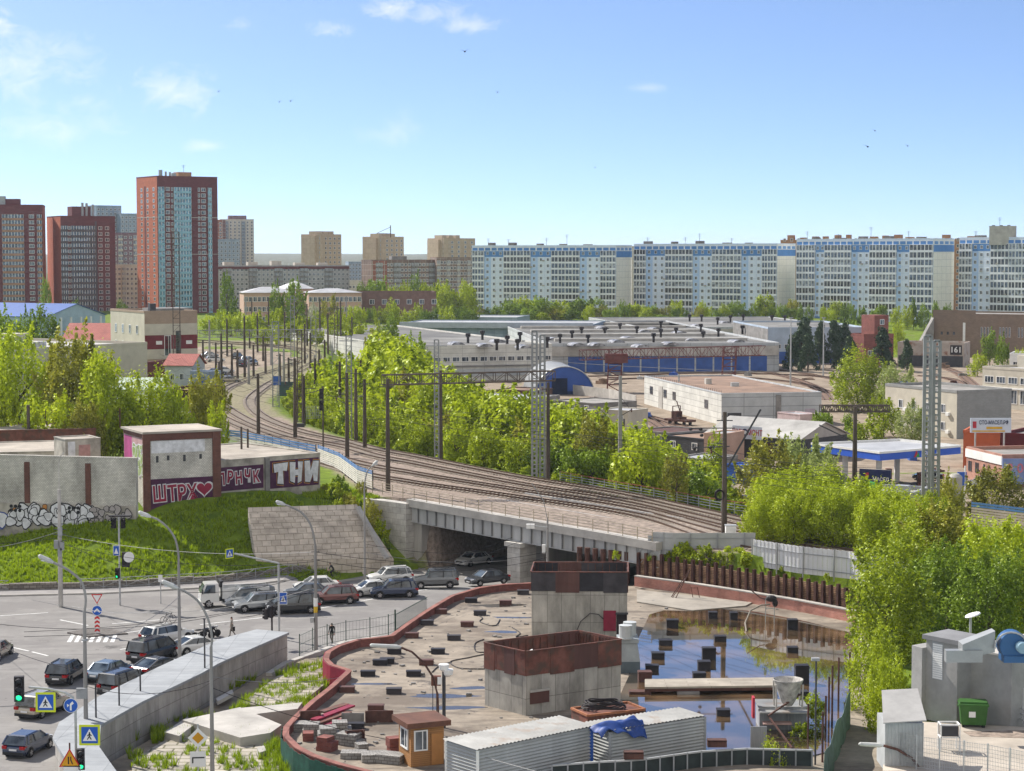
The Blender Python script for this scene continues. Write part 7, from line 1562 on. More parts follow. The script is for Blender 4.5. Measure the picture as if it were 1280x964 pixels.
# the capped wall and the weedy terraces
CAP=2.5
cap_px=[(69,922),(77,903),(123,872),(200,834),(277,799),(322,787),(359,790.5),(318,808),(271,829),(250,841),(175,877),(123,906),(121,934),(142,964),(150,985),(112,985),(95,963),(76,934)]
cap=[tuple(W(x,y,CAP).xy)for x,y in cap_px]
t=thing('capped_wall','thick concrete wall with a broad grey tin cap along the road','wall',(*cap[0],0))
wall_c=MBR('shuttered_concrete',(.34,.32,.29),(.39,.37,.34),(.24,.22,.2),3.6,1.3,.03,offset=0,var=.35,sc=.6,streak=.4)
ctr=None;m=MB();inn=offset_line(cap+[cap[0]],.18)
cx_=sum(p[0]for p in cap)/len(cap)
m.prism(cap,-1.5,CAP-.2);m.build('wall',wall_c,t)
ar=sum(cap[i][0]*cap[(i+1)%len(cap)][1]-cap[(i+1)%len(cap)][0]*cap[i][1]for i in range(len(cap)))
oc=offset_line(cap+[cap[0]],-.16 if ar>0 else .16)[:-1]
m=MB();m.prism(oc,CAP-.2,CAP);m.build('tin_cap',MBR('tin_sheet_cap',(.27,.285,.30),(.31,.325,.34),(.20,.21,.22),2.2,.9,.02,offset=0,var=.14,bump=.4),t)
m=MB()
for(x,y,z0,z1)in[(262,838,.2,2.2),(243,852,0,2.0)]:
 p=W(x,y-10,CAP-.6);m.bar((p.x,p.y-.3,z0),(p.x+.1,p.y-.3,z1),.08)
m.build('rebar',rustm,t)
fn=M('mesh_fence_green',(.03,.07,.05),.6,.2)
for i,(px,yb,yt,lab)in enumerate([(149,882,846,'short steel post on the tin cap beside the box topped lamp post'),(120,897,855,'thin pair of steel posts on the tin cap'),(176,908,836,'thin dark post in front of the capped wall, with wires tied to it'),(256,835,774,'thin dark post on the capped wall near the fastback')]):
 p=W(px,yb,CAP if i in(0,1,3)else 0);t_=thing('steel_post',lab,'post',p);h=zat(yt,p.y)-p.z
 m=MB();m.tube([(p.x,p.y,p.z-.1),(p.x,p.y,p.z+h)],.06,6);m.build('shaft',dark_pt,t_);m=MB();m.bar((p.x-.12,p.y,p.z+h),(p.x+.12,p.y,p.z+h),.05);m.build('hook',dark_pt,t_)
def tufts(name,pts,hgt,n_blade,mat,seed,wd=.05):
 r=np.random.RandomState(seed);V_,F_=[],[]
 for(x,y,z)in pts:
  h=hgt*r.uniform(.5,1.4)
  for k in range(n_blade):
   a=r.uniform(0,6.28);dx,dy=math.cos(a),math.sin(a);b0=r.uniform(0,.16);l=r.uniform(.2,.6)*h;i=len(V_)
   bx,by=x+dx*b0,y+dy*b0;V_+=[(bx-dy*wd,by+dx*wd,z-.03),(bx+dy*wd,by-dx*wd,z-.03),(bx+dx*l*.8,by+dy*l*.8,z+h*r.uniform(.6,1.1))];F_.append((i,i+1,i+2))
 me=bpy.data.meshes.new(name);me.from_pydata(V_,[],F_);me.materials.append(mat);o=bpy.data.objects.new(name,me);COL.objects.link(o);tag(o,kind='stuff');return o
grass_l=MLEAF('grass_blades',(.075,.14,.006),(.31,.41,.012),.42)
rw=np.random.RandomState(4);T=[]
def inpoly(poly,n,zf,seed=1,clump=None):
 r=np.random.RandomState(seed);xs=[p[0]for p in poly];ys_=[p[1]for p in poly];out=[]
 while len(out)<n:
  q=np.array([[r.uniform(min(xs),max(xs)),r.uniform(min(ys_),max(ys_))]for _ in range(400)]);d,i_=pdist(q[:,0],q[:,1],poly)
  for(x,y),ok in zip(q,i_):
   if ok and(clump is None or math.sin(x*1.1+2)*math.sin(y*.9)+.5*math.sin(x*2.7-y*1.9)>clump)and len(out)<n:out.append((x,y,zf(x,y)))
 return out
lowz=lambda x,y:.02+.25*max(0,(y-150)/14)
terr=[tuple(W(x,y,.15).xy)for x,y in[(300,880),(345,845),(410,826),(412,860),(372,890),(300,892)]]
T+=inpoly(terr,330,lowz,2,-.1)
T+=inpoly([tuple(W(x,y,.1).xy)for x,y in[(190,905),(300,885),(250,905),(190,930)]],90,lowz,3,0)
T+=inpoly([tuple(W(x,y,.1).xy)for x,y in[(160,940),(250,905),(355,925),(350,975),(170,975)]],170,lowz,5,.15)
T+=inpoly([tuple(W(x,y,.1).xy)for x,y in[(330,935),(358,925),(362,975),(330,975)]],90,lowz,6)
T+=inpoly([tuple(W(x,y,.1).xy)for x,y in[(170,925),(230,880),(320,850),(300,850),(170,915)]],60,lowz,8)
tufts('weeds',T,.62,16,grass_l,1,.055)
flags=MBR('broken_flags',(.33,.30,.25),(.40,.36,.30),(.14,.13,.08),1.5,.9,.07,var=.3,bump=.6)
for k,(poly,z)in enumerate([([(300,880),(345,846),(408,826),(410,852),(372,882)],.33),([(165,950),(240,905),(300,915),(352,930),(345,985),(165,985)],.14)]):
 q=[tuple(W(x,y,z).xy)for x,y in poly];m=MB();m.prism(q,-.3,z);structure(m,'paving',flags)
def block(lab,poly,z0,z1,mat=conc_lt,name='concrete_block',cat='concrete block'):
 q=[tuple(W(x,y,z1).xy)for x,y in poly];m=MB();m.prism(q,z0,z1);o=m.build(name,mat);return tag(o,lab,cat)
block('broad pale foundation block with rebar stubs on the weedy terrace',[(228,900),(300,884),(352,906),(338,916),(300,922)],-.5,.75,conc_lt)
block('long low foundation beam reaching from the pale block to the brick parapet',[(300,885),(378,878),(372,886),(316,893)],-.5,.7,conc_lt)
block('narrow concrete step at the foot of the capped wall',[(205,915),(233,897),(250,900),(224,920)],-.5,.6,conc_lt)
block('loose cube of concrete lying on the flags',[(321,935),(330,932),(333,938),(324,941)],0,.55,conc_lt)
q=block('pale bench-like slab leaning beside the capped wall',[(270,873),(290,862),(292,866),(272,877)],.35,.62,conc_lt,'concrete_slab','slab')
for i,(px,py)in enumerate([(268,897),(290,894),(312,903),(322,899),(300,905)]):pass
ed=[W(x,y,.3)for x,y in[(340,842),(360,829),(400,815),(432,803),(470,797),(492,796)]];ep=[(p.x,p.y)for p in ed]
m=MB();e2=offset_line(ep,.5)
for i in range(len(ep)-1):m.prism([ep[i],ep[i+1],e2[i+1],e2[i]],-.6,.34)
tag(m.build('edge_beam',conc_lt),'weathered concrete edge beam under the mesh fence','edge beam')
fp_=[(374.5,819),(391,811),(409,806),(432.5,801),(462.5,797),(485.5,793),(494,790)]
t=thing('mesh_fence','green mesh fence between the pavement and the brick parapet','fence',W(374,819,.34));q=[W(x,y,.34)for x,y in fp_]
for i,p in enumerate(q):m=MB();h=1.75 if i<6 else 1.95;m.bar((p.x,p.y,.2),(p.x,p.y,.34+h),.07 if i<6 else .13);m.build('post',fn,t)
m=MB()
for a,b_ in zip(q,q[1:]):
 for z in(.1,.85,1.6):m.bar(a+Vector((0,0,z)),b_+Vector((0,0,z)),.025)
 n=max(2,int((b_-a).length/.3))
 for k in range(n):c=a.lerp(b_,k/n);m.bar(c+Vector((0,0,.1)),c+Vector((0,0,1.6)),.012)
m.build('mesh',fn,t)
qa,qb=W(494,790,.34),W(534,763,.3);t=thing('bar_fence','green barred fence panel running down to the parapet','fence',qa);m=MB();n=34
for k in range(n):c=qa.lerp(qb,k/n);m.bar(c+Vector((0,0,.05)),c+Vector((0,0,1.55-.3*k/n)),.03)
m.build('bars',fn,t);m=MB();m.bar(qa+Vector((0,0,1.5)),qb+Vector((0,0,1.2)),.05);m.bar(qa+Vector((0,0,.15)),qb+Vector((0,0,.15)),.05);m.build('rail',fn,t)
pr=offset_line(kf,2.6)
for(i0,i1,lab)in((2,14,'low grey cross-braced railing on the bank pavement, outer stretch'),(22,40,'low grey railing behind the tipper truck'),(42,59,'low grey cross-braced railing by the bridge abutment')):
 seg=pr[i0:i1];t=thing('pavement_railing',lab,'railing',(*seg[0],.14));s_=resample(seg,max(3,int(plen(seg)/2)))
 for a,b_ in zip(s_,s_[1:]):
  za,zb_=dipz(*a)+.14,dipz(*b_)+.14;m=MB();m.bar((*a,za),(*a,za+1),.06);m.build('post',grey_pt,t)
 m=MB()
 for a,b_ in zip(s_,s_[1:]):
  za,zb_=dipz(*a)+.14,dipz(*b_)+.14;m.bar((*a,za+1),(*b_,zb_+1),.05);m.bar((*a,za+.15),(*b_,zb_+.15),.04);m.bar((*a,za+.15),(*b_,zb_+1),.03);m.bar((*a,za+1),(*b_,zb_+.15),.03)
 m.build('rails',grey_pt,t)
bank=[(-75,193.6),(-50,195),(-40,196.4),(-28,200.8),(-25.5,203),(-26.5,210),(-20,215),(-24,218),(-31,214.5),(-39,209),(-54,212.5),(-75,216)]
Gp=inpoly(bank,7000,gz,12,-.85);Gp+=inpoly([(-26,203),(-16,211.5),(-14.6,210.6),(-25,201)],500,gz,13);Gp+=inpoly([(-30,214),(-15,216.5),(-14,214.5),(-27,211.5)],700,gz,14)
Gp+=inpoly([(-23.5,219),(-13,214),(-14.5,219),(-20.5,231),(-23,228)],900,gz,15)
for i in range(12):
 x,y,_=inpoly([(-22,219.5),(-14,216),(-16,220),(-21,229)],1,gz,40+i)[0];t=thing('shrub','ragged weed shrub on the patch between low garages and slat fence','shrub',(x,y,gz(x,y)),i,'weed shrubs behind the low garages');s=.8+.12*i;t.scale=(s,s,s*.9);o=bpy.data.objects.new('foliage',PROTO[('shrub','olive','bush')[i%3]][i%3][0]);COL.objects.link(o);o.parent=t
tufts('grass',Gp,.42,7,grass_l,9,.07)
for i,(x,y,s,k)in enumerate([(-15.5,216.5,3.0,'olive'),(-14.2,215.2,2.2,'shrub'),(-17.5,217,2.4,'olive'),(-19,217.5,1.6,'shrub'),(-13.8,213.5,1.4,'bush')]):
 t=thing('shrub',['brownish shrub at the end of the low garages','bright sapling between slat fence and abutment','sprawling shrub with dead twigs at the low garages','small green bush under the white block graffiti','dark little bush rooted in the top of the paved slope'][i],'shrub',(x,y,gz(x,y)),i);t.scale=(s,s,s*1.1)
 o=bpy.data.objects.new('foliage',PROTO[k][i%3][0]);COL.objects.link(o);o.parent=t
 # the pit
form_c=MBR('formwork_concrete',(.33,.315,.28),(.43,.41,.37),(.17,.16,.145),1.2,2.3,.02,offset=0,var=.38,sc=.7,streak=.35)
def oblock(name,lab,N,u,v,lu,lv,z0,z1,zc,skirt=.16,cat='concrete shaft'):
 """open-topped concrete shaft with a rust red steel collar: corner N, axes u and v"""
 u,v=Vector(u).normalized(),Vector(v).normalized();t=thing(name,lab,cat,(N.x,N.y,z0));N=Vector((N.x,N.y))
 q=[N,N+u*lu,N+u*lu+v*lv,N+v*lv];m=MB();m.prism([tuple(p)for p in q],z0-.3,zc);m.build('shaft',form_c,t)
 c=sum(q,Vector((0,0)))/4
 for i in range(4):
  a,b_=q[i],q[(i+1)%4];d=(b_-a).normalized();n=Vector((d.y,-d.x));
  if n.dot(a-c)<0:n=-n
  k=4;
  for j in range(k):
   p0,p1=a.lerp(b_,j/k),a.lerp(b_,(j+1)/k);o=.05+.03*((j+i)%2);m=MB();zb=zc-.12-.12*((i+j)%2);m.prism([tuple(p0+n*o),tuple(p1+n*o),tuple(p1+n*(o-.09)),tuple(p0+n*(o-.09))],zb,z1-.05*((i*3+j)%2));
   m.build('collar_sheet',(coll1,coll2,coll3)[(i+j)%3]if name2[0]else(rust_red,rust_red,coll2)[(i+j)%3],t)
  m=MB();m.bar((*(a+n*.06),z1),(*(b_+n*.06),z1),.12,.08);m.build('collar_rim',rust_red,t)
  m=MB()
  for j in range(13):p0=a.lerp(b_,(j+.5)/13)-n*.08;m.bar((p0.x,p0.y,zc),(p0.x,p0.y,z1-.1),.06)
  m.build('collar_ribs',rustm,t)
 return t,q
coll1=M('collar_dark',(.045,.04,.045),.6,.3,1.);coll2=M('collar_maroon',(.095,.043,.036),.65,.25,1.,streak=True);coll3=M('collar_black',(.022,.02,.025),.55,.3,1.)
name2=[False]
N2=W(657,843,4.05);u2=W(776,827,4.05)-N2;v2=W(606,831,4.05)-N2
t2,q2=oblock('concrete_shaft','raw concrete shaft with a rust red collar in front of its taller twin',N2,u2.xy,v2.xy,u2.length,v2.length*1.0,SLAB,5.65,4.05)
m=MB();d=u2.normalized();nn=Vector((d.y,-d.x,0));a=N2+d*.35+nn*.04;b_=a+d*1.6;m.prism([tuple(a.xy),tuple(b_.xy),tuple((b_-nn*.1).xy),tuple((a-nn*.1).xy)],1.9,2.75);m.build('opening',coll2,t2);m=MB();m.bar((a.x,a.y,2.8),(b_.x,b_.y,2.8),.14);m.build('opening_frame',conc_lt,t2)
p=N2+d*1.1-nn*1.3;m=MB();m.tube([(p.x-1.6,p.y,4.4),(p.x+.3,p.y+.4,5.3)],.12,8);m.build('pipe',steel,t2)
name2[0]=True
N1=W(664.5,737,5.05);u1=W(784,737.5,5.05)-N1
t1,q1=oblock('concrete_shaft','tall raw concrete shaft with a black and maroon collar, nearer the bridge'.replace('nearer','toward'),N1,u1.xy,Vector((.06,1)),u1.length,5.2,SLAB,6.55,5.05)
d=u1.normalized();m=MB();a=N1+d*6.0;m.prism([(a.x,a.y-.1),(a.x+1.05,a.y-.1),(a.x+1.05,a.y+.05),(a.x,a.y+.05)],1.6,3.3);m.build('door_leaf',crim,t1);m=MB();a=N1+d*7.1;m.prism([(a.x,a.y-.03),(a.x+.85,a.y-.03),(a.x+.85,a.y+.1),(a.x,a.y+.1)],1.3,3.0);m.build('doorway',black_st,t1);m=MB();m.box(a.x-.1,a.y-.3,3.02,a.x+.95,a.y+.05,3.14);m.build('door_canopy',dark_pt,t1)
m=MB();a=N1+d*4.6;m.tube([(a.x-1,a.y-.15,1.2),(a.x-.5,a.y-.15,2.4),(a.x+.3,a.y-.15,3.1),(a.x+1,a.y-.15,3.0),(a.x+1.4,a.y-.15,2.6)],.035,5);m.build('cable',black_st,t1)
def stub(px,py,w_=1.15,d_=.75,h_=.42,mat=None,lab='',z=SLAB,grp=None,fb=True):
 p=W(px,py,z);m=MB();m.box(-w_/2,-d_/2,-.05,w_/2,d_/2,h_);i0=len(m.v);m.box(-w_/2-.03,-d_/2-.03,h_*.86,w_/2+.03,d_/2+.03,h_*.93)
 o=m.build('column_stub',mat or coll2);o.location=p;o.rotation_euler=(0,0,.03*math.sin(px));return tag(o,lab,'column stub',grp)
sg_='steel column stubs on the dry slab'
for(x,y)in[(475,831),(484,829),(460,845),(517,845),(493,817),(533,831),(547.5,817),(567.5,800),(584,783),(600,769),(492.5,867),(470,888),(434,865),(445,911),(515,797),(534,781),(551,767),(589,753),(654,743),(632,756)]:
 stub(x,y,1.1,.6,.42,(coll1,coll3,coll2)[int(x*7)%3],'low dark steel column stub standing on the dry slab',grp=sg_)
sw='steel column stubs standing in the pond'
for(x,y,w_,h_)in[(840.5,785,1.0,.75),(832,807,1.05,.5),(822.5,824,1.0,.55),(815,838,1.0,.45),(806,852,1.0,.8),(891,773,.75,.6),(917,775,.65,.7),(900,802,.95,.5),(886,824,1.05,.95),(880,838,.95,.75),(874,851,.95,.65),(990.5,787,.85,.9),(990.5,816,.85,.5),(1002,855,1.0,1.45),(1000,880,1.1,.95),(904,895,.9,.5)]:
 stub(x,y,w_,.8,h_,coll3 if x!=806 else coll2,'black steel column stub rising from the flooded part of the pit',grp=sw)
r=np.random.RandomState(21);m=MB();dp=inpoly([(p[0],p[1])for p in sl_poly],520,lambda x,y:SLAB,31)
for k,(x,y,z)in enumerate(dp):
 if(x>9 and y<178):continue
 i0=len(m.v);s_=.05+.16*r.rand()**2;m.box(-s_,-s_*.6,0,s_,s_*.6,s_*.7);m.xf(Matrix.Translation((x,y,z))@Matrix.Rotation(r.uniform(0,3),4,'Z'),i0)
tag(m.build('debris',conc_dk,uv=False),kind='stuff')
pud=bpy.data.materials.new('puddle');pud.use_nodes=True;pb_=pud.node_tree.nodes['Principled BSDF'];pb_.inputs['Base Color'].default_value=(.05,.042,.034,1);pb_.inputs['Roughness'].default_value=.06
for i,(px,py,a_,b_)in enumerate([(625,757,2.2,.9),(640,772,1.8,.5),(552,870,2.4,.6),(590,860,1.5,.5),(470,855,1.6,.4),(630,790,1.4,.5),(560,885,2.6,.5)]):
 p=W(px,py,SLAB);m=MB();m.face([(p.x+a_*(1+.25*math.sin(3*t+i))*math.cos(t),p.y+b_*(1+.3*math.sin(2*t+i*2))*math.sin(t),SLAB+.005)for t in np.linspace(0,6.283,25)[:-1]]);structure(m,'puddle',pud)
pw_px=[(793,733),(860,742),(930,753),(1000,765),(1070,779)]
base_l=[W(x,y,SLAB)for x,y in pw_px];bl=resample([(p.x,p.y)for p in base_l],33)
t=thing('brick_plinth','pinkish red brick plinth along the foot of the piled wall','plinth',base_l[0]);m=MB();bo_=offset_line(bl,.35);
for i in range(len(bl)-1):m.prism([bl[i],bl[i+1],bo_[i+1],bo_[i]],SLAB-.3,SLAB+.95)
m.build('brickwork',MBR('pink_brick_plinth',(.46,.17,.12),(.56,.24,.18),(.46,.32,.28),.26,.09,.012,var=.3),t);m=MB();bo2=offset_line(bl,.55)
for i in range(len(bl)-1):m.prism([offset_line(bl,-.06)[i],offset_line(bl,-.06)[i+1],bo2[i+1],bo2[i]],SLAB+.95,SLAB+1.05)
m.build('coping',conc_lt,t)
t=thing('piled_wall','retaining wall of rusty steel piles with timber lagging behind the pond','retaining wall',base_l[0]);pl_=offset_line(bl,.62);tl_=resample([(p[0],p[1])for p in pl_],30)
ftop=lambda i:4.35-.012*i
m=MB();lb=offset_line(pl_,.25);lb2=offset_line(pl_,.40)
for i in range(len(lb)-1):m.prism([lb[i],lb[i+1],lb2[i+1],lb2[i]],SLAB,3.75)
m.build('lagging',MBR('lagging_boards',(.30,.17,.10),(.46,.29,.18),(.08,.05,.04),2.0,.16,.02,var=.5,sc=1.2,bump=.8),t)
for i,p in enumerate(tl_):
 a=tl_[max(0,i-1)];b_=tl_[min(29,i+1)];ang=math.atan2(b_[1]-a[1],b_[0]-a[0]);m=MB();zt_=ftop(i)+.12*math.sin(i*2.7);m.box(-.13,-.12,SLAB-.2,.13,-.08,zt_);m.box(-.03,-.08,SLAB-.2,.03,.12,zt_);m.box(-.16,.12,SLAB-.2,.16,.16,zt_)
 m.xf(Matrix.Translation((p[0],p[1],0))@Matrix.Rotation(ang,4,'Z'));m.build('pile',rustm,t)
lft=[W(700,705,3.9),W(795,697,4.0)]
for i in range(7):
 p=Vector((11.2-i*.75,193.2+i*.55));m=MB();m.tube([(p.x,p.y,1),(p.x,p.y,4.1)],.28,10);m.build('pile',rustm,t)
q=[tuple(W(x,y,SLAB+.12).xy)for x,y in[(796,752),(865,763),(932,757),(940,753),(880,746),(796,737)]];m=MB();m.prism(q,SLAB-.2,SLAB+.12);structure(m,'slab_apron',M('apron_concrete',(.30,.27,.23),.9,.2,.4))
t=thing('trestle','rusty steel trestle standing on the apron by the plinth','trestle',W(850,747,SLAB+.12));p=W(850,747,SLAB+.12);m=MB()
for s in(-1,1):m.bar(p+Vector((-.9*s*.2-.6,s*.3,0)),p+Vector((.9,s*.2,2.6)),.07)
m.bar(p+Vector((-.7,0,0)),p+Vector((.5,.4,1.7)),.06);m.build('long_legs',rustm,t);m=MB();m.bar(p+Vector((1.2,0,0)),p+Vector((1.0,0,1.0)),.06);m.bar(p+Vector((1.8,0,0)),p+Vector((1.6,0,1.0)),.06);m.bar(p+Vector((1.0,0,.9)),p+Vector((1.6,0,.9)),.06);m.build('short_frame',rust_red,t)
p=W(962,778,WAT);t=thing('drain_pump','black pump motor on a steel frame with a hose trailing into the pond','pump',p);m=MB()
for dx in(-.35,.4):m.bar(p+Vector((dx,0,-.1)),p+Vector((dx,0,2.1)),.07)
m.bar(p+Vector((-.35,0,1.2)),p+Vector((.4,0,1.2)),.06);m.build('frame',steel,t);m=MB();m.ball(p+Vector((.1,-.1,2.1)),.5,.4,.3,10,6);m.ball(p+Vector((.45,-.1,1.7)),.25,.25,.35,8,6);m.build('motor',black_st,t);m=MB();m.tube([p+Vector(k)for k in((0,-.2,1.6),(-.8,-.3,1.55),(-1.8,-1.0,1.2),(-2.4,-2.4,.4),(-2.5,-4.2,0))],.07,6);m.build('hose',M('pale_hose',(.25,.22,.18),.7),t);m=MB();m.tube([p+Vector(k)for k in((0,0,1.9),(-.8,.3,2.1),(-1.8,.9,2.9))],.05,6);m.build('hose',rustm,t)
pq=[tuple(W(x,y,1.75).xy)for x,y in[(806,849),(968,847),(972,857),(806,859)]];t=thing('plank_bridge','long grey plank gangway laid across the pond','gangway',(*pq[0],1.6));m=MB();m.prism(pq,1.62,1.76);m.build('planks',MBR('gangway_boards',(.33,.29,.24),(.40,.36,.30),(.2,.17,.14),3.2,.5,.02,var=.25),t);m=MB();m.prism([(x,y)for x,y in offset_line(pq,0)],1.4,1.615);m.build('bearer',rustm,t)
for px in(860,800):p=W(px,862,1.5);m=MB();m.box(p.x-.8,p.y-.4,.9,p.x+.8,p.y+.5,1.4);m.build('support',conc_dk if px==860 else rustm,t)
p=W(787,842,SLAB);t=thing('cooling_unit','grey lozenge-shaped cooling unit with two round fans beside the shafts','cooling unit',p);gm=M('machine_grey',(.30,.33,.34),.5,.12,1.)
m=MB();m.box(p.x-1.0,p.y,SLAB,p.x+.8,p.y+2,SLAB+.9);m.build('base',M('machine_dark',(.10,.13,.15),.6),t);m=MB();i0=len(m.v);m.v+=[(p.x-1.0,p.y,SLAB+.9),(p.x+.8,p.y,SLAB+.9),(p.x+.8,p.y+2.2,SLAB+.9),(p.x-1.0,p.y+2.2,SLAB+.9),(p.x-.8,p.y+.2,SLAB+2.3),(p.x+.6,p.y+.2,SLAB+2.3),(p.x+.6,p.y+2,SLAB+2.3),(p.x-.8,p.y+2,SLAB+2.3)];m.f+=[(0,1,5,4),(1,2,6,5),(2,3,7,6),(3,0,4,7),(4,5,6,7)];m.m+=[0]*5;m.box(p.x-.9,p.y+.1,SLAB+2.3,p.x+.7,p.y+2.1,SLAB+2.6);m.build('housing',gm,t)
for dx,dy in((-.3,.4),(.1,1.7)):m=MB();m.lathe([(.55,0),(.58,.1),(.5,.12),(.5,1.0),(.52,1.05),(.1,1.1)],(p.x+dx,p.y+dy,SLAB+2.6),14);m.build('fan_housing',M('machine_pale',(.46,.48,.48),.5,.1,1.),t)
corr=M('corrugated_grey',(.36,.37,.365),.5,.12,.6,streak=True);corr_roof=M('corrugated_roof',(.25,.25,.24),.5,.22,.5,rust=((.20,.16,.13),.38,.8))
def container(name,lab,A,B,dep,z0,z1,pitch_,horiz,roofover,blue=False):
 A,B=Vector(A).xy,Vector(B).xy;d=(B-A).normalized();n=Vector((d.y,-d.x));k=-n;t=thing(name,lab,'site container',(A.x,A.y,z0))
 q=[A,B,B+k*dep,A+k*dep]
 for nm,(a,b_)in(('long_side',(q[0],q[1])),('end_wall',(q[1],q[2])),('long_side',(q[2],q[3])),('end_wall',(q[3],q[0]))):
  L_=(b_-a).length;e=(b_-a).normalized();nn=Vector((e.y,-e.x));m=MB()
  if horiz:
   N_=int((z1-z0)/.2)
   for i in range(N_):
    zA,zB=z0+(z1-z0)*i/N_,z0+(z1-z0)*(i+1)/N_;zm=(zA+zB)/2;o0,o1=a,b_;p0,p1=a+nn*.06,b_+nn*.06
    m.face([(*o0,zA),(*o1,zA),(*p1,zm),(*p0,zm)]);m.face([(*p0,zm),(*p1,zm),(*o1,zB),(*o0,zB)])
  else:
   N_=int(L_/.3)
   for i in range(N_):
    c0,c1=a.lerp(b_,i/N_),a.lerp(b_,(i+1)/N_);cm=c0.lerp(c1,.5)+nn*.06
    m.face([(*c0,z0),(*cm,z0),(*cm,z1),(*c0,z1)]);m.face([(*cm,z0),(*c1,z0),(*c1,z1),(*cm,z1)])
  m.build(nm,corr,t)
 for c in q:m=MB();m.box(c.x-.09,c.y-.09,z0-.1,c.x+.09,c.y+.09,z1);m.build('corner_post',white_pt if not blue else grey_pt,t)
 o=roofover;r=[A-d*o+n*o,B+d*o+n*o,B+d*o+k*(dep+o),A-d*o+k*(dep+o)];m=MB();L_=(r[1]-r[0]).length;N_=int(L_/.3)
 for i in range(N_):
  a0,a1=r[0].lerp(r[1],i/N_),r[0].lerp(r[1],(i+1)/N_);b0,b1=r[3].lerp(r[2],i/N_),r[3].lerp(r[2],(i+1)/N_);am,bm_=a0.lerp(a1,.5),b0.lerp(b1,.5);h0,h1=z1+.06,z1+.06+pitch_
  m.face([(*a0,h0),(*am,h0+.07),(*bm_,h1+.07),(*b0,h1)]);m.face([(*am,h0+.07),(*a1,h0),(*b1,h1),(*bm_,h1+.07)])
 m.build('roof',corr_roof,t);m=MB();m.prism([tuple(x)for x in q],z0-.1,z1);m.build('body',grey_pt,t);return t,q,d,k
cz=SLAB+2.45
t_,qc1,d1,k1=container('site_container','long corrugated site cabin with a white ribbed roof',W(597,938,cz),W(740,908.5,cz),3.0,SLAB,cz,.05,True,.15)
m=MB();c=qc1[1];m.prism([(c.x-.28,c.y-.14),(c.x+.08,c.y-.14),(c.x+.08,c.y-.06),(c.x-.28,c.y-.06)],SLAB,cz);m.build('blue_trim',blue_pt,t_)
cz2=SLAB+2.3
t_,qc2,d2_,k2=container('site_container','shorter corrugated container with a rusty white roof and a tarpaulin on it',W(762.5,915,cz2),W(881,896,cz2),2.6,SLAB,cz2,.02,True,.06,True)
tarp=MATS.get('tarp')or M('tarp',(.02,.055,.22),.55,.25,2.)
r=random.Random(9);m=MB();nu,nv=22,10;c0=qc2[0]-d2_*.9+k2*.2;i0=0
for j in range(nv+1):
 for i in range(nu+1):
  u,v=i/nu,j/nv;sx_=3.6*u;p=c0+d2_*sx_+k2*(1.5*v-.55);z=cz2+.14+.28*abs(math.sin(u*9+v*2.2))*(1-.4*v)+.12*math.sin(v*9+u*5)+.1
  if v<.36:z-=(.36-v)*2.6*(0.2+.9*u)
  if u<.12:z-=(.12-u)*3
  m.v.append((p.x,p.y,z))
for j in range(nv):
 for i in range(nu):a=j*(nu+1)+i;m.f.append((a,a+1,a+nu+2,a+nu+1));m.m.append(0)
o=m.build('tarpaulin',tarp,smooth=True);sm=o.modifiers.new('t','SOLIDIFY');sm.thickness=.05;o.modifiers.new('s','SUBSURF').levels=1;o.modifiers['s'].render_levels=1;tag(o,'crumpled blue tarpaulin slung over the corner of the shorter container','tarpaulin')
s0=W(735,894,2.4);s1=W(806,886,2.4);d=(s1-s0).normalized();n=Vector((d.y,-d.x,0));t=thing('steel_skip','rusty steel skip behind the containers, carrying a coil of hose','skip',s0);m=MB();q=[s0,s1,s1-n*2.4,s0-n*2.4];m.prism([tuple(x.xy)for x in q],SLAB,2.3);m.build('box',rust_red,t);m=MB()
for a,b_ in zip(q,q[1:]+q[:1]):m.bar((a.x,a.y,2.36),(b_.x,b_.y,2.36),.16,.14)
m.build('rim',M('rust_orange',(.30,.12,.06),.8,.3,1.),t)
for i in range(9):a=s0.lerp(s1,i/8);m=MB();m.bar((a.x+n.x*.05,a.y+n.y*.05,SLAB),(a.x+n.x*.05,a.y+n.y*.05,2.3),.09);m.build('rib',rust_red,t)
cc0=(s0+s1)/2-n*1.2;m=MB()
for k in range(7):m.tube([(cc0.x-.3+(1.5-.06*k+.1*math.sin(k*3))*math.cos(a),cc0.y+.8*math.sin(a),2.48+.07*k+.05*math.sin(3*a+k))for a in np.linspace(0,6.28,22)],.05,5)
tag(m.build('hose_coil',black_st),'coil of black hose lying on the rusty skip','hose coil')
kz=SLAB+2.5;K0=W(516,955,SLAB+.2);
t=thing('timber_kiosk','small varnished timber kiosk with a brown roof on the slab','kiosk',W(520,952,SLAB));tim=MBR('varnished_boards',(.30,.15,.055),(.36,.18,.07),(.17,.08,.03),3,.12,.01,var=.15);a=W(499,905,kz).xy;c_=W(544,907,kz).xy;b_=W(513.5,910,kz).xy
e1=(c_-b_).normalized();e2=Vector((-e1.y,e1.x));q=[b_,b_+e1*2.2,b_+e1*2.2+e2*2.2,b_+e2*2.2];m=MB();m.prism([tuple(x)for x in q],SLAB,kz);m.build('wall',tim,t)
m=MB();ctr=sum(q,Vector((0,0)))/4;m.prism([tuple(ctr+(x-ctr)*1.32)for x in q],kz,kz+.34);m.build('roof',M('brown_roof_sheet',(.12,.05,.03),.7,.25,1.),t)
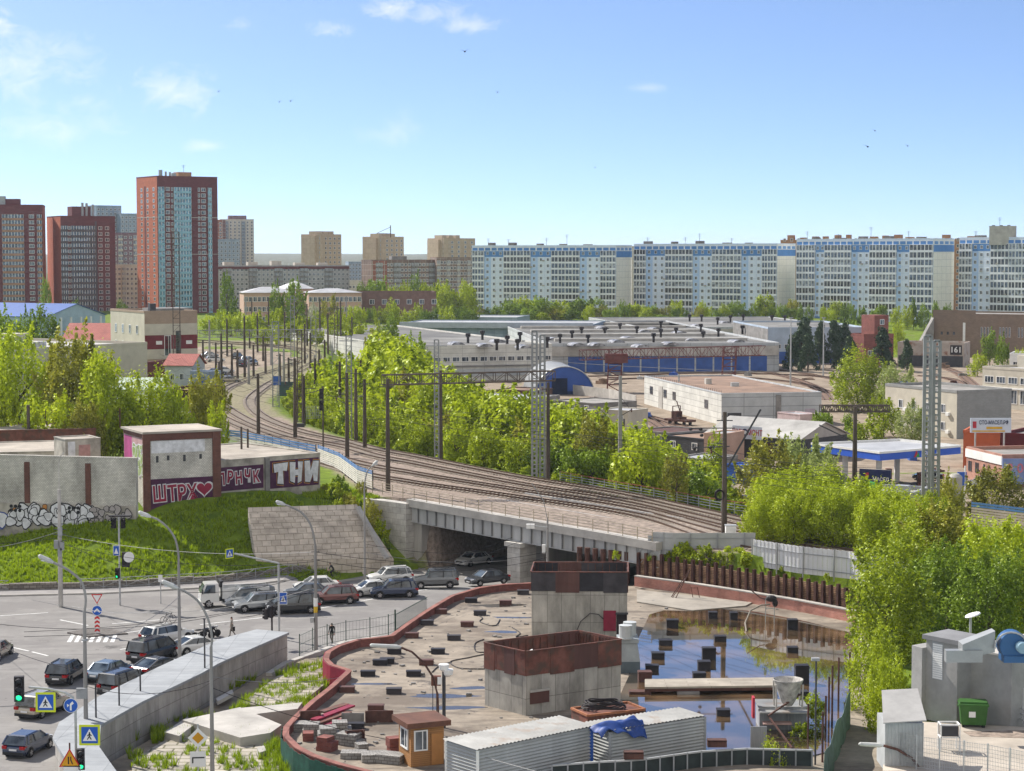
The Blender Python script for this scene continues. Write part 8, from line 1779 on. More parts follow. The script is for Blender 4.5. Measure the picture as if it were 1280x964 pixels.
o_=b_-e2*.03;p=o_+e1*.35;inst('window',win_mesh(.9,1.3),t,(p.x+.3*e1.x,p.y+.3*e1.y,SLAB+1.0),math.atan2(e1.y,e1.x));p=b_+e2*1.1-e1*.03;inst('window',win_mesh(1.3,1.3),t,(p.x,p.y,SLAB+1.0),math.atan2(-e2.y,-e2.x));m=MB();p=b_+e1*1.35-e2*.03;m.prism([tuple(p),tuple(p+e1*.75),tuple(p+e1*.75-e2*.04),tuple(p-e2*.04)],SLAB+.05,SLAB+2.0);m.build('door',M('kiosk_door',(.38,.17,.05),.6),t)
bl_m=MBR('grey_block_stack',(.26,.25,.24),(.33,.32,.30),(.12,.11,.1),.4,.2,.02,var=.25)
for i,(px,py,w_,d_,h_,mt)in enumerate([(378,912,1.5,1.1,.5,0),(392,918,1.3,1.0,.8,0),(412,926,1.4,1.1,.95,0),(428,916,1.3,1.0,.8,0),(440,930,1.7,1.1,.75,0),(408,938,1.1,.9,.9,1),(444,947,1.9,1.0,.4,0),(470,950,1.8,1.2,.5,0),(492,953,2.0,1.2,.55,0),(497,938,1.2,.8,.9,1),(388,925,1.0,.9,.55,1),(455,938,1.0,.7,.5,0)]):
 p=W(px,py,SLAB);m=MB();r=random.Random(i);ly=max(1,int(h_/.28))
 for l in range(ly):o1,o2=r.uniform(-.08,.08),r.uniform(-.08,.08);m.box(-w_/2+o1,-d_/2+o2,h_*l/ly,w_/2+o1-(.3 if l==ly-1 else 0),d_/2+o2,h_*(l+1)/ly-.012)
 o=m.build('block_stack',(bl_m,MATS['old_red_brick'])[mt]);o.location=p;o.rotation_euler=(0,0,r.uniform(-.5,.5));tag(o,'stack of '+('red bricks' if mt else 'grey building blocks')+' heaped inside the near bend of the parapet','block stack',('red brick' if mt else 'grey block')+' stacks at the near bend')
for i,(x0,y0,x1,y1,z,lab)in enumerate([(392,900,440,882,.5,'topmost crimson steel plank by the parapet'),(394,905,436,890,.35,'second crimson steel plank, under the topmost'),(405,907,425,899,.2,'short crimson plank below the long ones'),(402,890,433,880,.25,'crimson plank next to the parapet foot')]):
 a,b_=W(x0,y0,SLAB+z),W(x1,y1,SLAB+z+.1);m=MB();m.bar(a,b_,.55,.12);tag(m.build('steel_plank',crim if i%2==0 else rust_red),lab,'steel plank')
for i,(px,py,w_,h_,mt,lab)in enumerate([(441,905,1.5,.75,conc_dk,'grey steel formwork panel leaning on the slab'),(474,903,1.9,.8,rustm,'rusty formwork panel leaning beside the grey one'),(388,905,1.4,.9,rustm,'rusty box of scrap by the parapet'),(444,930,1.2,.9,rustm,'dark rusty plate standing between block stacks')]):
 p=W(px,py,SLAB);m=MB();m.box(-w_/2,-.1,0,w_/2,.05,h_);m.box(-w_/2,-.3,0,-w_/2+.06,.3,h_);m.box(w_/2-.06,-.3,0,w_/2,.3,h_);o=m.build('formwork_panel',mt);o.location=p;o.rotation_euler=(-.1,0,.1*i);tag(o,lab,'formwork panel')
for i,pts_ in enumerate([[(605,800),(594,805),(595,815),(608,816)],[(608,818),(585,823),(563,828),(575,836),(606,837)],[(592,768),(603,773),(600,778),(618,783),(625,775)],[(640,785),(650,792),(645,797),(660,795)],[(562,829),(548,834),(540,841)]]):
 q=smooth([tuple(W(x,y,SLAB).xy)for x,y in pts_],24);m=MB();m.tube([(x,y,SLAB+.05)for x,y in q],.045,5);tag(m.build('cable',black_st),['black cable looped beside the red collared shaft','long black cable curling over the slab to the red collared shaft','thin cable wriggling across the slab toward the tall shaft','short cable end at the foot of the tall shaft','cable tail running toward the floodlight post'][i],'cable')
p=W(985,872,SLAB+2.2);hz=2.9;q0=W(985,882,hz);t=thing('concrete_hopper','white crusted concrete hopper on four legs above the tin hut','hopper',(q0.x,q0.y,2));m=MB();m.lathe([(.28,hz),(.5,hz+.35),(.95,hz+1.6),(1.02,hz+1.75),(1.0,hz+1.8),(.9,hz+1.7),(.3,hz+.6)],(q0.x,q0.y,0),18);m.build('funnel',M('crusted_white',(.45,.43,.40),.9,.35,2.5,.4),t)
for sx_,sy_ in((-1,-1),(1,-1),(-1,1),(1,1)):m=MB();m.bar((q0.x+sx_*.85,q0.y+sy_*.6,hz-.15),(q0.x+sx_*.9,q0.y+sy_*.65,hz+1.55),.1);m.build('leg',conc_lt,t)
s0,s1=W(950,884,2.75),W(1008,884,2.75);t=thing('tin_hut','little corrugated tin hut under the hopper, with a red side board','hut',(s0.x,s0.y,SLAB));m=MB();m.box(s0.x,s0.y,SLAB,s1.x,s0.y+2.2,2.7);m.build('wall',M('tin_grey',(.30,.31,.33),.5,.2,2.,streak=True),t);m=MB();m.box(s0.x-.1,s0.y-.9,2.5,s1.x+.05,s0.y+.1,2.6);m.box(s0.x-.1,s0.y,2.7,s1.x+.1,s0.y+2.3,2.78);m.build('roof',MATS['corrugated_roof'],t);m=MB();m.box(s0.x-.5,s0.y-.1,2.0,s0.x-.35,s0.y+.6,3.4);m.build('red_board',sr,t)
for i in range(14):x=s0.x+(s1.x-s0.x)*i/13;m=MB()if i==0 else m;m.bar((x,s0.y-.02,SLAB),(x,s0.y-.02,2.5),.05)
m.build('ribs',grey_pt,t);m=MB();a=W(955,905,1.9);m.box(a.x,s0.y-.9,1.75,a.x+1.9,s0.y-.2,1.85);m.build('shelf',M('pinkish_board',(.42,.28,.25),.8),t)
t=thing('tin_screen','grey corrugated tin screen beside the hut at the water edge','screen',(s0.x-1,s0.y-1,SLAB));m=MB();a,b_=W(938,935,1.2),W(958,935,1.2)
for i in range(9):c=a.lerp(b_,i/9);m.prism([(c.x,c.y),(c.x+.12,c.y-.05),(c.x+.14,c.y+.02),(c.x,c.y+.05)],1.0,2.6)
m.build('sheet',MATS['tin_grey'],t);m=MB();m.bar((a.x,a.y+.1,2.4),(b_.x,b_.y+.1,2.4),.06);m.build('rail',grey_pt,t)
t=thing('steel_brace','long rusty steel brace leaning from the hut to the water','brace',W(1000,915,SLAB));m=MB();m.bar(W(960,895,2.6),W(1000,868,3.6),.1);m.bar(W(962,897,2.5),W(990,935,1.3),.1);m.build('bar',rustm,t)
fb=[W(x,y,SLAB+1.0)for x,y in[(690,957),(740,953),(800,950),(870,940),(930,936),(1015,938)]];t=thing('board_fence','low dark metal fence with a pale top rail closing the near edge of the pit','fence',fb[0])
fq=resample([(p.x,p.y)for p in fb],18);fo_=offset_line(fq,.05)
for i,p in enumerate(fq):m=MB();m.bar((p[0],p[1]-.05,SLAB-1.5),(p[0],p[1]-.05,SLAB+1.05),.09);m.build('post',grey_pt,t)
for a,b_ in zip(fq,fq[1:]):m=MB();m.prism([a,b_,(b_[0],b_[1]+.04),(a[0],a[1]+.04)],SLAB-1.5,SLAB+.92);m.build('panel',M('dark_green_sheet',(.03,.04,.04),.6,.3,1.),t)
m=MB()
for a,b_ in zip(fq,fq[1:]):m.bar((*a,SLAB+1.0),(*b_,SLAB+1.0),.16,.1)
m.build('top_rail',steel,t)
for i,(px,py)in enumerate([(792,948),(896,933)]):p=W(px,py,SLAB+1.1);m=MB();m.box(-.6,-.3,0,.6,.3,.45);m.box(-.6,-.3,.36,.6,.3,.4);o=m.build('steel_box',rustm);o.location=p;tag(o,['rusty steel box balanced on the board fence below the tarpaulin','rusty steel box on the board fence by the pond'][i],'steel box')
# right of the pit
grf=M('grey_fence_board',(.70,.70,.69),.6,.12,.8,streak=True);prof=M('profiled_sheet',(.40,.41,.41),.5,.12,.6)
def board_fence(name,lab,pts,ztf,h,mat,step=.26,post_every=9,relief=.03,horiz=False):
 t=thing(name,lab,'fence',(pts[0][0],pts[0][1],ztf(0)-h));n=int(plen(pts)/step);q=resample(pts,n);qo=offset_line(q,-relief);seg=[]
 for s in range(0,n-1,post_every):
  m=MB();e=min(n-1,s+post_every)
  if horiz:
   for k in range(int(h/.16)):
    for i in range(s,e):zt=ztf(i/n)-h;m.bar((*q[i],zt+.16*k+.08),(*q[i+1],zt+.16*k+.08),.05+.02*(k%2),.155)
  else:
   for i in range(s,e):o=(i%2)*relief;zt=ztf(i/n);a,b_=q[i],q[i+1];c,d_=(qo[i],qo[i+1])if i%2 else(a,b_);m.prism([c,d_,(d_[0]+.01,d_[1]+.05),(c[0]+.01,c[1]+.05)],zt-h,zt-.02*(i%3))
  m.build('panel',mat,t);p=offset_line(q,-.1)[s];m=MB();m.bar((*p,ztf(s/n)-h-.4),(*p,ztf(s/n)+.02),.1);m.build('post',grey_pt,t)
 m=MB()
 for k in(.25,.8):
  qq=offset_line(q,-.07)
  for i in range(0,n-1,3):j=min(n-1,i+3);m.bar((*qq[i],ztf(i/n)-h*k),(*qq[j],ztf(j/n)-h*k),.06)
 m.build('rail',grey_pt,t);return t
zb0=4.0
wfp=[W(x,y,6.3)for x,y in[(941,674),(1000,683),(1060,689),(1140,703)]]
wfp=[tuple(p.xy)for p in wfp]
board_fence('board_fence','tall pale grey board fence above the piled wall',wfp,lambda u:6.3+.0*u,2.5,grf,.24,13)
cfp=[(xat(x,D_,5),D_)for x,D_ in[(798,191.4),(815,190.6),(840,190),(900,190.3),(944,190.6)]]
board_fence('corrugated_fence','low grey corrugated fence climbing the bank at the bridge end',cfp,lambda u:4.7+1.75*min(1,u*9)-.1*u,2.1,prof,.5,5,horiz=True)
p=W(913,692,3.9);t=thing('control_cabinet','white upright control cabinet beside the corrugated fence','cabinet',p);h=zat(657,p.y)-p.z;m=MB();m.box(p.x-.5,p.y-.4,p.z-.2,p.x+.5,p.y+.4,p.z+h);m.build('box',white_pt,t);m=MB();m.box(p.x-.42,p.y-.43,p.z+.2,p.x+.42,p.y-.401,p.z+h-.2);m.build('door',M('cabinet_door',(.6,.6,.58),.6),t);m=MB();m.box(p.x-.56,p.y-.46,p.z+h,p.x+.56,p.y+.46,p.z+h+.07);m.build('top',steel,t)
for i,(px,py,s,k,lab)in enumerate([(928,690,1.7,'bush','dark bush beside the white control cabinet'),(870,698,1.4,'shrub','low shrub above the piled wall'),(885,700,1.6,'shrub','bright shrub above the middle of the piled wall'),(905,699,1.5,'shrub','grassy shrub at the cabinet foot'),(845,697,1.0,'shrub','small tuft at the start of the piled wall'),(1035,727,.8,'shrub','tuft in front of the pale board fence'),(980,716,.8,'shrub','tuft hanging over the piled wall'),(770,700,1.0,'shrub','weed clump behind the tall shaft'),(1016,905,2.6,'maple','weed tree growing at the net screen foot'),(1003,925,1.5,'shrub','green weed by the tin hut')]):
 p=W(px,py,3.7 if i<8 else 1.2);t=thing('shrub',lab,'shrub',(p.x,p.y+.8,3.6 if i<8 else .9),i);t.scale=(s,s,s*.8);o=bpy.data.objects.new('foliage',PROTO[k][i%3][0]);COL.objects.link(o);o.parent=t
for i in range(13):
 t=thing('shrub','low bright shrub on the bank strip between piled wall and corrugated fence','shrub',(xat(838+i*8.5,190.4-i*.25,4),190.4-i*.25-.9*(i%2),3.5),i,'low shrubs above the piled wall');s=1.3+.5*((i*7)%3)/2;t.scale=(s*1.2,s*1.2,s);o=bpy.data.objects.new('foliage',PROTO['shrub'][i%4][0]);COL.objects.link(o);o.parent=t
Gp=inpoly([tuple(W(x,y,3.75).xy)for x,y in[(810,700),(870,691),(940,694),(1000,712),(940,706),(870,704)]],500,lambda x,y:3.7,22);tufts('weeds',Gp,.5,8,grass_l,4,.06)
sp2=[tuple(W(x,y,6.2).xy)for x,y in[(1215,627),(1250,631),(1300,637)]]
slat_fence('slat_fence','pink and blue striped slat fence beyond the trees',sp2,lambda x,y:3.6,2.6,2,9,.25,wm_=M('pink_slat',(.52,.42,.38),.7,.12))
a=W(1060,846,3.0);ns=[W(1063,850,4.2),W(1058,870,3.8),(W(1050,900,3.2)),W(1042,930,2.6),W(1030,975,2.0)]
t=thing('net_screen','sagging grey green net screen on rusty poles at the pond side','screen',ns[0]);m=MB();sp_=[Vector(p)for p in ns]
rows_=14;pts=smooth([(p.x,p.y)for p in sp_],rows_)
for i in range(rows_-1):
 z0a,z1a=1.0,3.4+.25*math.sin(i*1.1);z1b=3.4+.25*math.sin((i+1)*1.1);b0,b1=pts[i],pts[i+1];w0,w1=.15*math.sin(i*2.2),.15*math.sin((i+1)*2.2)
 for(za,zb_,zc,zd,s0_,s1_)in((.4,.4,1.9,1.9,0,1),(1.9,1.9,z1b,z1a,1,0)):
  m.face([(b0[0]+w0*s0_,b0[1],za),(b1[0]+w1*s0_,b1[1],zb_),(b1[0]+w1*s1_,b1[1],zc),(b0[0]+w0*s1_,b0[1],zd)])
m.build('net',M('grey_green_net',(.13,.20,.18),.8,.25,1.5),t).modifiers.new('t','SOLIDIFY').thickness=.02
for i,(px,py,yt)in enumerate([(1036,890,846),(1040,905,832),(1048,880,822),(1062,860,815),(1032,910,870),(1010,925,880),(1028,950,890)]):p=W(px,py,1.3);m=MB();m.tube([(p.x,p.y,.6),(p.x,p.y,zat(yt,p.y))],.07,6);m.build('pole',rustm,t)
p=W(1019,955,1.2);t=thing('lamp_pole','thin dark pole with a small floodlight head beside the tin hut','lamp pole',p);h=zat(826,p.y);m=MB();m.tube([(p.x,p.y,.5),(p.x,p.y,h)],.06,6);m.build('pole',dark_pt,t);m=MB();m.box(p.x-.3,p.y-.15,h,p.x+.2,p.y+.15,h+.18);m.build('lamp_head',grey_pt,t)
YZ=3.9;plaza=M('yard_concrete',(.42,.37,.31),.9,.2,.3,.1);q=[tuple(W(x,y,YZ+.02).xy)for x,y in[(1100,990),(1108,925),(1150,902),(1200,905),(1420,915),(1420,990)]];m=MB();m.prism(q,YZ-.6,YZ+.02);structure(m,'yard',plaza)
ren2=M('grey_roughcast',(.30,.295,.285),.95,.12,.8,.25);lead=M('roof_felt_grey',(.20,.20,.205),.8,.15,.5)
zt=8.75
A=W(1147,800,zt);
N_=W(1197,806,zt).xy;wl_=W(1158,798.5,zt).xy;wr_=W(1225,800,zt).xy
t=thing('plant_house','grey rendered plant house with an overhanging felt roof and a louvred door','plant house',(N_.x,N_.y,YZ));back_=(wl_-N_);rt=(wr_-N_);q=[N_,N_+rt,N_+rt+back_,N_+back_]
m=MB();m.prism([tuple(x)for x in q],YZ-.3,zt);m.build('wall',ren2,t);c=sum(q,Vector((0,0)))/4;m=MB();m.prism([tuple(c+(x-c)*1.16)for x in q],zt,zt+.28);m.build('roof',lead,t)
e=-back_.normalized();n=Vector((e.y,-e.x));p=N_+back_*.62+n*.03;m=MB();w_=.75
for k in range(16):m.bar((*(p-e*w_/2),YZ+2.5+k*.14),(*(p+e*w_/2),YZ+2.5+k*.14),.04,.11)
m.build('louvre_door',white_pt,t);m=MB();m.prism([tuple(p-e*.45+n*.0),tuple(p+e*.45),tuple(p+e*.45-n*.02),tuple(p-e*.45-n*.02)],YZ+2.4,YZ+4.8);m.build('door_frame',grey_pt,t)
q0=N_+back_*1.0;m=MB();m.prism([tuple(q0+n*.4),tuple(q0+back_.normalized()*1.0+n*.2),tuple(q0+back_.normalized()*1.0-n*2),tuple(q0-n*2)],YZ-.3,zt-.55);m.build('side_bay',ren2,t)
N3=W(1265,822,8.2).xy;z3=8.2;l3=W(1218,814,z3).xy;t=thing('plant_house','lower flat grey plant house carrying the blue fan','plant house',(N3.x,N3.y,YZ));b3=l3-N3;r3=Vector((-b3.y,b3.x)).normalized();r3=r3 if r3.x>0 else-r3;q=[N3,N3+r3*8,N3+r3*8+b3*1.25,N3+b3*1.25];m=MB();m.prism([tuple(x)for x in q],YZ-.3,z3);m.build('wall',ren2,t);c=sum(q,Vector((0,0)))/4;m=MB();m.prism([tuple(c+(x-c)*1.03)for x in q],z3,z3+.12);m.build('coping',conc_lt,t);m=MB();p=N3+r3*1.2;nn=Vector((r3.y,-r3.x));nn=nn if nn.y<0 else-nn;m.prism([tuple(p+nn*.05),tuple(p+r3*1.2+nn*.05),tuple(p+r3*1.2-nn*.02),tuple(p-nn*.02)],YZ,YZ+2.2);m.build('door',M('white_door',(.5,.5,.5),.6),t)
fz=z3+.12;f0=W(1262,812,fz+1);t=thing('ventilation_fan','big blue snail-shaped ventilation fan with a silver duct','fan',(f0.x,f0.y+2,fz));fx,fy=f0.x,f0.y+1.6;fb_=M('fan_blue',(.03,.10,.24),.35,.12,1.);m=MB()
m.lathe([(.82,-.55),(.88,-.5),(.88,.5),(.82,.55)],(fx+.55,fy,fz+.98),22,axis='y');m.build('volute',fb_,t);m=MB();m.box(fx-.1,fy-.7,fz,fx+1.4,fy+.7,fz+.4);m.build('base',fb_,t);m=MB();m.lathe([(.32,-.9),(.35,-.85),(.35,-.3),(.2,-.25)],(fx+.9,fy-.35,fz+1.0),14,axis='y');m.build('motor',M('motor_pale_blue',(.20,.32,.40),.5),t);m=MB();m.tube([(fx+.35+1.0*math.cos(a),fy-.6,fz+.9+.95*math.sin(a))for a in np.linspace(.2,3.2,12)],.06,6);m.build('guard',steel,t)
sd_m=M('duct_silver',(.32,.33,.33),.5,.1,1.,metal=.5);m=MB();m.v+=[(fx-2.6,fy-.6,fz+.2),(fx-2.6,fy+.6,fz+.2),(fx-2.6,fy+.6,fz+1.1),(fx-2.6,fy-.6,fz+1.1),(fx-.6,fy-.45,fz+.6),(fx-.6,fy+.45,fz+.6),(fx-.6,fy+.45,fz+1.9),(fx-.6,fy-.45,fz+1.9)];m.f+=[(0,4,7,3),(3,7,6,2),(2,6,5,1),(1,5,4,0),(3,2,1,0),(4,5,6,7)];m.m+=[0]*6;m.build('duct',sd_m,t);m=MB();m.box(fx-3.6,fy-.7,fz+.02,fx-1.4,fy-.1,fz+.75);m.build('intake_hood',sd_m,t)
p=W(1216,908,YZ);t=thing('wheeled_bin','green four-wheeled rubbish bin beside the plant house','bin',p,R(-8));gb=M('bin_green',(.035,.11,.02),.5,.15,1.5);k=1.18;m=MB();m.v+=[(-.62*k,-.45*k,.2),(.62*k,-.45*k,.2),(.62*k,.45*k,.2),(-.62*k,.45*k,.2),(-.72*k,-.55*k,1.2*k),(.72*k,-.55*k,1.2*k),(.72*k,.55*k,1.2*k),(-.72*k,.55*k,1.2*k)];m.f+=[(0,1,5,4),(1,2,6,5),(2,3,7,6),(3,0,4,7),(3,2,1,0)];m.m+=[0]*5
kid(m,'body',gb,t);m=MB();m.box(-.76*k,-.58*k,1.2*k,.76*k,.58*k,1.27*k);m.box(-.7*k,-.4*k,1.27*k,.7*k,.5*k,1.36*k);kid(m,'lid',gb,t);m=MB();m.box(-.3,-.56*k,.7,.1,-.53*k,1.05);kid(m,'notice',white_pt,t)
for x in(-.5,.5):
 for y in(-.35,.35):m=MB();m.lathe([(.12,-.05),(.12,.05)],(x*k,y*k,.12),10,axis='y');kid(m,'wheel',tyre,t)
for s in(-1,1):m=MB();m.bar((s*.78*k,-.2,1.1*k),(s*.78*k,.2,1.1*k),.06);kid(m,'handle',gb,t)
sz=YZ+3.4;a=W(1107,893,sz-.4);b_=W(1155,892,sz-.9)
t=thing('tin_shed','small corrugated tin shed with a tilted white roof','shed',(a.x,a.y,YZ));x0,x1,y0,y1=a.x,a.x+2.15,a.y,a.y+2.6;m=MB();m.box(x0,y0,YZ-.3,x1,y1,sz-.9);m.build('wall',prof,t);m=MB()
for i in range(12):x=x0+(x1-x0)*i/11;m.bar((x,y0-.02,YZ),(x,y0-.02,sz-.9),.05)
m.build('ribs',steel,t);m=MB();m.v+=[(x0-.2,y0-.4,sz-.85),(x1+.1,y0-.4,sz-.7),(x1+.25,y1+.3,sz+.4),(x0+.3,y1+.3,sz+.3)];m.v+=[(p_[0],p_[1],p_[2]+.06)for p_ in m.v[:4]];m.f+=[(3,2,1,0),(4,5,6,7),(0,1,5,4),(1,2,6,5),(2,3,7,6),(3,0,4,7)];m.m+=[0]*6;m.build('roof',M('roof_whitish',(.36,.35,.335),.6,.12,.8),t)
p=W(1176,940,YZ);t=thing('equipment_stand','white steel frame stand on the yard beside the tin shed','frame stand',p);m=MB();
for sx_ in(0,1.1):
 for sy_ in(0,.8):m.bar((p.x+sx_,p.y+sy_,YZ),(p.x+sx_,p.y+sy_,YZ+1.6),.07)
for z in(.85,1.6):
 for a_,b_ in(((0,0),(1.1,0)),((1.1,0),(1.1,.8)),((1.1,.8),(0,.8)),((0,.8),(0,0))):m.bar((p.x+a_[0],p.y+a_[1],YZ+z),(p.x+b_[0],p.y+b_[1],YZ+z),.07)
m.build('frame',white_pt,t);m=MB();m.box(p.x+.06,p.y+.06,YZ+.9,p.x+1.04,p.y+.74,YZ+1.5);m.build('box',dark_pt,t)
fq=[W(x,y,YZ)for x,y in[(1099,935),(1120,958),(1171,966),(1226,972),(1290,985)]];t=thing('yard_fence','white wire mesh fence round the yard of the plant house','fence',fq[0]);q=resample([(p.x,p.y)for p in fq],10)
for x,y in q:m=MB();m.bar((x,y,YZ-.2),(x,y,YZ+2.0),.07);m.build('post',steel,t)
m=MB()
for a_,b_ in zip(q,q[1:]):
 for k in range(9):m.bar((*a_,YZ+.15+k*.22),(*b_,YZ+.15+k*.22),.014)
 for k in range(14):u=k/14;x,y=a_[0]+(b_[0]-a_[0])*u,a_[1]+(b_[1]-a_[1])*u;m.bar((x,y,YZ+.1),(x,y,YZ+1.95),.014)
m.build('mesh',steel,t)
railing('barrier_rail','short grey handrail at the door of the lower plant house',[tuple(W(1268,900,YZ).xy),tuple(W(1285,912,YZ).xy)],lambda x,y:YZ,1.0,.8,grey_pt,3,.03)
gp=W(1256,918,YZ);structure(MB().prism([(gp.x-2.2,gp.y-.6),(gp.x+3,gp.y-1.4),(gp.x+3,gp.y+1),(gp.x-2.4,gp.y+.6)],YZ-.1,YZ+.04),'gravel_strip',ballast)
# lamp posts, signs, lights
def lamp(lab,base,zt,arm,head_len=.9,r=.13,mat=None,coil=False,two=None,kind='street_lamp'):
 """arm: list of (px, py) at the pole's own depth from pole top to the lamp head"""
 p=Vector(base);t=thing(kind,lab,'street lamp',p);mat=mat or mast_g;m=MB();m.tube([(p.x,p.y,p.z-.3),(p.x,p.y,zt)],r,10,r1=r*.62);m.build('pole',mat,t)
 if arm:
  pts=[Vector((p.x,p.y,zt-.05))]+[V(x,y,p.y)for x,y in arm];q=[]
  for i in range(len(pts)-1):
   p0,p1,p2,p3=pts[max(0,i-1)],pts[i],pts[i+1],pts[min(len(pts)-1,i+2)]
   for k in range(5):u=k/5;q.append(.5*(2*p1+(p2-p0)*u+(2*p0-5*p1+4*p2-p3)*u*u+(3*p1-p0-3*p2+p3)*u**3))
  q.append(pts[-1]);m=MB();m.tube(q,r*.5,8);m.build('arm',mat,t)
  d=(pts[-1]-pts[-2]).normalized();e=pts[-1];m=MB();m.tube([e-d*.1,e+d*.25,e+d*head_len,e+d*(head_len+.1)],[.07,.17,.15,.05],8);m.build('lamp_head',M('lamp_grey',(.50,.50,.48),.5),t);m=MB();m.ball(tuple(e+d*head_len*.6-Vector((0,0,.12))),.28,.12,.07,8,5);m.build('lens',lamp_w,t)
 return t,p
p=W(108,945,0);t,_=lamp('street lamp with a grey box halfway up, leaning over the junction',p,zat(764,p.y),[(107,748),(102,728),(90,716),(79,709),(66,703)],.95,.17)
m=MB();z=zat(866,p.y);m.box(p.x-.55,p.y-.3,z-.35,p.x+.15,p.y-.1,z+.35);m.build('switch_box',grey_pt,t);m=MB();m.lathe([(.2,-.06),(.2,.06)],(p.x,p.y,zat(800,p.y)),12);m.build('collar',grey_pt,t)
p=W(225,852,0);t,_=lamp('street lamp rising behind the capped wall beside the white estate car',p,zat(706,p.y),[(223,692),(219,674),(210,660),(198,650),(188,646)],.9,.16)
p=Vector((xat(265.5,124,0),124,0));t,_=lamp('tallest grey street lamp, standing in the weedy terrace',p,zat(808,p.y),[(265,798),(262,780),(255,763),(246,750),(232,740),(221,735)],.95,.15)
p=W(395,811,.3);t,_=lamp('street lamp with a yellow band, behind the mesh fence',p,zat(682,p.y),[(391,665),(386,652),(377,641),(364,634),(356,631)],.7,.17)
m=MB();z=zat(762,p.y);m.lathe([(.165,-.25),(.165,.25)],(p.x,p.y,z),12);m.build('yellow_band',M('band_yellow',(.65,.42,.02),.6),t);m=MB();m.lathe([(.17,-.35),(.17,.35)],(p.x,p.y,z+.62),12);m.build('white_band',white_pt,t);m=MB();m.box(p.x-.45,p.y-.2,zat(775,p.y)-.2,p.x-.15,p.y,zat(775,p.y)+.2);m.build('meter_box',steel,t)
for k,yy in enumerate((690,700,715,735)):m=MB();z=zat(yy,p.y);m.bar((p.x-.35,p.y,z),(p.x+.35,p.y,z),.05);m.build('crossbar',dark_pt,t)
p=W(456,722,-.2);t,_=lamp('slender grey street lamp beside the paved slope, short arm over the road',p,zat(612,p.y),[(456.5,600),(460,588),(466,582)],.6,.13)
p=W(76,757,.14);t=thing('utility_pole','pale concrete utility pole with boxes, on the bank pavement','utility pole',p);m=MB();m.tube([(p.x,p.y,-.2),(p.x,p.y,zat(612,p.y))],.24,10,r1=.16);m.tube([(p.x,p.y,zat(612,p.y)),(p.x,p.y,zat(580,p.y)),(p.x+.2,p.y,zat(570,p.y)),(p.x+.5,p.y,zat(566,p.y))],.04,6);m.build('pole',M('pole_pale',(.42,.40,.37),.9,.2,1.2),t)
for yy,dx in((664,.15),(680,-.25),(682,.3),(690,.1)):m=MB();z=zat(yy,p.y);m.box(p.x+dx-.22,p.y-.4,z-.4,p.x+dx+.16,p.y-.2,z+.4);m.build('junction_box',(grey_pt,steel)[yy%2],t)
for yy in(655,662,668,676):m=MB();z=zat(yy,p.y);m.bar((p.x-.6,p.y,z),(p.x+.6,p.y,z),.06);m.build('bracket',dark_pt,t)
p=Vector((xat(684,200,0),198.5,-.5));t=thing('floodlight_pole','grey pole before the bridge girder with floodlights on a side arm','floodlight pole',p);m=MB();m.tube([(p.x,p.y,-.8),(p.x,p.y,zat(650,p.y))],.15,8,r1=.09);m.tube([(p.x,p.y,zat(650,p.y)),(p.x-.4,p.y,zat(626,p.y)),(p.x-1.6,p.y,zat(604,p.y))],.05,6);m.build('pole',mast_g,t);z=zat(659,p.y);m=MB();m.bar((p.x,p.y-.1,z),(p.x-2.0,p.y-.1,z+.2),.1);m.build('arm',steel,t)
for dx in(-1.9,-1.5):m=MB();m.box(p.x+dx-.22,p.y-.5,z-.1,p.x+dx+.2,p.y-.1,z+.35);m.build('floodlight',white_pt,t)
m=MB();m.box(p.x-.55,p.y-.25,zat(690,p.y)-.1,p.x-.2,p.y,zat(690,p.y)+.75);m.build('box',white_pt,t)
p=Vector((xat(547,131,SLAB),131,SLAB));t=thing('site_lamp','thin brown site lamp arching over the slab','site lamp',p);pts=[V(x,y,p.y)for x,y in[(548,940),(548,900),(547,868),(541,846),(530,829),(515,815),(500,809)]];m=MB();m.tube(pts,.07,8);m.build('pole',rustm,t);e=pts[-1];m=MB();m.tube([e+Vector((.1,0,0)),e+Vector((-.2,0,.02)),e+Vector((-1.9,0,.12)),e+Vector((-2.0,0,.12))],[.06,.15,.13,.05],8);m.build('lamp_head',MATS['lamp_grey'],t)
m=MB();m.tube([(p.x,p.y,SLAB-3),(p.x,p.y,zat(902,p.y))],.22,10,r1=.17);m.build('post',mast_g,t)
p=Vector((xat(555,133,SLAB),133,SLAB));t=thing('floodlight_pole','dark post on the slab with two white floodlights and a switch cupboard','floodlight pole',p);m=MB();m.tube([(p.x,p.y,SLAB),(p.x,p.y,zat(838,p.y))],.12,8);m.build('pole',dark_pt,t)
for dx,dz in((0,0),(.28,-.35)):
 z=zat(835,p.y)+dz;m=MB();m.lathe([(.12,-.25),(.3,-.1),(.36,.25),(.3,.26)],(p.x+dx,p.y,z),12);m.build('floodlight',white_pt,t)
z=zat(850,p.y);m=MB();m.box(p.x-.85,p.y-.25,z-.35,p.x-.2,p.y+.1,z+.3);m.build('cupboard',rust_red,t);m=MB();m.box(p.x-.42,p.y-.3,z-.25,p.x-.12,p.y-.26,z+.25);m.build('notice',white_pt,t)
for dx in(-.75,-.5):m=MB();m.bar((p.x+dx,p.y,SLAB+.6),(p.x+dx,p.y,z-.3),.05);m.build('cupboard_leg',dark_pt,t)
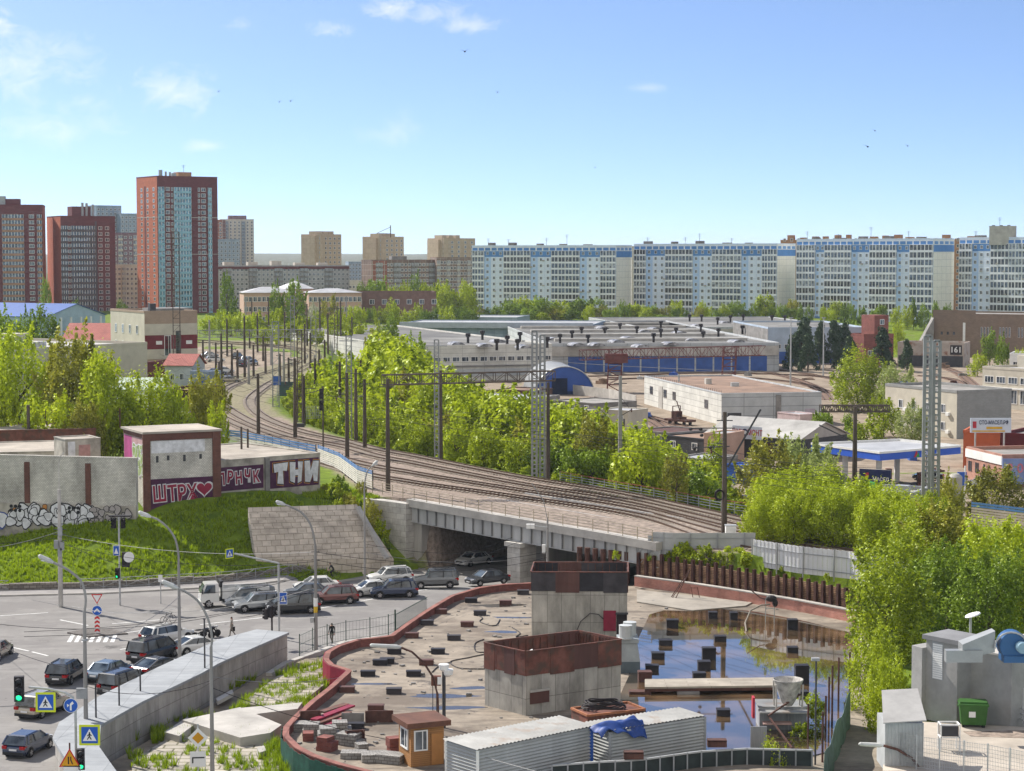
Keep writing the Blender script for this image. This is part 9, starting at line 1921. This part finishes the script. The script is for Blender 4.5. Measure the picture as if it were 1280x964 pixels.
p=Vector((xat(1170,112,3),112,1));t=thing('street_lamp','brown arched lamp over the yard fence, head pointing to the pond','street lamp',p);pts=[V(x,y,p.y)for x,y in[(1160,985),(1152,964),(1140,948),(1122,937),(1104,932)]];m=MB();m.tube([Vector((pts[0].x,p.y,-2))]+pts,.075,8);m.build('pole',rustm,t);e=pts[-1];m=MB();m.tube([e+Vector((.05,0,0)),e+Vector((-.2,0,.02)),e+Vector((-1.3,0,.08)),e+Vector((-1.4,0,.08))],[.05,.14,.12,.05],8);m.build('lamp_head',MATS['lamp_grey'],t)
p=Vector((xat(1213,133,8),133,3));t=thing('roof_lamp','white disc lamp on a short mast behind the plant house','lamp',p);z=zat(770,p.y);m=MB();m.tube([(p.x,p.y,3),(p.x,p.y,z)],.09,8);m.build('mast',steel,t);m=MB();m.lathe([(.05,-.06),(.55,0),(.5,.07),(.1,.12)],(0,0,0),16);m.xf(Matrix.Translation((p.x+.15,p.y,z+.05))@Matrix.Rotation(-.3,4,'Y'));m.build('disc',white_pt,t)
s_y=M('sign_yellow_green',(.55,.62,.02),.5,.05);s_b=M('sign_blue',(.015,.09,.42),.5,.05);s_w=M('sign_face_white',(.7,.7,.7),.5,.03);s_r=M('sign_face_red',(.5,.02,.02),.5,.04);s_k=M('sign_face_black',(.015,.015,.015),.5);s_a=M('sign_amber',(.62,.30,.01),.5);bkm=M('sign_back',(.36,.37,.38),.5,.08)
class Sign:
 """flat sign plate whose face looks along -y after rotation rz"""
 def __init__(s,t,c,rz=0.0):s.t,s.X=t,Matrix.Translation(c)@Matrix.Rotation(rz,4,'Z')
 def poly(s,pts,y,mat,nm='sign_face',th=.012):
  m=MB();n=len(pts);m.v+=[(x,y,z)for x,z in pts]+[(x,y+th,z)for x,z in pts];ar_=sum(pts[i][0]*pts[(i+1)%n][1]-pts[(i+1)%n][0]*pts[i][1]for i in range(n));o=list(range(n))if ar_>0 else list(range(n-1,-1,-1))
  m.f.append(tuple(o));m.m.append(0);m.f.append(tuple(i+n for i in reversed(o)));m.m.append(0)
  for i in range(n):j=(i+1)%n;m.f.append((i,j,j+n,i+n));m.m.append(0)
  m.xf(s.X);return m.build(nm,mat,s.t)
 def rect(s,w_,h_,y,mat,nm='sign_face',ox=0,oz=0):return s.poly([(ox-w_/2,oz-h_/2),(ox+w_/2,oz-h_/2),(ox+w_/2,oz+h_/2),(ox-w_/2,oz+h_/2)],y,mat,nm)
 def disc(s,r,y,mat,nm='sign_face',n=20):return s.poly([(r*math.cos(2*math.pi*i/n),r*math.sin(2*math.pi*i/n))for i in range(n)],y,mat,nm)
 def crossing(s,k=1.0,border=True):
  if border:s.rect(1.15*k,1.15*k,0,s_y,'border')
  s.rect(.9*k,.9*k,-.014,s_b);s.poly([(-.38*k,-.32*k),(.38*k,-.32*k),(0,.36*k)],-.028,s_w,'triangle')
  P_=[(.0,.12,.05,.06),];s.poly([(-.035*k,.1*k),(.035*k,.1*k),(.035*k,.17*k),(-.035*k,.17*k)],-.042,s_k,'figure_head')
  for a,b_ in(((0,.1),(-.01,-.06)),((-.01,-.06),(-.12,-.24)),((-.01,-.06),(.1,-.24)),((0,.06),(-.12,-.04)),((0,.06),(.11,-.03))):
   d=Vector(b_)-Vector(a);n_=Vector((-d.y,d.x)).normalized()*.028;A_,B_=Vector(a),Vector(b_);s.poly([tuple((A_-n_)*k),tuple((B_-n_)*k),tuple((B_+n_)*k),tuple((A_+n_)*k)],-.042,s_k,'figure')
def siglight(t,c,rz,n=3,lit=2,k=1.0,back=False):
 X=Matrix.Translation(c)@Matrix.Rotation(rz,4,'Z');m=MB();m.box(-.19*k,-.14*k,-.5*k,.19*k,.14*k,.5*k);m.xf(X);m.build('signal_head',black_st,t)
 for i in range(n):
  z=(.32-.32*i)*k;m=MB();m.tube([(0,-.14*k,z),(0,-.36*k,z)],.13*k,12,cap=False);m.xf(X);m.build('hood',black_st,t)
  on=i==lit;m=MB();m.lathe([(.115*k,-.17*k),(.115*k,-.15*k)],(0,0,z),14,axis='y');m.xf(X);mt=MLIT if on else M('lens_dark',(.04,.03,.03),.3);m.build('lens',mt,t)
MLIT=bpy.data.materials.new('lens_green_lit');MLIT.use_nodes=True;b_=MLIT.node_tree.nodes['Principled BSDF'];b_.inputs['Base Color'].default_value=(.0,.25,.08,1);b_.inputs['Emission Color'].default_value=(.02,1,.35,1);b_.inputs['Emission Strength'].default_value=1.1
D_=114.0
p=Vector((xat(96,D_,1),D_,0));t=thing('signal_post','post holding a traffic light over the near lane and two yellow crossing signs','traffic light',p);zt=zat(868,D_);m=MB();m.tube([(p.x,p.y,-1),(p.x,p.y,zt-.6),(p.x-.15,p.y,zt-.15),(p.x-.6,p.y,zt+.1),V(60,861,D_),V(36,859,D_)],.075,8);m.build('pole',steel,t)
siglight(t,V(24,861,D_-.3),.15,k=1.45);siglight(t,V(101,949,D_-.5),.2,k=1.2)
Sign(t,V(57,878,D_-.4),0).crossing(1.0);Sign(t,V(112,919,D_-.4),0).crossing(1.05)
s=Sign(t,V(88.5,882,D_-.1),0);s.disc(.42,0,s_w);s.disc(.39,-.014,s_b);s.poly([(-.05,-.28),(.05,-.28),(.05,.02),(.18,.12),(.1,.25),(-.05,.1)],-.028,s_w,'arrow');s.poly([(-.2,-.1),(-.08,.02),(-.22,.1)],-.028,s_w,'arrow')
s=Sign(t,V(87,948,D_-.8),0);s.poly([(-.62,-.5),(.62,-.5),(0,.58)],0,s_r,'border');s.poly([(-.50,-.43),(.50,-.43),(0,.44)],-.014,s_a,'sign_face');s.poly([(-.1,-.34),(-.03,-.34),(-.03,.1),(-.1,.1)],-.028,s_k,'mark');s.poly([(.14,-.34),(.2,-.34),(.1,-.08),(.1,.1),(.04,.1),(.04,-.1)],-.028,s_k,'mark')
s=Sign(t,V(90,962,D_-.8),0);s.rect(1.0,.45,0,s_w)
m=MB();m.tube([(V(87,960,D_-.7).x,D_-.7,-1),(V(87,930,D_-.7).x,D_-.7,V(87,925,D_).z)],.05,6);m.build('sign_post',rustm,t)
p=Vector((xat(248,121,1),121,-.5));t=thing('priority_sign','amber and white diamond sign above a white plate on the weedy terrace','road sign',p);m=MB();m.tube([(p.x,p.y,-1),(p.x,p.y,zat(905,121))],.05,6);m.build('post',steel,t);s=Sign(t,V(247.5,922.5,120.8),.1);s.poly([(-.62,0),(0,-.62),(.62,0),(0,.62)],0,s_w,'border');s.poly([(-.36,0),(0,-.36),(.36,0),(0,.36)],-.014,s_a);s=Sign(t,V(247.5,949,120.8),.1);s.rect(.95,.95,0,s_w,'plate');s.poly([(-.36,-.25),(-.28,-.25),(-.28,.05),(.4,.05),(.4,.13),(-.36,.13)],-.014,s_k,'mark')
p=W(122,792,.1);t=thing('traffic_island_sign','traffic island post with white triangle, blue disc and striped red board','road sign',p);m=MB();m.tube([(p.x,p.y,0),(p.x,p.y,zat(742,p.y))],.05,6);m.build('post',steel,t);s=Sign(t,(p.x,p.y-.1,zat(748.5,p.y)),0);s.poly([(-.5,.42),(.5,.42),(0,-.45)],0,s_r,'border');s.poly([(-.36,.33),(.36,.33),(0,-.3)],-.014,s_w);s=Sign(t,(p.x,p.y-.1,zat(763,p.y)),0);s.disc(.45,0,s_w);s.disc(.41,-.014,s_b);s.poly([(-.3,-.1),(0,.2),(.3,-.1),(.2,-.18),(0,.04),(-.2,-.18)],-.028,s_w,'arrow')
s=Sign(t,(p.x,p.y-.1,zat(781,p.y)),0);s.rect(.45,1.45,0,s_w,'board')
for k in range(4):s.poly([(-.22,-.62+k*.36),(0,-.5+k*.36),(.22,-.62+k*.36),(.22,-.44+k*.36),(0,-.3+k*.36),(-.22,-.44+k*.36)],-.014,s_r,'stripe')
p=W(150,755,.14);t=thing('signal_post','traffic light post on the bank pavement with black heads and a round white backplate','traffic light',p);m=MB();m.tube([(p.x,p.y,0),(p.x,p.y,zat(646,p.y))],.09,8);m.build('pole',steel,t);D2=p.y
for dx in(-.45,.4):siglight(t,(p.x+dx,D2-.1,zat(654,D2)),-.5 if dx<0 else .6,k=.95,lit=9)
m=MB();m.box(p.x-.95,D2-.1,zat(646,D2),p.x+1.1,D2+.3,zat(646,D2)+.12);m.build('top_plate',black_st,t)
siglight(t,(p.x-.15,D2-.2,zat(716,D2)),-.2,k=.95);m=MB();m.box(p.x+.25,D2-.1,zat(697,D2)-.9,p.x+.95,D2+.2,zat(697,D2)+.5);m.build('signal_back',black_st,t);s=Sign(t,(p.x+.95,D2-.3,zat(696,D2)),.4);s.disc(.5,0,s_w,'backplate');s=Sign(t,(p.x-.25,D2-.2,zat(688,D2)),0);s.rect(.6,.95,0,s_w,'border');s.rect(.52,.87,-.014,s_b);s.poly([(-.2,-.3),(.2,-.3),(0,.25)],-.028,s_w,'triangle')
p=W(349,795,.25);t=thing('crossing_sign_post','galvanised post with a long arm holding a tilted yellow bordered crossing sign','road sign',p);D3=p.y;m=MB();m.tube([(p.x,D3,0),(p.x,D3,zat(704,D3))],.10,8);m.build('post',steel,t);m=MB();m.tube([(p.x,D3,zat(704,D3)),V(320,698,D3),V(293,692,D3)],.08,8);m.build('arm',steel,t);s=Sign(t,V(287,692,D3-.1),.75);s.crossing(.75);s=Sign(t,V(354,748,D3-.2),0);s.rect(.68,1.05,0,s_w,'border');s.rect(.6,.95,-.014,s_b);s.poly([(-.25,-.32),(.25,-.32),(0,.25)],-.028,s_w,'triangle');s.poly([(-.05,-.25),(.05,-.25),(.02,.12),(-.02,.12)],-.042,s_k,'figure')
p=W(340,790,.25);t=thing('signal_post','short post with two black signal heads turned away, beside the galvanised sign post','traffic light',p);m=MB();m.tube([(p.x,p.y,0),(p.x,p.y,zat(757,p.y))],.08,8);m.build('pole',black_st,t);siglight(t,(p.x-.1,p.y,zat(765,p.y)),2.4,k=1.0,lit=9);siglight(t,(p.x-.5,p.y+.1,zat(768,p.y)),-1.8,k=.9,lit=9)
p=W(201,753,.14);t=thing('sign_post','thin post with a small pale sign on the pavement before the grass bank','road sign',p);m=MB();m.tube([(p.x,p.y,0),(p.x,p.y,zat(719,p.y))],.05,6);m.build('post',steel,t);s=Sign(t,(p.x,p.y-.1,zat(723,p.y)),0);s.rect(.4,.7,0,s_w,'plate')
def pw_(px,py,D):return V(px,py,D)
P75=lambda y:V(75,y,W(76,757,.14).y);P108=lambda y:V(108,y,W(108,945,0).y);P225=lambda y:V(225,y,W(225,852,0).y);P265=lambda y:V(265.5,y,124);P395=lambda y:V(394,y,W(395,811,.3).y);P456=lambda y:V(456,y,W(456,722,-.2).y);P684=lambda y:V(684,y,198.5)
names=dict(a='utility pole on the bank',b='box carrying street lamp',c='lamp behind the capped wall',d='tallest street lamp',e='yellow banded lamp',f='slender lamp by the slope',g='floodlight pole by the bridge',h='view edge')
wires=[(P75(668),P395(690),.8,'utility pole on the bank','yellow banded lamp, upper'),(P75(680),P395(702),1.0,'utility pole on the bank','yellow banded lamp, lower'),(P75(672),V(-60,678,188),.3,'utility pole on the bank','verge beyond, upper'),(P75(664),V(-60,690,186),.4,'utility pole on the bank','verge beyond, lower'),(P395(690),P684(690),1.0,'yellow banded lamp','floodlight pole, upper'),(P395(700),P684(697),1.2,'yellow banded lamp','floodlight pole, lower'),(P108(800),P225(745),.7,'box carrying lamp','lamp behind the capped wall'),(P225(740),P395(715),.6,'lamp behind the capped wall','yellow banded lamp'),(P75(676),P225(722),.5,'utility pole on the bank','lamp behind the capped wall'),(P108(860),V(-60,880,120),.6,'box carrying lamp','near lane, upper'),(P108(840),V(-60,770,190),.8,'box carrying lamp','far verge'),(P265(850),P108(858),.7,'tallest street lamp','box carrying lamp'),(P265(846),V(430,846,150),.4,'tallest street lamp','round corner of the parapet'),(P265(860),V(550,935,131),.5,'tallest street lamp','site lamp'),(V(149,850,140),P225(800),.3,'post on the cap','lamp behind the capped wall'),(P395(735),V(40,750,175),1.6,'yellow banded lamp','middle of the junction, first contact line'),(P395(738),V(-40,775,165),1.8,'yellow banded lamp','middle of the junction, second contact line'),(P456(680),V(620,690,206),.5,'slender lamp by the slope','bridge pier, upper'),(P456(690),V(640,700,205),.6,'slender lamp by the slope','bridge pier, lower'),(V(30,790,170),V(640,672,200),2.0,'junction','bridge girder, first trolley line'),(V(30,796,168),V(652,676,199),2.2,'junction','bridge girder, second trolley line'),(P225(760),V(90,758,172),.5,'lamp behind the capped wall','crossing of the trolley lines')]
pale_w=M('pale_wire',(.22,.22,.22),.6)
for i,(a,b_,s_,n0,n1)in enumerate(wires):wire(a,b_,s_,f'thin cable from {n0} to {n1}',.02,pale_w if i%3==0 else None)
wire(V(600,945,118),V(860,1010,100),.1,'pale cable slanting across the long site cabin',.02,pale_w)
wire(V(690,452,470),V(1290,462,440),1.5,'long cable hung across the depot yard',.05,pale_w)
for i,(px,py,s_)in enumerate([(581,64,.5),(363,126,.35),(349,127,.3),(273,114,.3),(1085,183,.5),(1094,163,.35),(1135,182,.35),(744,209,.3),(622,115,.3)]):
 c=V(px,py,160);m=MB();a=s_
 m.v+=[(c.x-a,c.y,c.z+a*.35),(c.x,c.y-a*.15,c.z),(c.x+a*.9,c.y,c.z+a*.45),(c.x,c.y+a*.3,c.z-a*.02),(c.x,c.y+a*.6,c.z-.05)];m.f+=[(0,1,3),(1,2,3)];m.m+=[0,0];m.ball((c.x,c.y+.1,c.z-.03),a*.16,a*.4,a*.13,6,4);tag(m.build('bird',black_st),'small dark bird gliding in the open sky, one of the scattered flock','bird','birds scattered over the sky')
 # haze
m=MB();m.box(-9000,-30,-5,9000,15500,140);hz_=bpy.data.materials.new('haze');hz_.use_nodes=True;n=hz_.node_tree;n.nodes.clear();v=n.nodes.new('ShaderNodeVolumePrincipled');v.inputs['Color'].default_value=(.82,.90,1,1);v.inputs['Density'].default_value=.00005;v.inputs['Anisotropy'].default_value=.1;o=n.nodes.new('ShaderNodeOutputMaterial');n.links.new(v.outputs[0],o.inputs['Volume'])
tag(m.build('haze',hz_,uv=False),kind='stuff')
